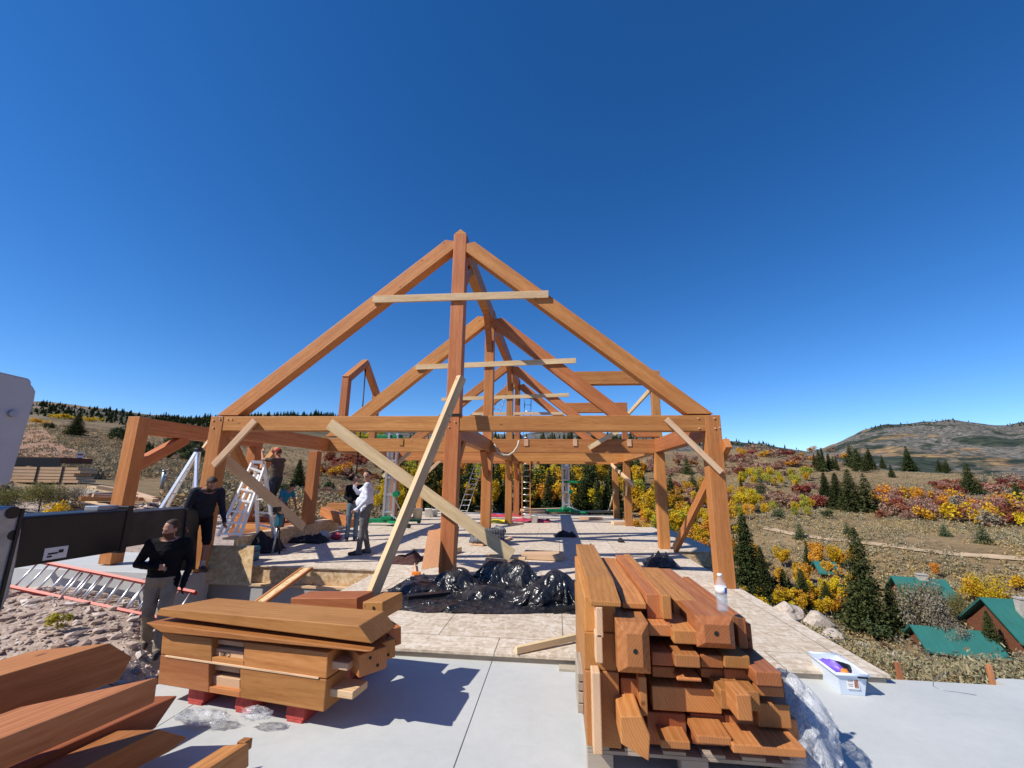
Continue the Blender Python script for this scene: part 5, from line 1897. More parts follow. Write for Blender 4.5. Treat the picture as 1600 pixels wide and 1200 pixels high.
def pk(px, py, Y, r):
    q = PY(px, py, Y)
    return (q.x, Y, max(.05, q.z), r)


def drape(name, mat, rest, target, nx, ny, lumps, frames=42, seed=1.0, amp=.12, z0=.34, rot=0.0, outline=None, thick=.003, bend=.05):
    """a plastic sheet larger than its footprint, let fall and crumple over lumps by the cloth solver, then frozen as a mesh"""
    cx, cy, tw, th = target
    me_ = bpy.data.meshes.new(name)
    vs, full = [], []
    ca, sa = math.cos(rot), math.sin(rot)
    for j in range(ny + 1):
        for i in range(nx + 1):
            a, b = i / nx - .5, j / ny - .5
            wob = 1 + .16 * mnoise.noise((a * 3 + seed, b * 3, 0))
            x, y = a * tw * wob, b * th * wob
            z = z0 + amp * mnoise.noise((a * 5 + seed, b * 5, 1.3)) + amp * .6 * mnoise.noise((a * 12, b * 12 + seed, 4.3)) + amp * .14 * mnoise.noise((a * 27, b * 24 + seed, 7.3))
            vs.append((cx + x * ca - y * sa, cy + x * sa + y * ca, z))
            full.append((cx + a * rest[0] * ca - b * rest[1] * sa, cy + a * rest[0] * sa + b * rest[1] * ca, z0))
    fs = [(j * (nx + 1) + i, j * (nx + 1) + i + 1, (j + 1) * (nx + 1) + i + 1, (j + 1) * (nx + 1) + i) for j in range(ny) for i in range(nx)]
    me_.from_pydata(vs, [], fs)
    o = bpy.data.objects.new(name, me_); COL.objects.link(o)
    o.shape_key_add(name='Basis')
    k = o.shape_key_add(name='rest')
    k.data.foreach_set('co', np.array(full, np.float32).reshape(-1))
    k.value = 0
    tmp = []
    fl = bpy.data.objects.new('tmp_floor', MB().box2((cx - 4, cy - 4, -.4), (cx + 4, cy + 4, 0)).mesh('tmp_floor', mat)); COL.objects.link(fl); tmp.append(fl)
    for c, r_ in lumps:
        q = bpy.data.objects.new('tmp_lump', MB().ellipsoid(c, r_, None, 16, 10).mesh('tmp_lump', mat)); COL.objects.link(q); tmp.append(q)
    for q in tmp:
        q.modifiers.new('col', 'COLLISION')
        q.collision.thickness_outer = .004
        q.collision.cloth_friction = 20
    cl = o.modifiers.new('cloth', 'CLOTH')
    st_ = cl.settings
    st_.quality = 5; st_.mass = .25; st_.tension_stiffness = 25; st_.compression_stiffness = 25; st_.shear_stiffness = 8; st_.bending_stiffness = bend
    st_.tension_damping = 8; st_.air_damping = 1.5
    st_.rest_shape_key = k
    cl.collision_settings.distance_min = .006
    cl.collision_settings.use_self_collision = False
    cl.point_cache.frame_start = 1; cl.point_cache.frame_end = frames + 1
    for f in range(1, frames + 1): scene.frame_set(f)
    dg = bpy.context.evaluated_depsgraph_get()
    fm_ = bpy.data.meshes.new_from_object(o.evaluated_get(dg))
    for q in tmp + [o]: bpy.data.objects.remove(q)
    scene.frame_set(1)
    fm_.name = name
    fm_.materials.clear(); fm_.materials.append(mat)
    fm_.polygons.foreach_set('use_smooth', [True] * len(fm_.polygons))
    o = bpy.data.objects.new(name, fm_); COL.objects.link(o)
    sd_ = o.modifiers.new('sub', 'SUBSURF'); sd_.levels = 1; sd_.render_levels = 1
    so_ = o.modifiers.new('solid', 'SOLIDIFY'); so_.thickness = thick; so_.offset = 1
    return o


def lump(px, py, Y, rx, ry):
    q = PY(px, py, Y)
    return ((q.x, Y, q.z * .3), (rx * .75, ry * .75, max(.05, q.z * .6)))


o = drape('plastic_sheeting', M['poly_black'], (4.5, 3.3), (-.90, 6.22, 3.05, 1.95), 150, 112,
          [lump(868, 886, 5.95, .24, .3), lump(845, 905, 5.8, .2, .22), lump(892, 908, 5.95, .2, .25), lump(715, 885, 6.45, .3, .3), lump(650, 908, 6.15, .25, .22), lump(772, 872, 6.95, .3, .25), lump(815, 874, 6.95, .22, .2), lump(760, 915, 6.0, .3, .2)], 40, 3.3, .2, .5, bend=.06)
tag(o, 'crumpled heap of shiny black plastic sheeting on the deck', 'plastic sheet')
timber('scrap_board', G(752, 902, 0) + V(.0, .55, .24), G(818, 905, 0) + V(0, .5, .22), .12, .05, RF, bevel=.003, label='pale board lying across the black plastic heap', cat='board')
timber('scrap_board', G(752, 902, 0) + V(.0, .42, .19), G(820, 905, 0) + V(0, .36, .17), .1, .05, M['tenon'], bevel=.003, label='second lower board half buried in the black plastic heap', cat='board')
o = heap('plastic_sheeting', M['poly_black'], (.3, 1.75, 6.2, 8.2), [(.55, 7.4, .16, .3), (1.0, 7.6, .07, .4)], (70, 70), 8.1, fold=.06)
tag(o, 'flatter black plastic sheet lying behind the right timber pile', 'plastic sheet')
o = heap('plastic_bag', M['poly_black'], (1.55, 2.2, 8.35, 8.95), [(1.85, 8.62, .13, .2), (2.0, 8.7, .11, .14)], (46, 46), 2.2, fold=.22, edge=.3)
tag(o, 'small spiky black plastic bundle by the second right-hand post', 'plastic bundle')
q = G(905, 868, 0)
o = heap('plastic_bag', M['poly_black'], (q.x - .12, q.x + .42, 6.9, 7.5), [(q.x + .1, 7.2, .36, .2)], (40, 40), 6.2, fold=.3, edge=.3)
tag(o, 'crumpled black plastic end standing left of the top timber', 'plastic bundle')
# black boards edging the sheet
timber('edge_batten', G(636, 938, 0) + V(0, 0, .03), G(702, 931, 0) + V(0, 0, .03), .12, .06, M['black'], bevel=.004, label='black wrapped batten at the left front of the plastic heap', cat='batten')
timber('edge_batten', G(862, 957, 0) + V(0, 0, .025), G(918, 953, 0) + V(0, 0, .025), .14, .05, M['black'], bevel=.004, label='black wrapped batten at the right front of the plastic heap', cat='batten')
# stick on the front edge of the deck
timber('scrap_stick', G(806, 1023, 0) + V(0, 0, .035), G(922, 1003, 0) + V(0, .06, .05), .04, .055, M['rawfir'], bevel=.003, label='pale stick lying over the front edge of the deck', cat='stick')
a = G(772, 1022, 0); b = G(908, 1033, 0)
timber('loose_board', V(.0 - .62 + .62, 4.13, K + .012), V(1.0, 4.12, K + .012), .09, .022, M['greywood'], bevel=.002, label='thin grey board against the deck edge on the concrete', cat='board')

# clear plastic bundle beside the right pile
lp = []
for (px, py, Yc, r) in ((1240, 1072, 3.05, (.09, .12, .10)), (1262, 1104, 2.95, (.11, .13, .10)), (1226, 1050, 3.15, (.06, .09, .08)), (1268, 1182, 2.75, (.10, .11, .09)), (1285, 1132, 2.95, (.06, .09, .06))):
    c = PY(px, py, Yc)
    zc = max(.03, c.z - K)
    lp.append(((c.x, c.y, zc * .5), (r[0] * .9, r[1] * .9, zc * .5 + r[2] * .6)))
cw = PY(1262, 1110, 2.92)
o = drape('plastic_wrap', M['poly_clear'], (1.7, 2.0), (cw.x + .02, cw.y + .02, .62, .95), 90, 110, lp, 34, 5.1, .2, .5, thick=.0015, bend=.02)
o.location.z = K + .002
tag(o, 'crumpled clear plastic wrap bundled beside the right timber pile', 'plastic wrap')

# storage tub with tools
bx = G(1310, 1085, K)
fr_ = G(1352, 1088, K); fl_ = G(1314, 1085, K)
ut = (fr_ - fl_); ut.z = 0; wt = ut.length; ut.normalize(); vt = Vector((-ut.y, ut.x, 0))
tub = empty('storage_tub', fl_, 'open clear plastic tub of tools with a white label on the concrete', 'tub')
dpt, ht = .36, .15


def tubq(s, t_, z, e=0.0):
    return fl_ + ut * (s * (wt + 2 * e) - e) + vt * (t_ * (dpt + 2 * e) - e) + V(0, 0, z)


mb = MB()
q0 = [tubq(0, 0, 0), tubq(1, 0, 0), tubq(1, 1, 0), tubq(0, 1, 0)]
q1 = [tubq(0, 0, ht, .022), tubq(1, 0, ht, .022), tubq(1, 1, ht, .022), tubq(0, 1, ht, .022)]
qi = [tubq(0, 0, ht, .018), tubq(1, 0, ht, .018), tubq(1, 1, ht, .018), tubq(0, 1, ht, .018)]
qb = [tubq(0, 0, .004, -.004), tubq(1, 0, .004, -.004), tubq(1, 1, .004, -.004), tubq(0, 1, .004, -.004)]
fs = [(3, 2, 1, 0)] + [(i, (i + 1) % 4, 4 + (i + 1) % 4, 4 + i) for i in range(4)] + [(4 + i, 4 + (i + 1) % 4, 8 + (i + 1) % 4, 8 + i) for i in range(4)] + [(8 + i, 8 + (i + 1) % 4, 12 + (i + 1) % 4, 12 + i) for i in range(4)] + [(12, 13, 14, 15)]
mb.add(q0 + q1 + qi + qb, fs)
mb.build('tub_body', M['tub'], tub, .006)
mb = MB()
rim_pts = [tubq(0, 0, ht, .03), tubq(1, 0, ht, .03), tubq(1, 1, ht, .03), tubq(0, 1, ht, .03)]
for i in range(4): mb.tube([rim_pts[i], rim_pts[(i + 1) % 4]], .011, 8)
mb.build('rim', M['tub'], tub)
cc = tubq(.52, 0, .085, .014)
nfr = -vt
lab = local_obj('paper_label', MB().box((0, 0, 0), (.085, .075, .002)), face_matrix(cc, ut, (0, 0, 1), nfr), M['white'], tub)
local_obj('label_picture', MB().box((.022, 0, .0018), (.026, .055, .002)), face_matrix(cc, ut, (0, 0, 1), nfr), plain('label_print', (.35, .16, .12), .6, var=.6, scale=60), lab)
local_obj('label_picture', MB().box((-.018, .02, .0018), (.035, .012, .002)).box((-.018, -.004, .0018), (.035, .004, .002)).box((-.018, -.016, .0018), (.03, .004, .002)), face_matrix(cc, ut, (0, 0, 1), nfr), plain('label_text_grey', (.3, .3, .32), .6), lab)
mb = MB().box((0, 0, 0), (.07, .012, .016)); local_obj('handle', mb, face_matrix(tubq(.78, 0, ht - .012, .036), ut, (0, 0, 1), nfr), M['black'], tub, .003)
for nm, s_, t_, size, m_, lab in (('tool_case', .3, .45, (.07, .2, .1), M['purple'], 'purple tool lying in the storage tub'), ('orange_tool', .38, .4, (.05, .1, .05), M['orange'], 'orange tool handle in the storage tub'),
                                  ('orange_tool', .55, .25, (.07, .06, .05), M['orange'], 'small orange tool in the storage tub'), ('power_tool', .78, .55, (.1, .22, .07), M['black'], 'black tool sticking out of the storage tub')):
    c = tubq(s_, t_, ht - .03)
    mb = crumple('', None, (0, 0, 0), (size[0] / 2, size[1] / 2, size[2] / 2), s_ * 9, .3, 2, 14, 9)
    o = local_obj(nm, mb, Matrix.Translation(c) @ Matrix.Rotation(s_ * 2, 4, 'Z') @ Matrix.Rotation(.2, 4, 'X'), m_)
    tag(o, lab, 'tool')

# rebar, stakes, boulders and wire on the right bank
for px in (1350, 1357, 1363.5, 1369):
    a = hit(px + 4, 1040, 3) ; top_ = 995 + (px - 1350) * .4
    D = math.hypot(a.x, a.y)
    mb = MB().tube([a - V(0, 0, .1), PD(px, top_, D)], .006, 6)
    o = mb.build('rebar_rod', M['rust'])
    tag(o, 'upright rusty rebar rod in a row of four beyond the deck corner', 'rebar', 'row of four rebar rods')
for px, b, t_, lab in ((1407, 1061, 1035, 'short wooden form stake at the slab edge, left one'), (1550, 1061, 1039, 'short wooden form stake at the slab edge, right one')):
    a = G(px, b, K)
    h_ = PD(px - 2, t_, math.hypot(a.x, a.y)).z
    timber('form_stake', V(a.x, a.y, K - .1), V(a.x - .005, a.y, h_), .03, .03, M['stake'], up=(1, 0, 0), bevel=.002, label=lab, cat='stake')
mb = MB()
wire = [G(x, y, K) + V(0, 0, .004) for x, y in ((1482, 1052), (1470, 1058), (1458, 1066), (1458, 1073), (1472, 1079), (1495, 1082), (1526, 1087))]
mb.tube(wire, .0016, 5)
o = mb.build('loose_wire', M['steel_grey']); tag(o, 'thin curled wire lying on the concrete slab', 'wire')


def boulder(px, base, wpx, hpx, seed, label):
    p = hit(px, base, 4)
    sc = (p - CAM).dot(FW) / F_PX
    w2, h2 = wpx * sc / 2, hpx * sc
    bm = bmesh.new()
    bmesh.ops.create_icosphere(bm, subdivisions=3, radius=1)
    for v in bm.verts:
        n = v.co.normalized()
        k = 1 + .35 * mnoise.noise(n * 1.3 + Vector((seed, 0, 0))) + .12 * mnoise.noise(n * 4 + Vector((seed, 3, 0)))
        q = n * k
        for pl in range(7):
            rr = random.Random(seed * 31 + pl)
            d = Vector((rr.gauss(0, 1), rr.gauss(0, 1), rr.gauss(0, 1))).normalized()
            dd = q.dot(d)
            if dd > .72: q -= d * (dd - .72)
        v.co = Vector((q.x * w2 * 1.2, q.y * w2 * 1.0, q.z * h2 * .75))
    me_ = bpy.data.meshes.new('boulder'); bm.to_mesh(me_); bm.free()
    me_.materials.append(M['rock'])
    o = bpy.data.objects.new('boulder', me_); COL.objects.link(o)
    o.location = p + V(0, 0, h2 * .35)
    return tag(o, label, 'boulder')


boulder(1228, 970, 44, 24, 1, 'pale boulder nearest the front corner post')
boulder(1278, 982, 36, 26, 2, 'angular pale boulder right of the first one beside the deck')
boulder(1300, 1000, 30, 15, 3, 'low flat boulder below the angular one by the deck edge')
boulder(1402, 1034, 28, 12, 4, 'small pale rock beside the rebar rods')
boulder(1437, 1054, 34, 11, 5, 'flat tan rock at the slab edge by the left stake')
boulder(1535, 1050, 36, 8, 6, 'low tan rock at the slab edge by the right stake')
boulder(1470, 1052, 22, 10, 8, 'small tan rock between the two stakes')
boulder(1348, 1012, 18, 8, 9, 'little rock at the deck edge below the boulders')


# green roofed houses down the slope
def house(px, base, yaw, Lx, Wy, wall_h, roof_h, label, chim=None, ov=.6):
    p = hit(px, base, 25)
    e = empty('house', p, label, 'house')
    Mx = Matrix.Translation(p) @ Matrix.Rotation(yaw, 4, 'Z')
    mb = MB().box2((-Lx / 2, -Wy / 2, -2), (Lx / 2, Wy / 2, wall_h))
    mb.prism([(-Lx / 2 + .05, -Wy / 2, wall_h), (-Lx / 2 + .05, Wy / 2, wall_h), (-Lx / 2 + .05, 0, wall_h + roof_h - .15)], (Lx - .1, 0, 0))
    local_obj('wall', mb, Mx, M['logs'], e)
    mb = MB()
    for s in (-1, 1):
        y1 = s * (Wy / 2 + ov); z1 = wall_h - roof_h * ov / (Wy / 2)
        mb.add([(-Lx / 2 - ov, 0, wall_h + roof_h), (Lx / 2 + ov, 0, wall_h + roof_h), (Lx / 2 + ov, y1, z1), (-Lx / 2 - ov, y1, z1),
                (-Lx / 2 - ov, 0, wall_h + roof_h - .2), (Lx / 2 + ov, 0, wall_h + roof_h - .2), (Lx / 2 + ov, y1, z1 - .2), (-Lx / 2 - ov, y1, z1 - .2)],
               [(0, 1, 2, 3), (4, 7, 6, 5), (0, 4, 5, 1), (3, 2, 6, 7), (0, 3, 7, 4), (1, 5, 6, 2)])
        n = int(Lx / .6)
        for i in range(n + 1):
            x = -Lx / 2 - ov + (Lx + 2 * ov) * i / n
            mb.bar((x, 0, wall_h + roof_h + .02), (x, y1, z1 + .02), .04, .05)
    rf = local_obj('roof', mb, Mx, M['roofgreen'], e)
    if chim:
        mb = MB().box2((chim[0] - .55, chim[1] - .4, wall_h), (chim[0] + .55, chim[1] + .4, wall_h + roof_h + chim[2]))
        mb.box2((chim[0] - .63, chim[1] - .48, wall_h + roof_h + chim[2]), (chim[0] + .63, chim[1] + .48, wall_h + roof_h + chim[2] + .15))
        local_obj('chimney', mb, Mx, M['chimney'], rf)
    for i in range(3 if wall_h > 2.5 else 0):
        mb = MB().box2((-Lx / 2 + 1.5 + i * 3, -Wy / 2 - .06, .8), (-Lx / 2 + 2.7 + i * 3, -Wy / 2 + .02, 2.0))
        local_obj('window', mb, Mx, M['steel_grey'], e)
    return e


house(1634, 1014, rad(-8), 9, 8, 2.0, 3.0, 'nearest house with green metal roof and stone chimney at the right edge', (-2.2, -1.6, .4))
house(1488, 1016, rad(-12), 6, 4.6, .8, 1.5, 'low green roofed building behind the twisted bush', None)
house(1440, 938, rad(-14), 5.0, 4.4, 1.3, 1.7, 'farther house with green roof and small chimney behind the big spruce', (.5, 0, .4))
house(1290, 900, rad(-10), 2.0, 3, 1.2, 1.1, 'mostly hidden green roofed house among the orange aspens', None)

# dirt trail across the right hillside
tp = [hit(x, y, 40) for x, y in ((1195, 826), (1240, 836), (1280, 842), (1330, 847), (1380, 853), (1430, 860), (1500, 868), (1560, 872), (1620, 876))]
tp = [p for p in tp if p]
mb = MB()
fine = []
for a, b in zip(tp, tp[1:]):
    for k in range(6): fine.append(a.lerp(b, k / 6))
vs = []
for i, p in enumerate(fine):
    d = (fine[min(i + 1, len(fine) - 1)] - fine[max(i - 1, 0)]); s = Vector((d.y, -d.x, 0)).normalized() * (.8 + .3 * mnoise.noise((i * .4, 0, 0)))
    for q in (p - s, p + s):
        vs.append((q.x, q.y, terrain_z(q.x, q.y) + .22))
mb.add(vs, [(2 * i, 2 * i + 2, 2 * i + 3, 2 * i + 1) for i in range(len(fine) - 1)], 0, True)
o = mb.build('dirt_trail', plain('trail_dirt', (.42, .31, .20), .95, var=.2, scale=.4)); tag(o, kind='structure')
# graded dirt track on the far left
tp = [hit(x, y, 20) for x, y in ((90, 728), (72, 712), (55, 698), (42, 684), (36, 674))]
tp = [p for p in tp if p]
mb = MB(); vs = []
fine = []
for a, b in zip(tp, tp[1:]):
    for k in range(8): fine.append(a.lerp(b, k / 8))
for i, p in enumerate(fine):
    d = (fine[min(i + 1, len(fine) - 1)] - fine[max(i - 1, 0)]); s = Vector((d.y, -d.x, 0)).normalized() * 2.6
    for q in (p - s, p, p + s):
        vs.append((q.x, q.y, terrain_z(q.x, q.y) + .25))
fs = []
for i in range(len(fine) - 1):
    for k in (0, 1): fs.append((3 * i + k, 3 * i + 3 + k, 3 * i + 4 + k, 3 * i + 1 + k))
mb.add(vs, fs, 0, True)
o = mb.build('dirt_track', plain('track_dirt', (.30, .17, .10), .95, var=.2, scale=.4)); tag(o, kind='structure')

# rubble on the left bank
bm = bmesh.new()
r = random.Random(4)
protos = []
for k in range(6):
    b2 = bmesh.new(); bmesh.ops.create_icosphere(b2, subdivisions=1, radius=1)
    P = []
    for v in b2.verts:
        n = v.co.normalized(); P.append(n * (1 + .9 * mnoise.noise(n * 1.5 + Vector((k * 7, 0, 0)))))
    F = [[v.index for v in f.verts] for f in b2.faces]
    protos.append((P, F)); b2.free()
bm.free()
mb = MB()
LAD = (Vector((-9.9, 7.5)), Vector((-5.4, 6.25)))
for i in range(17000):
    x = r.uniform(-13.5, -3.1); y = r.uniform(1.2, 8.8)
    if x > -3.5 and y > 4.4: continue
    if -9 < x < -5.8 and y > 6.6: continue
    nd = abs((Vector((x, y)) - LAD[0]).cross((LAD[1] - LAD[0]).normalized())) if False else 9
    D = math.hypot(x, y)
    big = r.random() ** 5
    s = .013 + .06 * big
    z = terrain_z(x, y)
    P, F = protos[r.randrange(6)]
    Rz = Matrix.Rotation(r.uniform(0, 6.28), 3, 'Z')
    sx_, sy_, sz_ = s * r.uniform(.8, 1.5), s * r.uniform(.7, 1.2), s * r.uniform(.4, .8)
    mb.add([Rz @ Vector((p.x * sx_, p.y * sy_, p.z * sz_)) + Vector((x, y, z + sz_ * .3)) for p in P], F)
o = mb.build('rubble_stones', M['stone']); tag(o, 'loose pale rubble covering the bank at left', 'rubble', kind='stuff')
mb = MB()
for i in range(1300):
    px = r.uniform(215, 600); py = r.uniform(786, 826)
    h_ = hit(px, py, 9)
    if not h_ or math.hypot(h_.x, h_.y) > 26: continue
    s = .04 + .12 * r.random() ** 3
    P, F = protos[r.randrange(6)]
    Rz = Matrix.Rotation(r.uniform(0, 6.28), 3, 'Z')
    mb.add([Rz @ Vector((p.x * s * 1.3, p.y * s, p.z * s * .6)) + h_ + V(0, 0, s * .2) for p in P], F)
o = mb.build('rubble_stones', M['stone']); tag(o, 'pale rubble along the foot of the left sage slope', 'rubble', kind='stuff')
p = hit(94, 983, 3)
plant('grass_tuft', p, .22, SHR['lime'][0], TR_SHR, 'green weed tuft growing in the left rubble', 'weed', None, 1.2, False)
# ------------------------------------------------------------------ ladders
def ladder(name, p0, p1, side, width, n, rail_m, rung_m, label, rail=(.03, .075), flare=0.0, cat='ladder', parent=None, r=.016, skip=1):
    """p0 foot centre, p1 head centre, side: unit vector across"""
    p0, p1, side = Vector(p0), Vector(p1), Vector(side).normalized()
    if parent is None:
        e = empty(name, p0, label, cat)
    else: e = parent
    ax = (p1 - p0).normalized()
    up = side
    for s in (-1, 1):
        mb = MB().bar(p0 + side * s * (width / 2 + flare), p1 + side * s * width / 2, rail[1], rail[0], up=side)
        mb.build('rail', rail_m, e)
    for i in range(n):
        t = (i + .6) / n
        c = p0.lerp(p1, t); w2 = width / 2 + flare * (1 - t)
        MB().tube([c - side * w2, c + side * w2], r, 8).build('rung', rung_m, e)
    return e


A_ = M['alu']; AW = M['alu_white']
# red fibreglass ladder standing on its edge on the left bank
a = hit(8, 930, 5); b = hit(232, 978, 4)
axl = (b - a); L_ = axl.length; axl.normalize()
away = Vector((-axl.y, axl.x, 0)).normalized()
if away.y < 0: away = -away
sd = (away * .62 + V(0, 0, .78)).normalized()
p0 = a + sd * .21 + V(0, 0, .13); p1 = b + axl * .45 + sd * .21 + V(0, 0, .13)
e = ladder('extension_ladder', p0, p1, sd, .42, 15, M['fiber_red'], A_, 'red fibreglass ladder with silver rungs lying on its edge on the left bank', (.035, .085))
off = (away * .78 - V(0, 0, .62)) * .06
for i in range(9):
    c = p0.lerp(p1, (i + 4.9) / 16.) + off
    MB().tube([c - sd * .19, c + sd * .19], .016, 8).build('rung', A_, e)
for pt in (p0 + sd * .21, p0 - sd * .21):
    MB().box(pt - axl * .03, (.07, .09, .09)).build('rail_cap', M['white'], e, .01)

# white multi-position step ladder by the left corner post
Yl = 8.5
stp = empty('step_ladder', PY(360, 838, Yl), 'tall pale aluminium step ladder standing behind the left corner post', 'ladder')


def rails(pts, w, parent, m=AW, Y=Yl):
    mb = MB()
    q = [PY(x, y, yy) for x, y, yy in pts]
    MB().bar(q[0], q[1], w, .05, up=(0, 1, 0)).build('rail', m, parent)
    return q


fl_b, fl_t = PY(341, 838, Yl - .35), PY(394, 723, Yl)
fr_b, fr_t = PY(375, 838, Yl - .35), PY(413, 731, Yl)
for q0_, q1_ in ((fl_b, fl_t), (fr_b, fr_t), (PY(352, 834, Yl - .3), PY(398, 742, Yl)), (PY(366, 836, Yl - .3), PY(405, 742, Yl))):
    MB().bar(q0_, q1_, .035, .06, up=(0, 1, 0)).build('rail', AW, stp)
for i in range(7):
    t = .03 + .9 * i / 6
    MB().bar(fl_b.lerp(fl_t, t), fr_b.lerp(fr_t, t), .05, .035, up=(0, 0, 1)).build('rung', AW, stp)
rb_l, rb_t = PY(403, 836, Yl + .5), PY(399, 728, Yl + .05)
rb2, rb2t = PY(429, 842, Yl + .5), PY(412, 724, Yl + .05)
for q0_, q1_ in ((rb_l, rb_t), (rb2, rb2t)):
    MB().bar(q0_, q1_, .06, .05, up=(0, 1, 0)).build('rail', AW, stp)
for i in range(5):
    t = .15 + .75 * i / 4
    MB().bar(rb_l.lerp(rb_t, t), rb2.lerp(rb2t, t), .05, .03).build('rung', AW, stp)
MB().bar(fl_t + V(0, 0, .02), rb2t + V(0, 0, .02), .1, .06).build('hinge', A_, stp)

# second folding ladder farther left
Ys = 10.5
s2 = empty('step_ladder', PY(290, 795, Ys), 'silver folding ladder standing open beyond the black boom', 'ladder')
tp_ = PY(309, 705, Ys)
for x, y, yy in ((250, 796, Ys - .4), (261, 792, Ys + .2), (305, 790, Ys - .3), (297, 795, Ys + .6)):
    MB().bar(PY(x, y, yy), tp_ + V(0, (yy - Ys) * .1, 0), .07, .04, up=(0, 1, 0)).build('rail', A_, s2)
for t in (.25, .45, .65):
    MB().bar(PY(250, 796, Ys - .4).lerp(tp_, t), PY(261, 792, Ys + .2).lerp(tp_, t), .03, .03).build('rung', A_, s2)
    MB().bar(PY(305, 790, Ys - .3).lerp(tp_, t), PY(297, 795, Ys + .6).lerp(tp_, t), .03, .03).build('rung', A_, s2)
MB().box(tp_ + V(0, 0, .03), (.13, .16, .09)).build('hinge', M['black'], s2, .01)

# long pale ladder leaning to the ridge and tall two-tone ladder
f0 = G(722, 803, 0); f1 = PY(791, 600, f0.y + .6)
ladder('extension_ladder', f0, f1, (1, 0.25, 0), .36, 26, A_, A_, 'long silver ladder leaning from the deck to the ridge behind the centre posts', (.03, .07))
f0 = G(822, 809, 0); f1 = PY(822, 712, f0.y + .35); f2 = PY(825, 619, f0.y + .7)
e = ladder('extension_ladder', f0, f1, (1, 0, 0), .34, 10, M['fiber_orange'], A_, 'tall ladder with orange lower and blue upper rails leaning on the ridge', (.03, .07))
ladder(None, f1 - (f2 - f1) * .0 + V(0, -.05, .02), f2, (1, 0, 0), .29, 9, M['fiber_blue'], A_, None, (.03, .06), parent=e)


# ------------------------------------------------------------------ material lifts
def lift(loc, h, label, yaw=0.0, wl=.9):
    e = empty('material_lift', loc, label, 'lift')
    Mx = Matrix.Translation(loc) @ Matrix.Rotation(yaw, 4, 'Z')
    mb = MB()
    for i, (w_, d_) in enumerate(((.30, .16), (.22, .13), (.14, .10))):
        for s in (-1, 1):
            mb.box2((s * w_ / 2 - .035, -.1 + i * .11, .15), (s * w_ / 2 + .035, -.1 + i * .11 + d_ * .6, h - .02 * i))
        for z_ in np.arange(.4, h, .55): mb.box2((-w_ / 2 + .034, -.09 + i * .11, z_), (w_ / 2 - .034, -.07 + i * .11, z_ + .06))
    mb.box2((-.006, -.06, .2), (.006, -.05, h - .05))
    local_obj('mast', mb, Mx, A_, e, .006)
    mb = MB().box2((-wl, -.12, .09), (wl * .6, .12, .21)).box2((-.18, -.3, .2), (.18, .25, .3))
    local_obj('base_frame', mb, Mx, M['green'], e, .01)
    for s in (-1, 1):
        mb = MB().bar((0, s * .2, .15), (wl * .95, s * .75, .1), .07, .08)
        local_obj('stabilizer_leg', mb, Mx, M['green'], e)
    for x, y in ((-wl, .1), (-wl, -.1), (wl * .95, .75), (wl * .95, -.75)):
        mb = MB().tube([(x, y - .03, .07), (x, y + .03, .07)], .068, 14)
        local_obj('wheel', mb, Mx, M['rubber'], e)
    mb = MB().tube([(.22, -.16, 1.0), (.22, .1, 1.0)], .1, 12)
    local_obj('winch', mb, Mx, M['green'], e)
    mb = MB().bar((.1, -.1, .35), (.6, -.5, .12), .04, .04).bar((.1, .1, .9), (.5, .3, .15), .03, .03)
    local_obj('brace', mb, Mx, A_, e)
    return e


l1 = lift(G(606, 821, 0), 3.0, 'green material lift with tall silver mast near the two standing men', .1)
l2 = lift(G(884, 803, 0), 2.35, 'green material lift at the far end of the deck in the centre', .3)
MB().box(l2.matrix_world.translation + V(.25, 0, 1.45), (1.1, .12, .1)).build('fork', M['green'], l2, .01)
MB().box(l1.matrix_world.translation + V(-.2, 0, 2.9), (1.0, .14, .1)).build('fork', M['green'], l1, .01)

# ------------------------------------------------------------------ small things on the deck
def torus_coil(c, R, r, turns, m, label, flat=True):
    mb = MB()
    for k in range(turns):
        pts = [Vector(c) + V(R * math.cos(t) * (1 - .03 * k), R * math.sin(t) * (1 - .03 * k), r + k * r * 1.6) for t in np.linspace(0, 2 * math.pi, 28)[:-1]]
        mb.tube(pts, r, 8, closed=True)
    o = mb.build('hose_coil', m); return tag(o, label, 'hose')


# ribbed drain hose heaped round the second king post
hc = G(763, 850, 0)
hose = MB()
rr_ = random.Random(3)
pts = []
for i in range(150):
    t = i / 150 * 2 * math.pi * 4.2
    pts.append(Vector((hc.x + .36 * math.cos(t) * (1 + .06 * math.sin(t * 2.3)), hc.y - .15 + .22 * math.sin(t), .06 + .30 * (i / 150) + .03 * math.sin(t * 1.7))))
hose.tube(pts, [.055 + .009 * (i % 2) for i in range(150)], 10)
t_ = NT('ribbed_hose'); v_ = t_.coord('Object'); ww = t_.n('ShaderNodeTexWave', wave_type='BANDS', bands_direction='X'); ww.inputs['Scale'].default_value = 9; ww.inputs['Distortion'].default_value = 1.0; t_.l(v_, ww.inputs['Vector'])
t_.bsdf(t_.ramp(ww.outputs['Fac'], [(.55, (.018, .018, .02)), (.7, (.24, .25, .27))]), .5)
o = hose.build('hose_coil', t_.mat); tag(o, 'coil of ribbed dark hose round the foot of the second king post', 'hose')
timber('scrap_board', G(738, 851, 0) + V(0, 0, .03), G(758, 853, 0) + V(0, 0, .03), .2, .04, M['tenon'], bevel=.003, label='small wood offcut in front of the ribbed hose', cat='board')
timber('scrap_board', G(780, 850, 0) + V(0, 0, .03), G(798, 842, 0) + V(0, 0, .03), .1, .05, M['tenon'], bevel=.003, label='wood offcut right of the ribbed hose', cat='board')
timber('scrap_board', G(796, 822, 0) + V(0, 0, .03), G(816, 819, 0) + V(0, 0, .03), .12, .05, M['tenon'], bevel=.003, label='short offcut beside the yellow straps', cat='board')
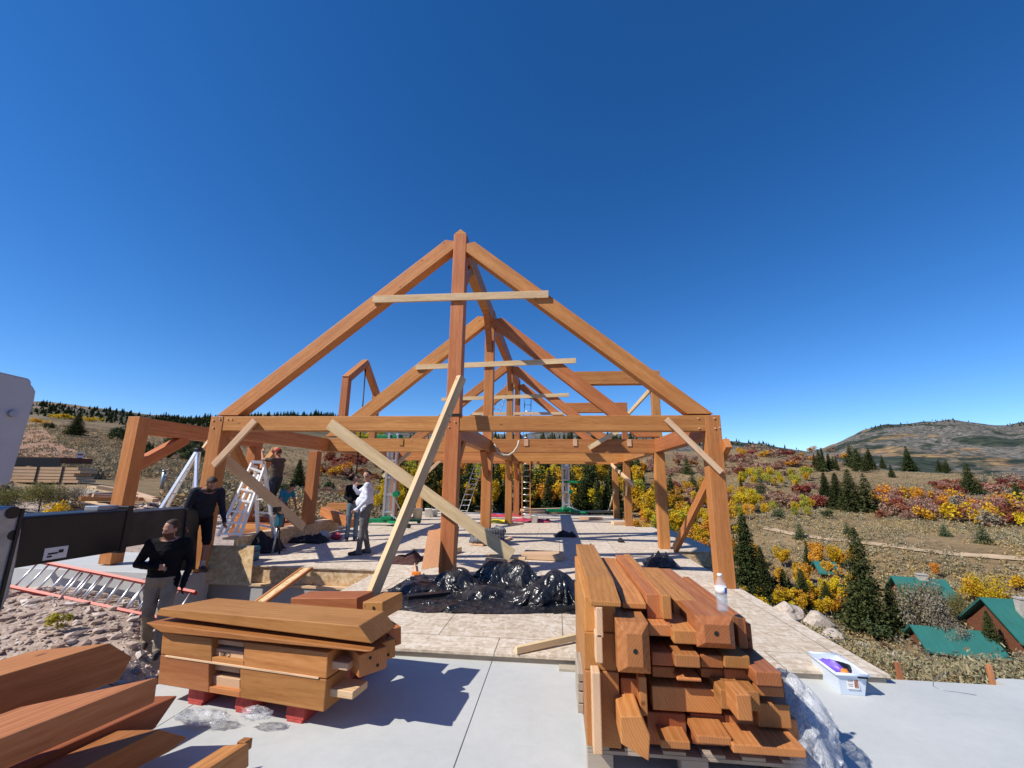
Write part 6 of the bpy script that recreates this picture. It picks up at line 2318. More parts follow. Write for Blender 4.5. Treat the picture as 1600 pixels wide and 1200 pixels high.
# board leaning on the front king post
pts = [PY(669, 829, 7.12), PY(690, 826, 7.12), PY(685, 886, 6.75), PY(658, 890, 6.75)]
qblock('timber_offcut', pts, (.03, .06, .0), (0, .2, 1), M['timber'], 'scuffed brown timber offcut standing against the front king post', 'timber', None, .004)
pts = [PY(706, 824, 7.3), PY(715, 823, 7.3), PY(712, 862, 7.26), PY(706, 864, 7.26)]
qblock('timber_offcut', pts, (.0, .12, .0), (0, 0, 1), TR_, 'narrow dark offcut leaning on the right of the front king post', 'timber', None, .004)
# jacket, hammer
q = G(634, 877, 0)
o = heap('brown_jacket', M['brown_cloth'], (q.x - .28, q.x + .3, q.y - .35, q.y + .35), [(q.x + .12, q.y + .05, .12, .18), (q.x - .1, q.y - .05, .07, .2)], (40, 40), 1.7, fold=.12, edge=.4)
tag(o, 'brown jacket dropped on the deck left of the king post', 'jacket')
hm = empty('hammer', G(649, 900, 0), 'orange handled hammer lying below the brown jacket', 'hammer')
h0, h1 = G(648, 884, 0) + V(0, 0, .03), G(650, 899, 0) + V(0, 0, .03)
MB().tube([h0, h1], .014, 8).build('handle', M['tenon'], hm)
MB().bar(h1 + V(-.07, 0, .0), h1 + V(.07, 0, 0), .04, .05).build('head', M['orange'], hm, .006)
q = G(883, 838, 0)
o = heap('dark_rag', M['dark_cloth'], (q.x - .32, q.x + .32, q.y - .3, q.y + .35), [(q.x, q.y, .08, .2), (q.x + .12, q.y + .05, .07, .14)], (34, 34), 5.7, fold=.16, edge=.3)
tag(o, 'dark crumpled rag in the middle of the deck', 'rag')
q = G(970, 847, 0)
o = heap('dark_rag', M['dark_cloth'], (q.x - .1, q.x + .1, q.y - .12, q.y + .12), [(q.x, q.y, .07, .08)], (20, 20), 3.7, fold=.2, edge=.3)
tag(o, 'tiny dark scrap on the deck left of the spiky bundle', 'rag')
# straps, bundles, buckets at the middle distance
for i, (px, py, m_, wd, lab) in enumerate(((781, 816, 'yellow', .5, 'tangle of bright yellow strap beside the third king post'), (776, 807, 'pinkred', .5, 'red rope bundle left of the third king post'), (804, 806, 'pinkred', .4, 'red rope bundle right of the third king post'),
                                           (820, 814, 'pinkred', .5, 'dark red strap pile left of the white bucket'), (847, 815, 'pinkred', .35, 'dark red strap pile right of the white bucket'))):
    q = G(px, py, 0)
    o = heap('strap_bundle', M[m_], (q.x - wd, q.x + wd, q.y - .5, q.y + .5), [(q.x - .1, q.y, .06, .25), (q.x + wd * .5, q.y, .05, .2)], (34, 26), i * 3.1, fold=.14, edge=.3)
    tag(o, lab, 'strap')


def bucket(px, py, hpx, m, label, taper=.85):
    q = G(px, py, 0)
    sc = (q - CAM).dot(FW) / F_PX
    h_ = hpx * sc; r_ = h_ * .45
    e = MB().lathe([(r_ * taper, 0), (r_, h_), (r_ * 1.05, h_), (r_ * 1.05, h_ * .93)], q, 18).build('bucket', m)
    tag(e, label, 'bucket')
    MB().lathe([(r_ * .96, h_ * .985), (r_ * .2, h_ * .99)], q, 18).build('lid', m, e)
    return e


bucket(835, 817, 12, M['white'], 'white bucket between the two dark red strap piles')
bucket(652, 812, 17, M['beige'], 'beige bucket near the left lift')
bucket(669, 808, 13, M['white'], 'white bucket right of the beige one')
bucket(679, 807, 11, M['white'], 'second white bucket farthest from the left lift')
for i, (a, b, w_, lab) in enumerate((((622, 813), (650, 811), .3, 'pile of short brown offcuts beside the beige bucket'), ((816, 799), (880, 797), .35, 'long pale timber along the far edge of the deck'), ((860, 803), (960, 801), .25, 'thin long timber lying at the far right of the deck'),
                                    ((905, 812), (942, 813), .12, 'pale board lying right of the far lift'), ((957, 820), (976, 820), .3, 'short pale block by the third right-hand post'), ((800, 803), (850, 802), .2, 'board lying behind the tall two-tone ladder'),
                                    ((690, 868), (712, 862), .3, 'scrap panel lying behind the front king post'), ((880, 874), (818, 871), .5, 'pinkish loose board lying behind the plastic heap'))):
    timber('loose_timber', G(*a, 0) + V(0, 0, .06), G(*b, 0) + V(0, 0, .06), w_, .1, M['tenon'] if i % 2 else RF, bevel=.004, label=lab, cat='timber')
# things beside the curb
q = G(506, 842, 0)
mb = MB().lathe([(.17, 0), (.165, .06), (.14, .13), (.08, .18), (.02, .195)], q, 18)
o = mb.build('hard_hat', M['beige']); tag(o, 'pale hard hat on the deck left of the standing men', 'hard hat')
o = crumple('', None, G(525, 843, 0) + V(0, 0, .07), (.13, .1, .08), 2.2, .4, 2, 16, 10).build('red_tool', M['pinkred']); tag(o, 'small red tool on the deck beside the pale hard hat', 'tool')
q = G(490, 847, 0)
o = heap('tool_belt', M['dark_cloth'], (q.x - .6, q.x + .35, q.y - .3, q.y + .3), [(q.x + .1, q.y, .1, .2), (q.x - .2, q.y, .06, .3)], (44, 30), 9.7, fold=.2, edge=.3)
tag(o, 'black tool belt lying against the curb left of the hard hat', 'tool belt')

# leaning sheet, tool case and board at the left front of the deck
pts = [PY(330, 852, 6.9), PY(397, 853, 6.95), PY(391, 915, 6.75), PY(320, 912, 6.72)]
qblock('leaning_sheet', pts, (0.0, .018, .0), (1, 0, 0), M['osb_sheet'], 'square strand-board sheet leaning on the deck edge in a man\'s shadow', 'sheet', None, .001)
tc = empty('tool_case', G(380, 861, 0), 'teal plastic tool case on the deck behind the leaning sheet', 'tool case')
c = PY(381, 847, 7.75)
Lc = .42
MB().box2((c.x - Lc / 2, 7.6, .0), (c.x + Lc / 2, 7.95, .17)).build('case_body', M['teal'], tc, .02)
MB().box2((c.x - Lc / 2, 7.6, .175), (c.x + Lc / 2, 7.95, .25)).build('lid', M['teal'], tc, .02)
for s in (-.12, .12): MB().box2((c.x + s - .03, 7.58, .12), (c.x + s + .03, 7.605, .21)).build('latch', M['black'], tc, .004)
MB().tube([(c.x - .07, 7.59, .2), (c.x - .06, 7.55, .2), (c.x + .06, 7.55, .2), (c.x + .07, 7.59, .2)], .012, 6).build('handle', M['black'], tc)
q = G(412, 862, 0)
o = heap('black_tool_bag', M['dark_cloth'], (q.x - .35, q.x + .35, q.y - .3, q.y + .35), [(q.x - .08, q.y, .26, .24), (q.x + .15, q.y + .1, .16, .2)], (36, 36), 7.7, fold=.2, edge=.3)
tag(o, 'black open tool bag between the tool case and the curb', 'tool bag')
q = PY(352, 852, 7.7)
o = heap('black_jacket', M['dark_cloth'], (q.x - .3, q.x + .3, 7.5, 8.0), [(q.x, 7.7, .2, .25)], (30, 30), 4.2, fold=.2, edge=.3)
tag(o, 'dark jacket heaped left of the teal tool case', 'jacket')
# upright drill / nailer standing in the shade
pw = empty('cordless_drill', G(425, 858, 0), 'teal and black power drill standing on a long auger by the curb', 'drill')
c = G(425, 866, 0)
MB().tube([c, c + V(.05, 0, .55)], .02, 8).build('auger', M['steel_grey'], pw)
MB().tube([c + V(.12, .05, 0), c + V(.08, 0, .5)], .018, 8).build('support_rod', M['black'], pw)
MB().box(c + V(.06, 0, .65), (.12, .14, .24)).build('body', M['teal'], pw, .02)
MB().box(c + V(.02, -.05, .86), (.08, .2, .1)).build('grip', M['black'], pw, .02)
# I-joist offcut propped against the deck rim
ij = empty('joist_offcut', G(402, 950, -.4), 'strand-board I-joist offcut propped against the front rim of the deck', 'joist')
a, b = PY(398, 948, 6.4), PY(480, 888, 7.25)
ax = (b - a).normalized()
Mx = frame_matrix(a, ax, (-.3, -.5, 1))
Lj = (b - a).length
local_obj('web', MB().box2((0, -.09, -.01), (Lj, .09, .01)), Mx, M['osb'], ij)
for s in (-1, 1): local_obj('flange', MB().box2((0, s * .115 - .024, -.022), (Lj, s * .115 + .024, .022)), Mx, M['timber'], ij, .003)

# reddish timbers stacked behind the left ladder, long timbers strewn farther left
r = random.Random(12)
for i in range(10):
    px = 385 + i * 9; y = 808 + (i % 5) * 6
    a = PY(366 + r.uniform(-8, 8), y + r.uniform(-2, 2), 10.9 - (i % 5) * .25); L_ = r.uniform(.9, 1.25)
    if i >= 5: a = PY(405 + r.uniform(-8, 8), y + r.uniform(-2, 2), 12.3 - (i % 5) * .25)
    timber('stored_timber', a, a + V(L_, r.uniform(-.3, .3), r.uniform(-.03, .05)), .2, .17, M['timber'] if i % 2 else TR_, bevel=.006, label='reddish timber in the low stack beyond the curb', cat='timber', group='reddish timbers stacked beyond the curb')
timber('stored_timber', PY(505, 798, 12.4), PY(552, 818, 12.1), .25, .24, M['timber'], label='brown timber tilting against the curb behind the standing men', cat='timber')
timber('stored_timber', PY(514, 791, 14.5), PY(545, 791, 14.5), .25, .22, M['timber'], label='pale brown timber lying behind the curb beyond the men', cat='timber')
for i, (x0, y0, x1, y1, mm) in enumerate(((88, 800, 138, 772, 'greywood'), (96, 803, 145, 775, 'greywood'), (113, 789, 180, 806, 'rawfir'), (115, 796, 170, 812, 'rawfir'), (138, 772, 185, 780, 'rawfir'), (130, 786, 186, 783, 'greywood'), (128, 792, 200, 790, 'timber'),
                                        (205, 784, 242, 795, 'rawfir'), (208, 796, 244, 794, 'timber'), (190, 790, 240, 799, 'rawfir'), (150, 778, 205, 788, 'tenon'), (140, 796, 210, 799, 'tenon'), (118, 804, 200, 802, 'timber'))):
    a, b = hit(x0, y0, 10), hit(x1, y1, 10)
    timber('strewn_board', a + V(0, 0, .15 + .03 * i), b + V(0, 0, .15 + .03 * i), .28, .14, M[mm], bevel=.01, label='long pale board strewn on the ground beyond the black boom', cat='board', group='boards strewn beyond the black boom')
# red timbers on the ground left of the pad
timber('stored_timber', hit(12, 905, 5) + V(0, 0, .1), hit(82, 885, 5) + V(0, 0, .1), .14, .14, TR_, label='reddish timber lying on the ground left of the concrete pad', cat='timber')
timber('stored_timber', PY(115, 880, 8.6), PY(165, 872, 8.6), .12, .12, M['timber'], label='timber lying along the back of the concrete pad', cat='timber')

# strapped lumber bundle and flat trailer far left
q = hit(75, 757, 20)
sc = (q - CAM).dot(FW) / F_PX
dirb = (PD(125, 745, math.hypot(q.x, q.y) + 1.0) - PD(20, 745, math.hypot(q.x, q.y) - 1.0)); dirb = V(.98, .2, 0).normalized()
pb_ = Vector((-dirb.y, dirb.x, 0))
lb2 = empty('lumber_bundle', q, 'strapped bundle of new lumber on the ground at far left', 'lumber')
Mx = Matrix(((dirb.x, pb_.x, 0, q.x), (dirb.y, pb_.y, 0, q.y), (0, 0, 1, q.z), (0, 0, 0, 1)))
Hb, Lb = 24 * sc, 110 * sc
mb = MB()
for k in range(5): mb.box2((-Lb / 2 + .1 * (k % 2), -.6, .12 + k * Hb / 5), (Lb / 2 - .15 * (k % 3), .6, .12 + (k + 1) * Hb / 5 - .03))
local_obj('board_stack', mb, Mx, M['tenon'], lb2)
for x in (-.05, .27):
    local_obj('band', MB().box2((x * Lb - .04, -.63, .1), (x * Lb + .04, .63, .14 + Hb)), Mx, M['black'], lb2)
for x in (-.3, 0, .3):
    local_obj('bearer', MB().box2((x * Lb - .08, -.6, -.2), (x * Lb + .08, .6, .11)), Mx, M['greywood'], lb2)
trl = empty('flat_trailer', q + pb_ * 6, 'dark flatbed trailer parked behind the lumber bundle', 'trailer')
q2 = q + pb_ * 5 - dirb * 4.2 + V(0, 0, .35)
Mx = Matrix(((dirb.x, pb_.x, 0, q2.x), (dirb.y, pb_.y, 0, q2.y), (0, 0, 1, q2.z), (0, 0, 0, 1)))
local_obj('bed', MB().box2((-4.6, -1.2, 1.0), (1.4, 1.2, 1.35)), Mx, M['rust'], trl)
local_obj('side_rail', MB().box2((-4.6, -1.27, .75), (1.4, -1.205, 1.3)), Mx, M['black'], trl)
for x in (-1.2, 0): local_obj('wheel', MB().tube([(x, -1.25, .4), (x, -.95, .4)], .42, 16), Mx, M['rubber'], trl)
# little sign and grey standpipe
q = hit(122, 726, 15)
sg = empty('site_sign', q, 'small white site sign with red lettering on a post in the sage', 'sign')
sc = (q - CAM).dot(FW) / F_PX
MB().tube([q - V(0, 0, .2), q + V(0, 0, 8 * sc)], .05, 6).build('post', M['rust'], sg)
c = q + V(0, 0, 13 * sc)
fc = (CAM - c); fc.z = 0; fc.normalize(); rt_ = Vector((-fc.y, fc.x, 0)) * 1.0
pl = local_obj('panel', MB().box((0, 0, 0), (8 * sc, 12 * sc, .03)), face_matrix(c, rt_, (0, 0, 1), fc), M['white'], sg)
local_obj('red_stripe', MB().box((0, .2 * 12 * sc, .018), (6 * sc, 2.2 * sc, .01)).box((0, -.25 * 12 * sc, .018), (6 * sc, 1.6 * sc, .01)), face_matrix(c, rt_, (0, 0, 1), fc), M['fiber_red'], pl)
q = hit(252, 764, 12); sc = (q - CAM).dot(FW) / F_PX
st = empty('standpipe', q, 'grey capped utility standpipe in the sage beyond the boom', 'standpipe')
MB().tube([q - V(0, 0, .1), q + V(0, 0, 27 * sc)], 2.6 * sc, 12).build('pipe', M['steel_grey'], st)
MB().tube([q + V(0, 0, 27 * sc), q + V(0, 0, 29 * sc)], 3.4 * sc, 12).build('cap', M['steel_grey'], st)
MB().box(q + V(2.5 * sc, 0, 21 * sc), (8 * sc, 3 * sc, 2.5 * sc)).build('tap', M['steel_grey'], st)

# ------------------------------------------------------------------ crane truck parts at the left edge
XB = -5.75
mc = empty('boom_machine', PX(20, 950, XB), 'black telescopic boom of a lifting machine with pale grey cabinet at the left edge', 'machine')
zt = PX(180, 797.5, XB).z; zb = PX(150, 868, XB).z
ya = PX(30, 830, XB).y; ym = PX(198, 830, XB).y; ye = PX(312, 820, XB).y
MB().box2((XB - .45, ya, zb), (XB, ym, zt)).build('outer_boom', M['black'], mc, .03)
zt2 = PX(250, 795, XB).z - .02; zb2 = PX(250, 850, XB).z + .02
MB().box2((XB - .42, ym + .004, zb2), (XB - .03, ye, zt2)).build('inner_boom', M['black_worn'], mc, .025)
mb = MB().prism([PX(x, y, XB + .0) for x, y in ((293, 796), (312, 797), (306, 890), (284, 892))], (-.40, 0, 0))
mb.build('boom_foot', M['black_worn'], mc, .012)
MB().box2((XB - .47, ym - .05, zb - .02), (XB + .015, ym + .03, zt + .045)).build('boom_collar', M['black'], mc, .01)
MB().box2((XB - .3, ym - .35, zt), (XB - .1, ym - .08, zt + .06)).build('bracket', M['steel_grey'], mc, .01)
# decal
c = PX(87, 864, XB + .003)
d_ = local_obj('decal', MB().box((0, 0, 0), (.24, .13, .004)), face_matrix(c, (0, 1, 0), (0, 0, 1), (1, 0, 0)), M['white'], mc)
local_obj('decal_mark', MB().box((-.03, .0, .003), (.1, .02, .003)).box((.05, .015, .003), (.05, .035, .003)).box((-.06, -.03, .003), (.05, .02, .003)), face_matrix(c, (0, 1, 0), (0, 0, 1), (1, 0, 0)), M['black'], d_)
# end head plate, grey-blue
XH = XB + .12
poly = [PX(x, y, XH) for x, y in ((4, 795), (10, 791), (30, 791), (36, 797), (34, 830), (26, 880), (14, 930), (2, 956), (-40, 960), (-40, 795))]
mb = MB().prism(poly, (-.7, 0, 0)); hd = mb.build('boom_head', M['steel_grey'], mc, .02)
c = PX(20, 801, XH + .004)
MB().tube([c - V(.03, 0, 0), c + V(.012, 0, 0)], .06, 16).build('pin', M['black'], hd)
c = PX(21, 836, XH + .002)
MB().tube([c, c + V(.004, 0, 0)], .05, 14).build('pin_hole', M['black'], hd)
MB().box2((XH - .0, PX(36, 800, XH).y - .03, PX(20, 960, XH).z), (XH + .02, PX(36, 800, XH).y, PX(20, 795, XH).z)).build('edge_plate', M['black'], hd)
XCb = -5.35
poly = [PX(x, y, XCb) for x, y in ((-120, 560), (-6, 579), (46, 591), (50, 596), (50, 602), (53, 604), (57, 612), (55, 625), (16, 757), (-120, 770))]
mb = MB().prism(poly, (-1.2, 0, 0)); cbn = mb.build('cabinet', M['cab'], mc, .05, 3) if False else mb.build('cabinet', M['cab'], mc, .03)
c = PX(18, 646, XCb)
MB().tube([c, c + V(.04, 0, 0)], .035, 14).build('latch', M['steel_grey'], cbn)
a = PX(-110, 600, XCb); 
MB().box2((XCb - 1.1, a.y - .9, -.75), (XCb - .2, a.y + .3, PX(-60, 770, XCb).z)).build('chassis', M['black'], mc, .03)
# ------------------------------------------------------------------ people
def capsule(mb, p0, p1, r0, r1, flat=None, n=12):
    """closed tapered limb between two joints"""
    p0, p1 = Vector(p0), Vector(p1)
    d = p1 - p0
    L = max(d.length, 1e-5)
    t = d / L
    a = Vector((0, 0, 1)) if abs(t.z) < .9 else Vector((0, 1, 0))
    u_ = t.cross(a).normalized(); w_ = t.cross(u_)
    rings = []
    for k in range(5):
        an = math.pi / 2 * k / 5
        rings.append((-r0 * math.cos(an), r0 * math.sin(an) if k else r0 * .02))
    for k in range(5):
        rings.append((L * k / 4, r0 + (r1 - r0) * k / 4))
    for k in range(1, 6):
        an = math.pi / 2 * k / 5
        rings.append((L + r1 * math.sin(an), max(r1 * math.cos(an), r1 * .02)))
    b = len(mb.v)
    for s, r_ in rings:
        for k in range(n):
            an = 2 * math.pi * k / n
            mb.v.append(tuple(p0 + t * s + (u_ * math.cos(an) + w_ * math.sin(an)) * r_))
    R = len(rings)
    for i in range(R - 1):
        for k in range(n):
            mb.f.append([b + i * n + k, b + i * n + (k + 1) % n, b + (i + 1) * n + (k + 1) % n, b + (i + 1) * n + k]); mb.m.append(0); mb.sm.append(True)
    mb.f.append([b + k for k in range(n)][::-1]); mb.m.append(0); mb.sm.append(True)
    mb.f.append([b + (R - 1) * n + k for k in range(n)]); mb.m.append(0); mb.sm.append(True)


def person(label, loc, heading, J, mats, style, scale=1.0, group=None, belly=0.0, hair=None, cap=None, shorts=False, short_sleeves=False, tail=.0, beard=None, gloves=(False, False), glasses=False, bulk=1.0):
    """J: joints in the person's own frame (x right, y forward, z up), metres for a 1.76 m figure.
    mats: dict skin, top, legs, shoe ... ; heading: world angle of 'forward' from +Y, clockwise positive"""
    def jv(k): return Vector(J[k])
    mb = MB()
    seg = []          # (a, b, region)

    def limb(a, b, r0, r1, region):
        a, b = Vector(a), Vector(b)
        if region in ('top', 'legs'): r0, r1 = r0 * bulk, r1 * bulk
        capsule(mb, a, b, r0, r1)
        seg.append((a, b, region))

    pel, che, nek, hed = jv('pelvis'), jv('chest'), jv('neck'), jv('head')
    hd = (hed - nek).normalized()
    look = Vector(J.get('look', (0, 1, 0))).normalized()
    sideh = look.cross(hd).normalized()
    fwdh = hd.cross(sideh).normalized()
    Rh = Matrix((sideh, fwdh, hd)).transposed()
    # torso: stacked ellipsoids following the spine
    sh = (jv('shR') - jv('shL')); sh.normalize()
    upv = (che - pel).normalized()
    fwd = upv.cross(sh) * 1.0
    if fwd.dot(Vector((0, 1, 0))) < 0: fwd = -fwd
    Rt = Matrix((sh, fwd, upv)).transposed()
    def blob(c, r_, region, Rm=Rt):
        r_ = (r_[0] * bulk, r_[1] * bulk, r_[2])
        mb.ellipsoid(c, r_, Rm, 16, 10)
        c = Vector(c); seg.append((c - Rm @ Vector((r_[0] * .5, 0, 0)), c + Rm @ Vector((r_[0] * .5, 0, 0)), region))
    blob(pel + upv * .0, (.172, .128, .13), 'legs')
    blob(pel.lerp(che, .32) + fwd * belly * .5, (.165, .118 + belly * .9, .15), 'top')
    blob(pel.lerp(che, .62) + fwd * belly * .2, (.172, .118 + belly * .4, .16), 'top')
    blob(che, (.185, .12, .15), 'top')
    blob(che.lerp(nek, .5), (.15, .09, .09), 'top')
    limb(che.lerp(nek, .75), jv('shL'), .075, .062, 'top')
    limb(che.lerp(nek, .75), jv('shR'), .075, .062, 'top')
    limb(nek - hd * .06, hed - hd * .03, .056, .052, 'skin')
    # head: skull, jaw, brow, nose, ears
    HB = []
    def hp(x, y, z): return hed + Rh @ Vector((x, y, z))
    for c, r_ in (((0, -.008, .03), (.074, .094, .088)), ((0, .018, -.035), (.06, .07, .07)), ((0, .05, -.085), (.036, .034, .028)), ((0, .072, .012), (.055, .016, .012))):
        mb.ellipsoid(hp(*c), r_, Rh, 16, 10)
    seg.append((hp(0, .03, -.08), hp(0, -.02, .08), 'skin'))
    capsule(mb, hp(0, .083, .0), hp(0, .098, -.036), .009, .014)
    mb.ellipsoid(hp(0, .078, -.062), (.026, .012, .007), Rh, 10, 6)
    mb.ellipsoid(hp(0, .076, -.074), (.022, .012, .007), Rh, 10, 6)
    for s in (-1, 1):
        mb.ellipsoid(hp(s * .078, -.012, -.005), (.011, .02, .033), Rh, 8, 6)
    arm_r = 'skin' if short_sleeves else 'top'
    for s in ('L', 'R'):
        limb(jv('sh' + s), jv('el' + s), .060 + (.006 if not short_sleeves else 0), .045, 'top')
        limb(jv('el' + s), jv('wr' + s), .046 if not short_sleeves else .04, .031, arm_r)
        wr = jv('wr' + s); ha = jv('ha' + s)
        hreg = 'glove' if gloves[0 if s == 'L' else 1] else 'skin'
        d = (ha - wr).normalized()
        sidev = Vector(J.get('palm' + s, (0, 1, 0)))
        sidev = (sidev - d * sidev.dot(d)).normalized()        # across the knuckles
        pn = d.cross(sidev)
        capsule(mb, wr, wr + d * .05, .026, .036); seg.append((wr + d * .01, wr + d * .18, hreg))
        mb.ellipsoid(wr + d * .062, (.04, .044, .019), Matrix((d, sidev, pn)).transposed(), 12, 8)
        curl = J.get('curl' + s, .5)
        for k, (off, ln) in enumerate(((-.031, .068), (-.011, .078), (.010, .074), (.030, .058))):
            b0 = wr + d * .098 + sidev * off
            d1 = (d * math.cos(curl * .6) - pn * math.sin(curl * .6)); d2 = (d * math.cos(curl * 1.5) - pn * math.sin(curl * 1.5)); d3 = (d * math.cos(curl * 2.2) - pn * math.sin(curl * 2.2))
            b1 = b0 + d1 * ln * .45; b2 = b1 + d2 * ln * .3; b3 = b2 + d3 * ln * .25
            capsule(mb, b0 - d * .02, b1, .0105, .0100, None, 8); capsule(mb, b1, b2, .0100, .0092, None, 8); capsule(mb, b2, b3, .0092, .0082, None, 8)
        tb = wr + d * .035 - sidev * .036
        t1 = tb + (d * .7 - sidev * .7).normalized() * .035
        t2 = t1 + (d * .9 - sidev * .25 - pn * .3).normalized() * .03
        capsule(mb, tb, t1, .014, .012, None, 8); capsule(mb, t1, t2, .012, .0095, None, 8)
        # legs
        limb(jv('hip' + s), jv('kn' + s), .092, .062, 'legs')
        limb(jv('kn' + s), jv('an' + s), .062 if not shorts else .056, .055 if not shorts else .036, 'calf' if shorts else 'legs')
        an, to = jv('an' + s), jv('to' + s)
        fd = (to - an); fd.z = 0; fd.normalize()
        heel = an + Vector((0, 0, -.05)) - fd * .035
        limb(heel, an + fd * .08 + Vector((0, 0, -.035)), .042, .045, 'shoe')
        limb(an + fd * .07 + Vector((0, 0, -.045)), to, .046, .036, 'shoe')
        capsule(mb, an, heel + Vector((0, 0, .02)), .045, .042); seg.append((an - Vector((0, 0, .02)), heel, 'shoe'))
    if tail:
        # loose shirt hem over the waist
        mb.ellipsoid(pel + upv * .10, (.185, .15 + belly * .7, .12), Rt, 16, 10); seg.append((pel + upv * .1 - sh * .12, pel + upv * .1 + sh * .12, 'top'))
    tmp = bpy.data.objects.new('person', mb.mesh('person', M['skin']))
    COL.objects.link(tmp)
    rm = tmp.modifiers.new('remesh', 'REMESH'); rm.mode = 'VOXEL'; rm.voxel_size = .0095; rm.use_smooth_shade = True
    sm = tmp.modifiers.new('smooth', 'SMOOTH'); sm.factor = .5; sm.iterations = 3
    dg = bpy.context.evaluated_depsgraph_get()
    me_ = bpy.data.meshes.new_from_object(tmp.evaluated_get(dg))
    bpy.data.objects.remove(tmp)
    me_.name = 'person'
    # clothing by nearest limb
    nv = len(me_.vertices)
    co = np.empty(nv * 3, np.float32); me_.vertices.foreach_get('co', co); co = co.reshape(-1, 3)
    regs = sorted(set(s_[2] for s_ in seg))
    best = np.full(nv, 1e9); reg = np.zeros(nv, int)
    rad_of = {'skin': .05, 'top': .10, 'legs': .085, 'shoe': .045, 'calf': .05, 'glove': .03}
    for a, b, rg in seg:
        a = np.array(a); b = np.array(b); ab = b - a
        t = np.clip(((co - a) @ ab) / max(1e-9, ab @ ab), 0, 1)
        dd = np.linalg.norm(co - (a + t[:, None] * ab), axis=1) - rad_of[rg]
        m_ = dd < best
        best[m_] = dd[m_]; reg[m_] = regs.index(rg)
    # neckline stays at the collar, knees of shorts end cleanly
    order = ['skin', 'top', 'legs', 'shoe', 'glove', 'sock', 'beard']
    idx = np.array([order.index({'calf': 'skin'}.get(x, x)) for x in regs])[reg]
    nh = np.array(hd)
    hz = (co - np.array(nek)) @ nh
    near_head = np.linalg.norm(co - np.array(hed), axis=1) < .17
    idx[near_head & (hz > -.01)] = 0
    if shorts:
        for s in ('L', 'R'):
            kn, an_ = np.array(J['kn' + s]), np.array(J['an' + s])
            ax_ = (an_ - kn) / np.linalg.norm(an_ - kn)
            for_leg = np.linalg.norm(co - kn, axis=1) < .17
            below = ((co - kn) @ ax_)
            idx[for_leg & (below < .05) & (idx == 0) & (co[:, 2] < J['hipL'][2] - .1)] = 2
            sock = (np.linalg.norm(co - an_, axis=1) < .13) & (((co - an_) @ ax_) > -.10) & (idx == 0)
            idx[sock] = 5
    if short_sleeves:
        for s in ('L', 'R'):
            a, b = np.array(J['sh' + s]), np.array(J['el' + s]); ab = b - a
            t = ((co - a) @ ab) / (ab @ ab)
            dline = np.linalg.norm(co - (a + np.clip(t, 0, 1)[:, None] * ab), axis=1)
            idx[(t > .72) & (dline < .1) & (t < 1.4) & (idx == 1)] = 0
    if beard is not None:
        lo = (co - np.array(hed)) @ np.array(hd)
        fr_ = (co - np.array(hed)) @ np.array(fwdh)
        idx[near_head & (lo < -.035) & (lo > -.135) & (fr_ > -.02)] = 6
    mats_l = [mats['skin'], mats['top'], mats['legs'], mats['shoe'], mats.get('glove', M['glove']), M['sock'], beard or M['beard']]
    me_.materials.clear()
    for m_ in mats_l: me_.materials.append(m_)
    nf_ = len(me_.polygons)
    fv = np.empty(nf_, np.int32)
    for i, p in enumerate(me_.polygons): fv[i] = idx[p.vertices[0]]
    me_.polygons.foreach_set('material_index', fv)
    me_.polygons.foreach_set('use_smooth', np.ones(nf_, bool))
    # cloth folds: small displacement along normals on garments only
    nr = np.empty(nv * 3, np.float32); me_.vertices.foreach_get('normal', nr); nr = nr.reshape(-1, 3)
    seed_ = len(label)
    for i in range(nv):
        if idx[i] in (1, 2):
            c = co[i]
            d = mnoise.noise((c[0] * 16 + seed_, c[1] * 16, c[2] * 7)) * .006 + abs(mnoise.noise((c[0] * 8 + c[2] * 10, c[1] * 9, c[2] * 15 + seed_))) * .010
            co[i] += nr[i] * d
    me_.vertices.foreach_set('co', co.reshape(-1))
    me_.update()
    o = bpy.data.objects.new('person', me_)
    COL.objects.link(o)
    Mw = Matrix.Translation(Vector(loc)) @ Matrix.Rotation(-heading, 4, 'Z') @ Matrix.Scale(scale, 4)
    o.matrix_world = Mw
    tag(o, label, 'person', group)

    def child(nm, m2, mat):
        c = bpy.data.objects.new(nm, m2.mesh(nm, mat)); COL.objects.link(c)
        c.parent = o; c.matrix_world = Mw
        return c
    if hair is not None:
        hm_ = MB(); hm_.ellipsoid((0, 0, 0), (1, 1, 1), None, 26, 18)
        vs = []
        for v in hm_.v:
            p = Vector(v); k = 1 + .04 * mnoise.noise(p * 5)
            q = Vector((p.x * .079 * k, p.y * .097 * k - .014, p.z * .089 * k + .036))
            if q.y > .028 and q.z < .082: q = Vector((q.x * .85, min(q.y, .05), q.z))         # keep the face clear
            if q.z < -.03: q *= .8
            vs.append(tuple(hp(*q)))
        hm_.v = vs
        child('hair', hm_, hair)
    if cap is not None:
        cm = MB(); cm.ellipsoid((0, 0, 0), (1, 1, 1), None, 24, 14)
        cm.v = [tuple(hp(v[0] * .084, v[1] * .102 - .006, max(v[2], -.05) * .085 + .052)) for v in cm.v]
        cm.prism([hp(x, y, z) for x, y, z in ((-.06, .07, .055), (-.055, .13, .05), (0, .155, .047), (.055, .13, .05), (.06, .07, .055))], hd * .008)
        child('cap', cm, cap)
    em = MB()
    for s in (-1, 1): em.ellipsoid(hp(s * .031, .077, .0), (.011, .008, .008), Rh, 10, 6)
    child('eyes', em, M['black'])
    if glasses:
        gm = MB()
        for s in (-1, 1): gm.ellipsoid(hp(s * .034, .088, .0), (.028, .008, .018), Rh, 12, 8)
        gm.bar(hp(-.07, .07, .004), hp(.07, .07, .004), .01, .008)
        child('sunglasses', gm, M['black'])
    return o, Mw, jv


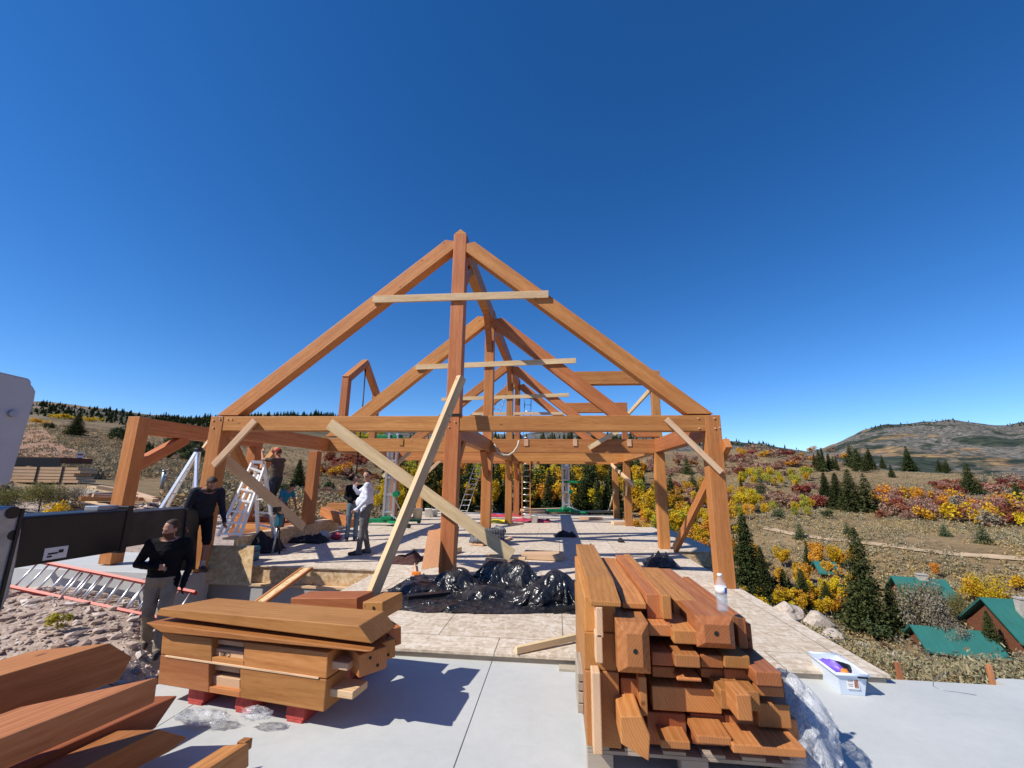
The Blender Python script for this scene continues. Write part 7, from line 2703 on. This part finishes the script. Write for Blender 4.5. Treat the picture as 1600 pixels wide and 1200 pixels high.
ST = dict(pelvis=(0, 0, .96), chest=(0, 0, 1.28), neck=(0, .0, 1.46), head=(0, .025, 1.60), shL=(-.185, 0, 1.40), shR=(.185, 0, 1.40),
          elL=(-.235, -.03, 1.12), elR=(.235, -.03, 1.12), wrL=(-.235, .06, .88), wrR=(.235, .06, .88), haL=(-.23, .08, .78), haR=(.23, .08, .78),
          hipL=(-.09, 0, .92), hipR=(.09, 0, .92), knL=(-.10, .02, .50), knR=(.10, .02, .50), anL=(-.105, -.03, .085), anR=(.105, -.03, .085),
          toL=(-.125, .15, .036), toR=(.125, .15, .036))


def pose(**kw):
    d = dict(ST); d.update(kw); return d


def head_scale(px_top, base):
    """figure scale so that its head top lands on a picture row"""
    lo, hi = .3, 3.0
    for _ in range(30):
        m_ = (lo + hi) / 2
        if project(Vector(base) + V(0, 0, 1.755 * m_))[1] > px_top: lo = m_
        else: hi = m_
    return lo


# 1. man in a black sweater walking towards the right of the camera past the left pile
b = PY(236, 1022, 5.4); b.z = terrain_z(b.x, b.y) + .0
b = hit(234, 1024, 4.0)
s = min(1.12, max(.9, head_scale(806, b)))
hdg = math.atan2(-b.x, -b.y) + .15
J = pose(chest=(0, .03, 1.28), neck=(0, .05, 1.455), head=(-.0, .085, 1.595), look=(.72, .7, -.22),
         shL=(-.19, .02, 1.39), shR=(.19, .02, 1.39), elL=(-.28, -.02, 1.12), wrL=(-.25, .10, .90), haL=(-.24, .14, .81), curlL=.5,
         elR=(.31, -.02, 1.14), wrR=(.10, .20, 1.12), haR=(.0, .22, 1.12), palmR=(0, 0, -1), curlR=.7,
         knL=(-.09, .12, .52), anL=(-.09, .08, .09), toL=(-.10, .26, .04), knR=(.095, .0, .50), anR=(.10, -.22, .13), toR=(.11, -.05, .04))
person('bearded man in black sweater and khaki trousers walking past the left timber pile', b, hdg, J,
       dict(skin=M['skin'], top=M['c_black'], legs=M['c_khaki'], shoe=M['shoe']), 0, s, hair=M['hair'], beard=M['beard'], tail=1, gloves=(True, False), bulk=1.13)

# 2. man in dark hoodie and black shorts stepping behind the boom
b = PY(302, 893, 6.75)
s = 1.0
hdg = math.atan2(-b.x * .55, -b.y) - .5
J = pose(pelvis=(0, -.10, .90), chest=(0, .06, 1.19), neck=(0, .16, 1.33), head=(0, .26, 1.43), look=(-.25, .75, -.75),
         shL=(-.185, .10, 1.30), shR=(.185, .10, 1.30), elL=(-.25, .10, 1.03), wrL=(-.27, .24, .84), haL=(-.27, .29, .76), elR=(.25, .04, 1.02), wrR=(.24, .12, .80), haR=(.24, .16, .72),
         hipL=(-.09, -.09, .86), hipR=(.09, -.09, .86), knL=(-.10, .10, .50), anL=(-.10, .06, .085), toL=(-.11, .24, .036), knR=(.10, -.05, .47), anR=(.10, -.35, .16), toR=(.10, -.22, .05))
s = min(1.1, head_scale(744, b) * 1.755 / 1.56)
person('man in dark hoodie and black shorts looking down, stepping behind the black boom', b, hdg, J,
       dict(skin=M['skin_tan'], top=M['c_navy'], legs=M['c_black'], shoe=M['shoe']), 0, s, hair=M['hair'], shorts=True, beard=M['hair'], tail=1, bulk=1.08)

# 3. man in white shirt standing on the deck, hand at his chin, belly out
b = G(566, 866, 0)
s = head_scale(733, b)
J = pose(head=(0, .03, 1.60), look=(-.9, .35, -.05), shR=(.18, .04, 1.40), shL=(-.18, -.02, 1.40), elR=(.20, .25, 1.24), wrR=(.05, .30, 1.36), haR=(.0, .27, 1.43), palmR=(1, 0, 0), curlR=.9,
         elL=(-.24, -.06, 1.13), wrL=(-.22, .12, .93), haL=(-.18, .19, .89), anL=(-.12, .05, .085), toL=(-.17, .22, .036), anR=(.11, -.08, .085), toR=(.13, .10, .036))
person('man in pale shirt, grey trousers and sunglasses standing on the deck with hand to chin', b, rad(-100), J,
       dict(skin=M['skin'], top=M['c_white'], legs=M['c_grey'], shoe=M['shoe']), 0, s, hair=M['blackhair'], belly=.075, glasses=True)
wb = MB()
# 4. man in black jacket and jeans behind him
b = G(548, 845, 0)
s = min(1.06, head_scale(741, b))
J = pose(look=(.3, 1, 0), elR=(.23, .02, 1.13), wrR=(.10, .22, 1.06), haR=(.03, .25, 1.04), palmR=(0, 0, -1), elL=(-.24, .0, 1.13), wrL=(-.14, .22, 1.03), haL=(-.06, .26, 1.01), palmL=(0, 0, 1), curlL=.9, curlR=.9)
person('man in black jacket and blue jeans half hidden behind the man in the pale shirt', b, rad(150), J,
       dict(skin=M['skin'], top=M['c_black'], legs=M['c_jeans'], shoe=M['shoe']), 0, s, hair=M['hair'], tail=1)

# 5. man in red cap up the step ladder reaching for the aisle plate
fz = PY(424, 806, Yl + 1.2)
top_ = PY(430, 697, Yl + 1.2)
s = min(1.08, (top_.z - fz.z) / 1.79)
J = pose(head=(0, .05, 1.60), look=(0, .8, .5), elL=(-.28, .22, 1.42), wrL=(-.2, .38, 1.60), haL=(-.18, .42, 1.70), elR=(.27, .24, 1.44), wrR=(.16, .42, 1.64), haR=(.12, .45, 1.74),
         shL=(-.18, .02, 1.42), shR=(.18, .02, 1.42), knR=(.1, .12, .52), anR=(.1, .0, .12), toR=(.11, .17, .07), curlL=1.0, curlR=1.0)
person('man in red cap and grey tee on the ladder reaching up to the beam', fz, rad(-75), J,
       dict(skin=M['skin_tan'], top=M['c_greytee'], legs=M['c_darkjeans'], shoe=M['shoe']), 0, s, cap=M['c_redcap'], hair=M['hair'], short_sleeves=True)

# 6. dark haired man in blue tee leaning by the ladder foot
fz = PY(434, 838, Yl + 1.5)
J = pose(pelvis=(0, -.08, .92), chest=(0, .10, 1.20), neck=(0, .22, 1.34), head=(0, .33, 1.44), look=(0, .8, -.6), shL=(-.18, .16, 1.32), shR=(.18, .16, 1.32),
         elL=(-.26, .22, 1.06), wrL=(-.2, .36, .88), haL=(-.16, .42, .82), elR=(.26, .22, 1.06), wrR=(.18, .38, .90), haR=(.14, .44, .84))
s = min(1.05, (PY(440, 755, Yl + 1.5).z - fz.z) / 1.56)
person('dark haired man in bright blue tee bending beside the ladder', fz, rad(105), J,
       dict(skin=M['skin_tan'], top=M['c_blue'], legs=M['c_darkjeans'], shoe=M['shoe']), 0, s, hair=M['blackhair'], short_sleeves=True)

# ------------------------------------------------------------------ daytime moon
mc_ = PD(647, 300.5, 6000)
toc = (CAM - mc_).normalized(); rx = toc.cross(Vector((0, 0, 1))).normalized(); uz = rx.cross(toc)
r_m = 15.0
outer = [(math.cos(a), math.sin(a)) for a in np.linspace(rad(35), rad(215), 20)]
inner = [(math.cos(a) * .98 + .16, math.sin(a) * .98 - .22) for a in np.linspace(rad(208), rad(42), 20)]
mb = MB().prism([mc_ + rx * -x * r_m + uz * y * r_m for x, y in outer + inner], toc * -2)
o = mb.build('moon', plain('moon_surface', (.5, .5, .5), .9)); tag(o, 'thin pale crescent moon in the deep blue sky', 'moon')
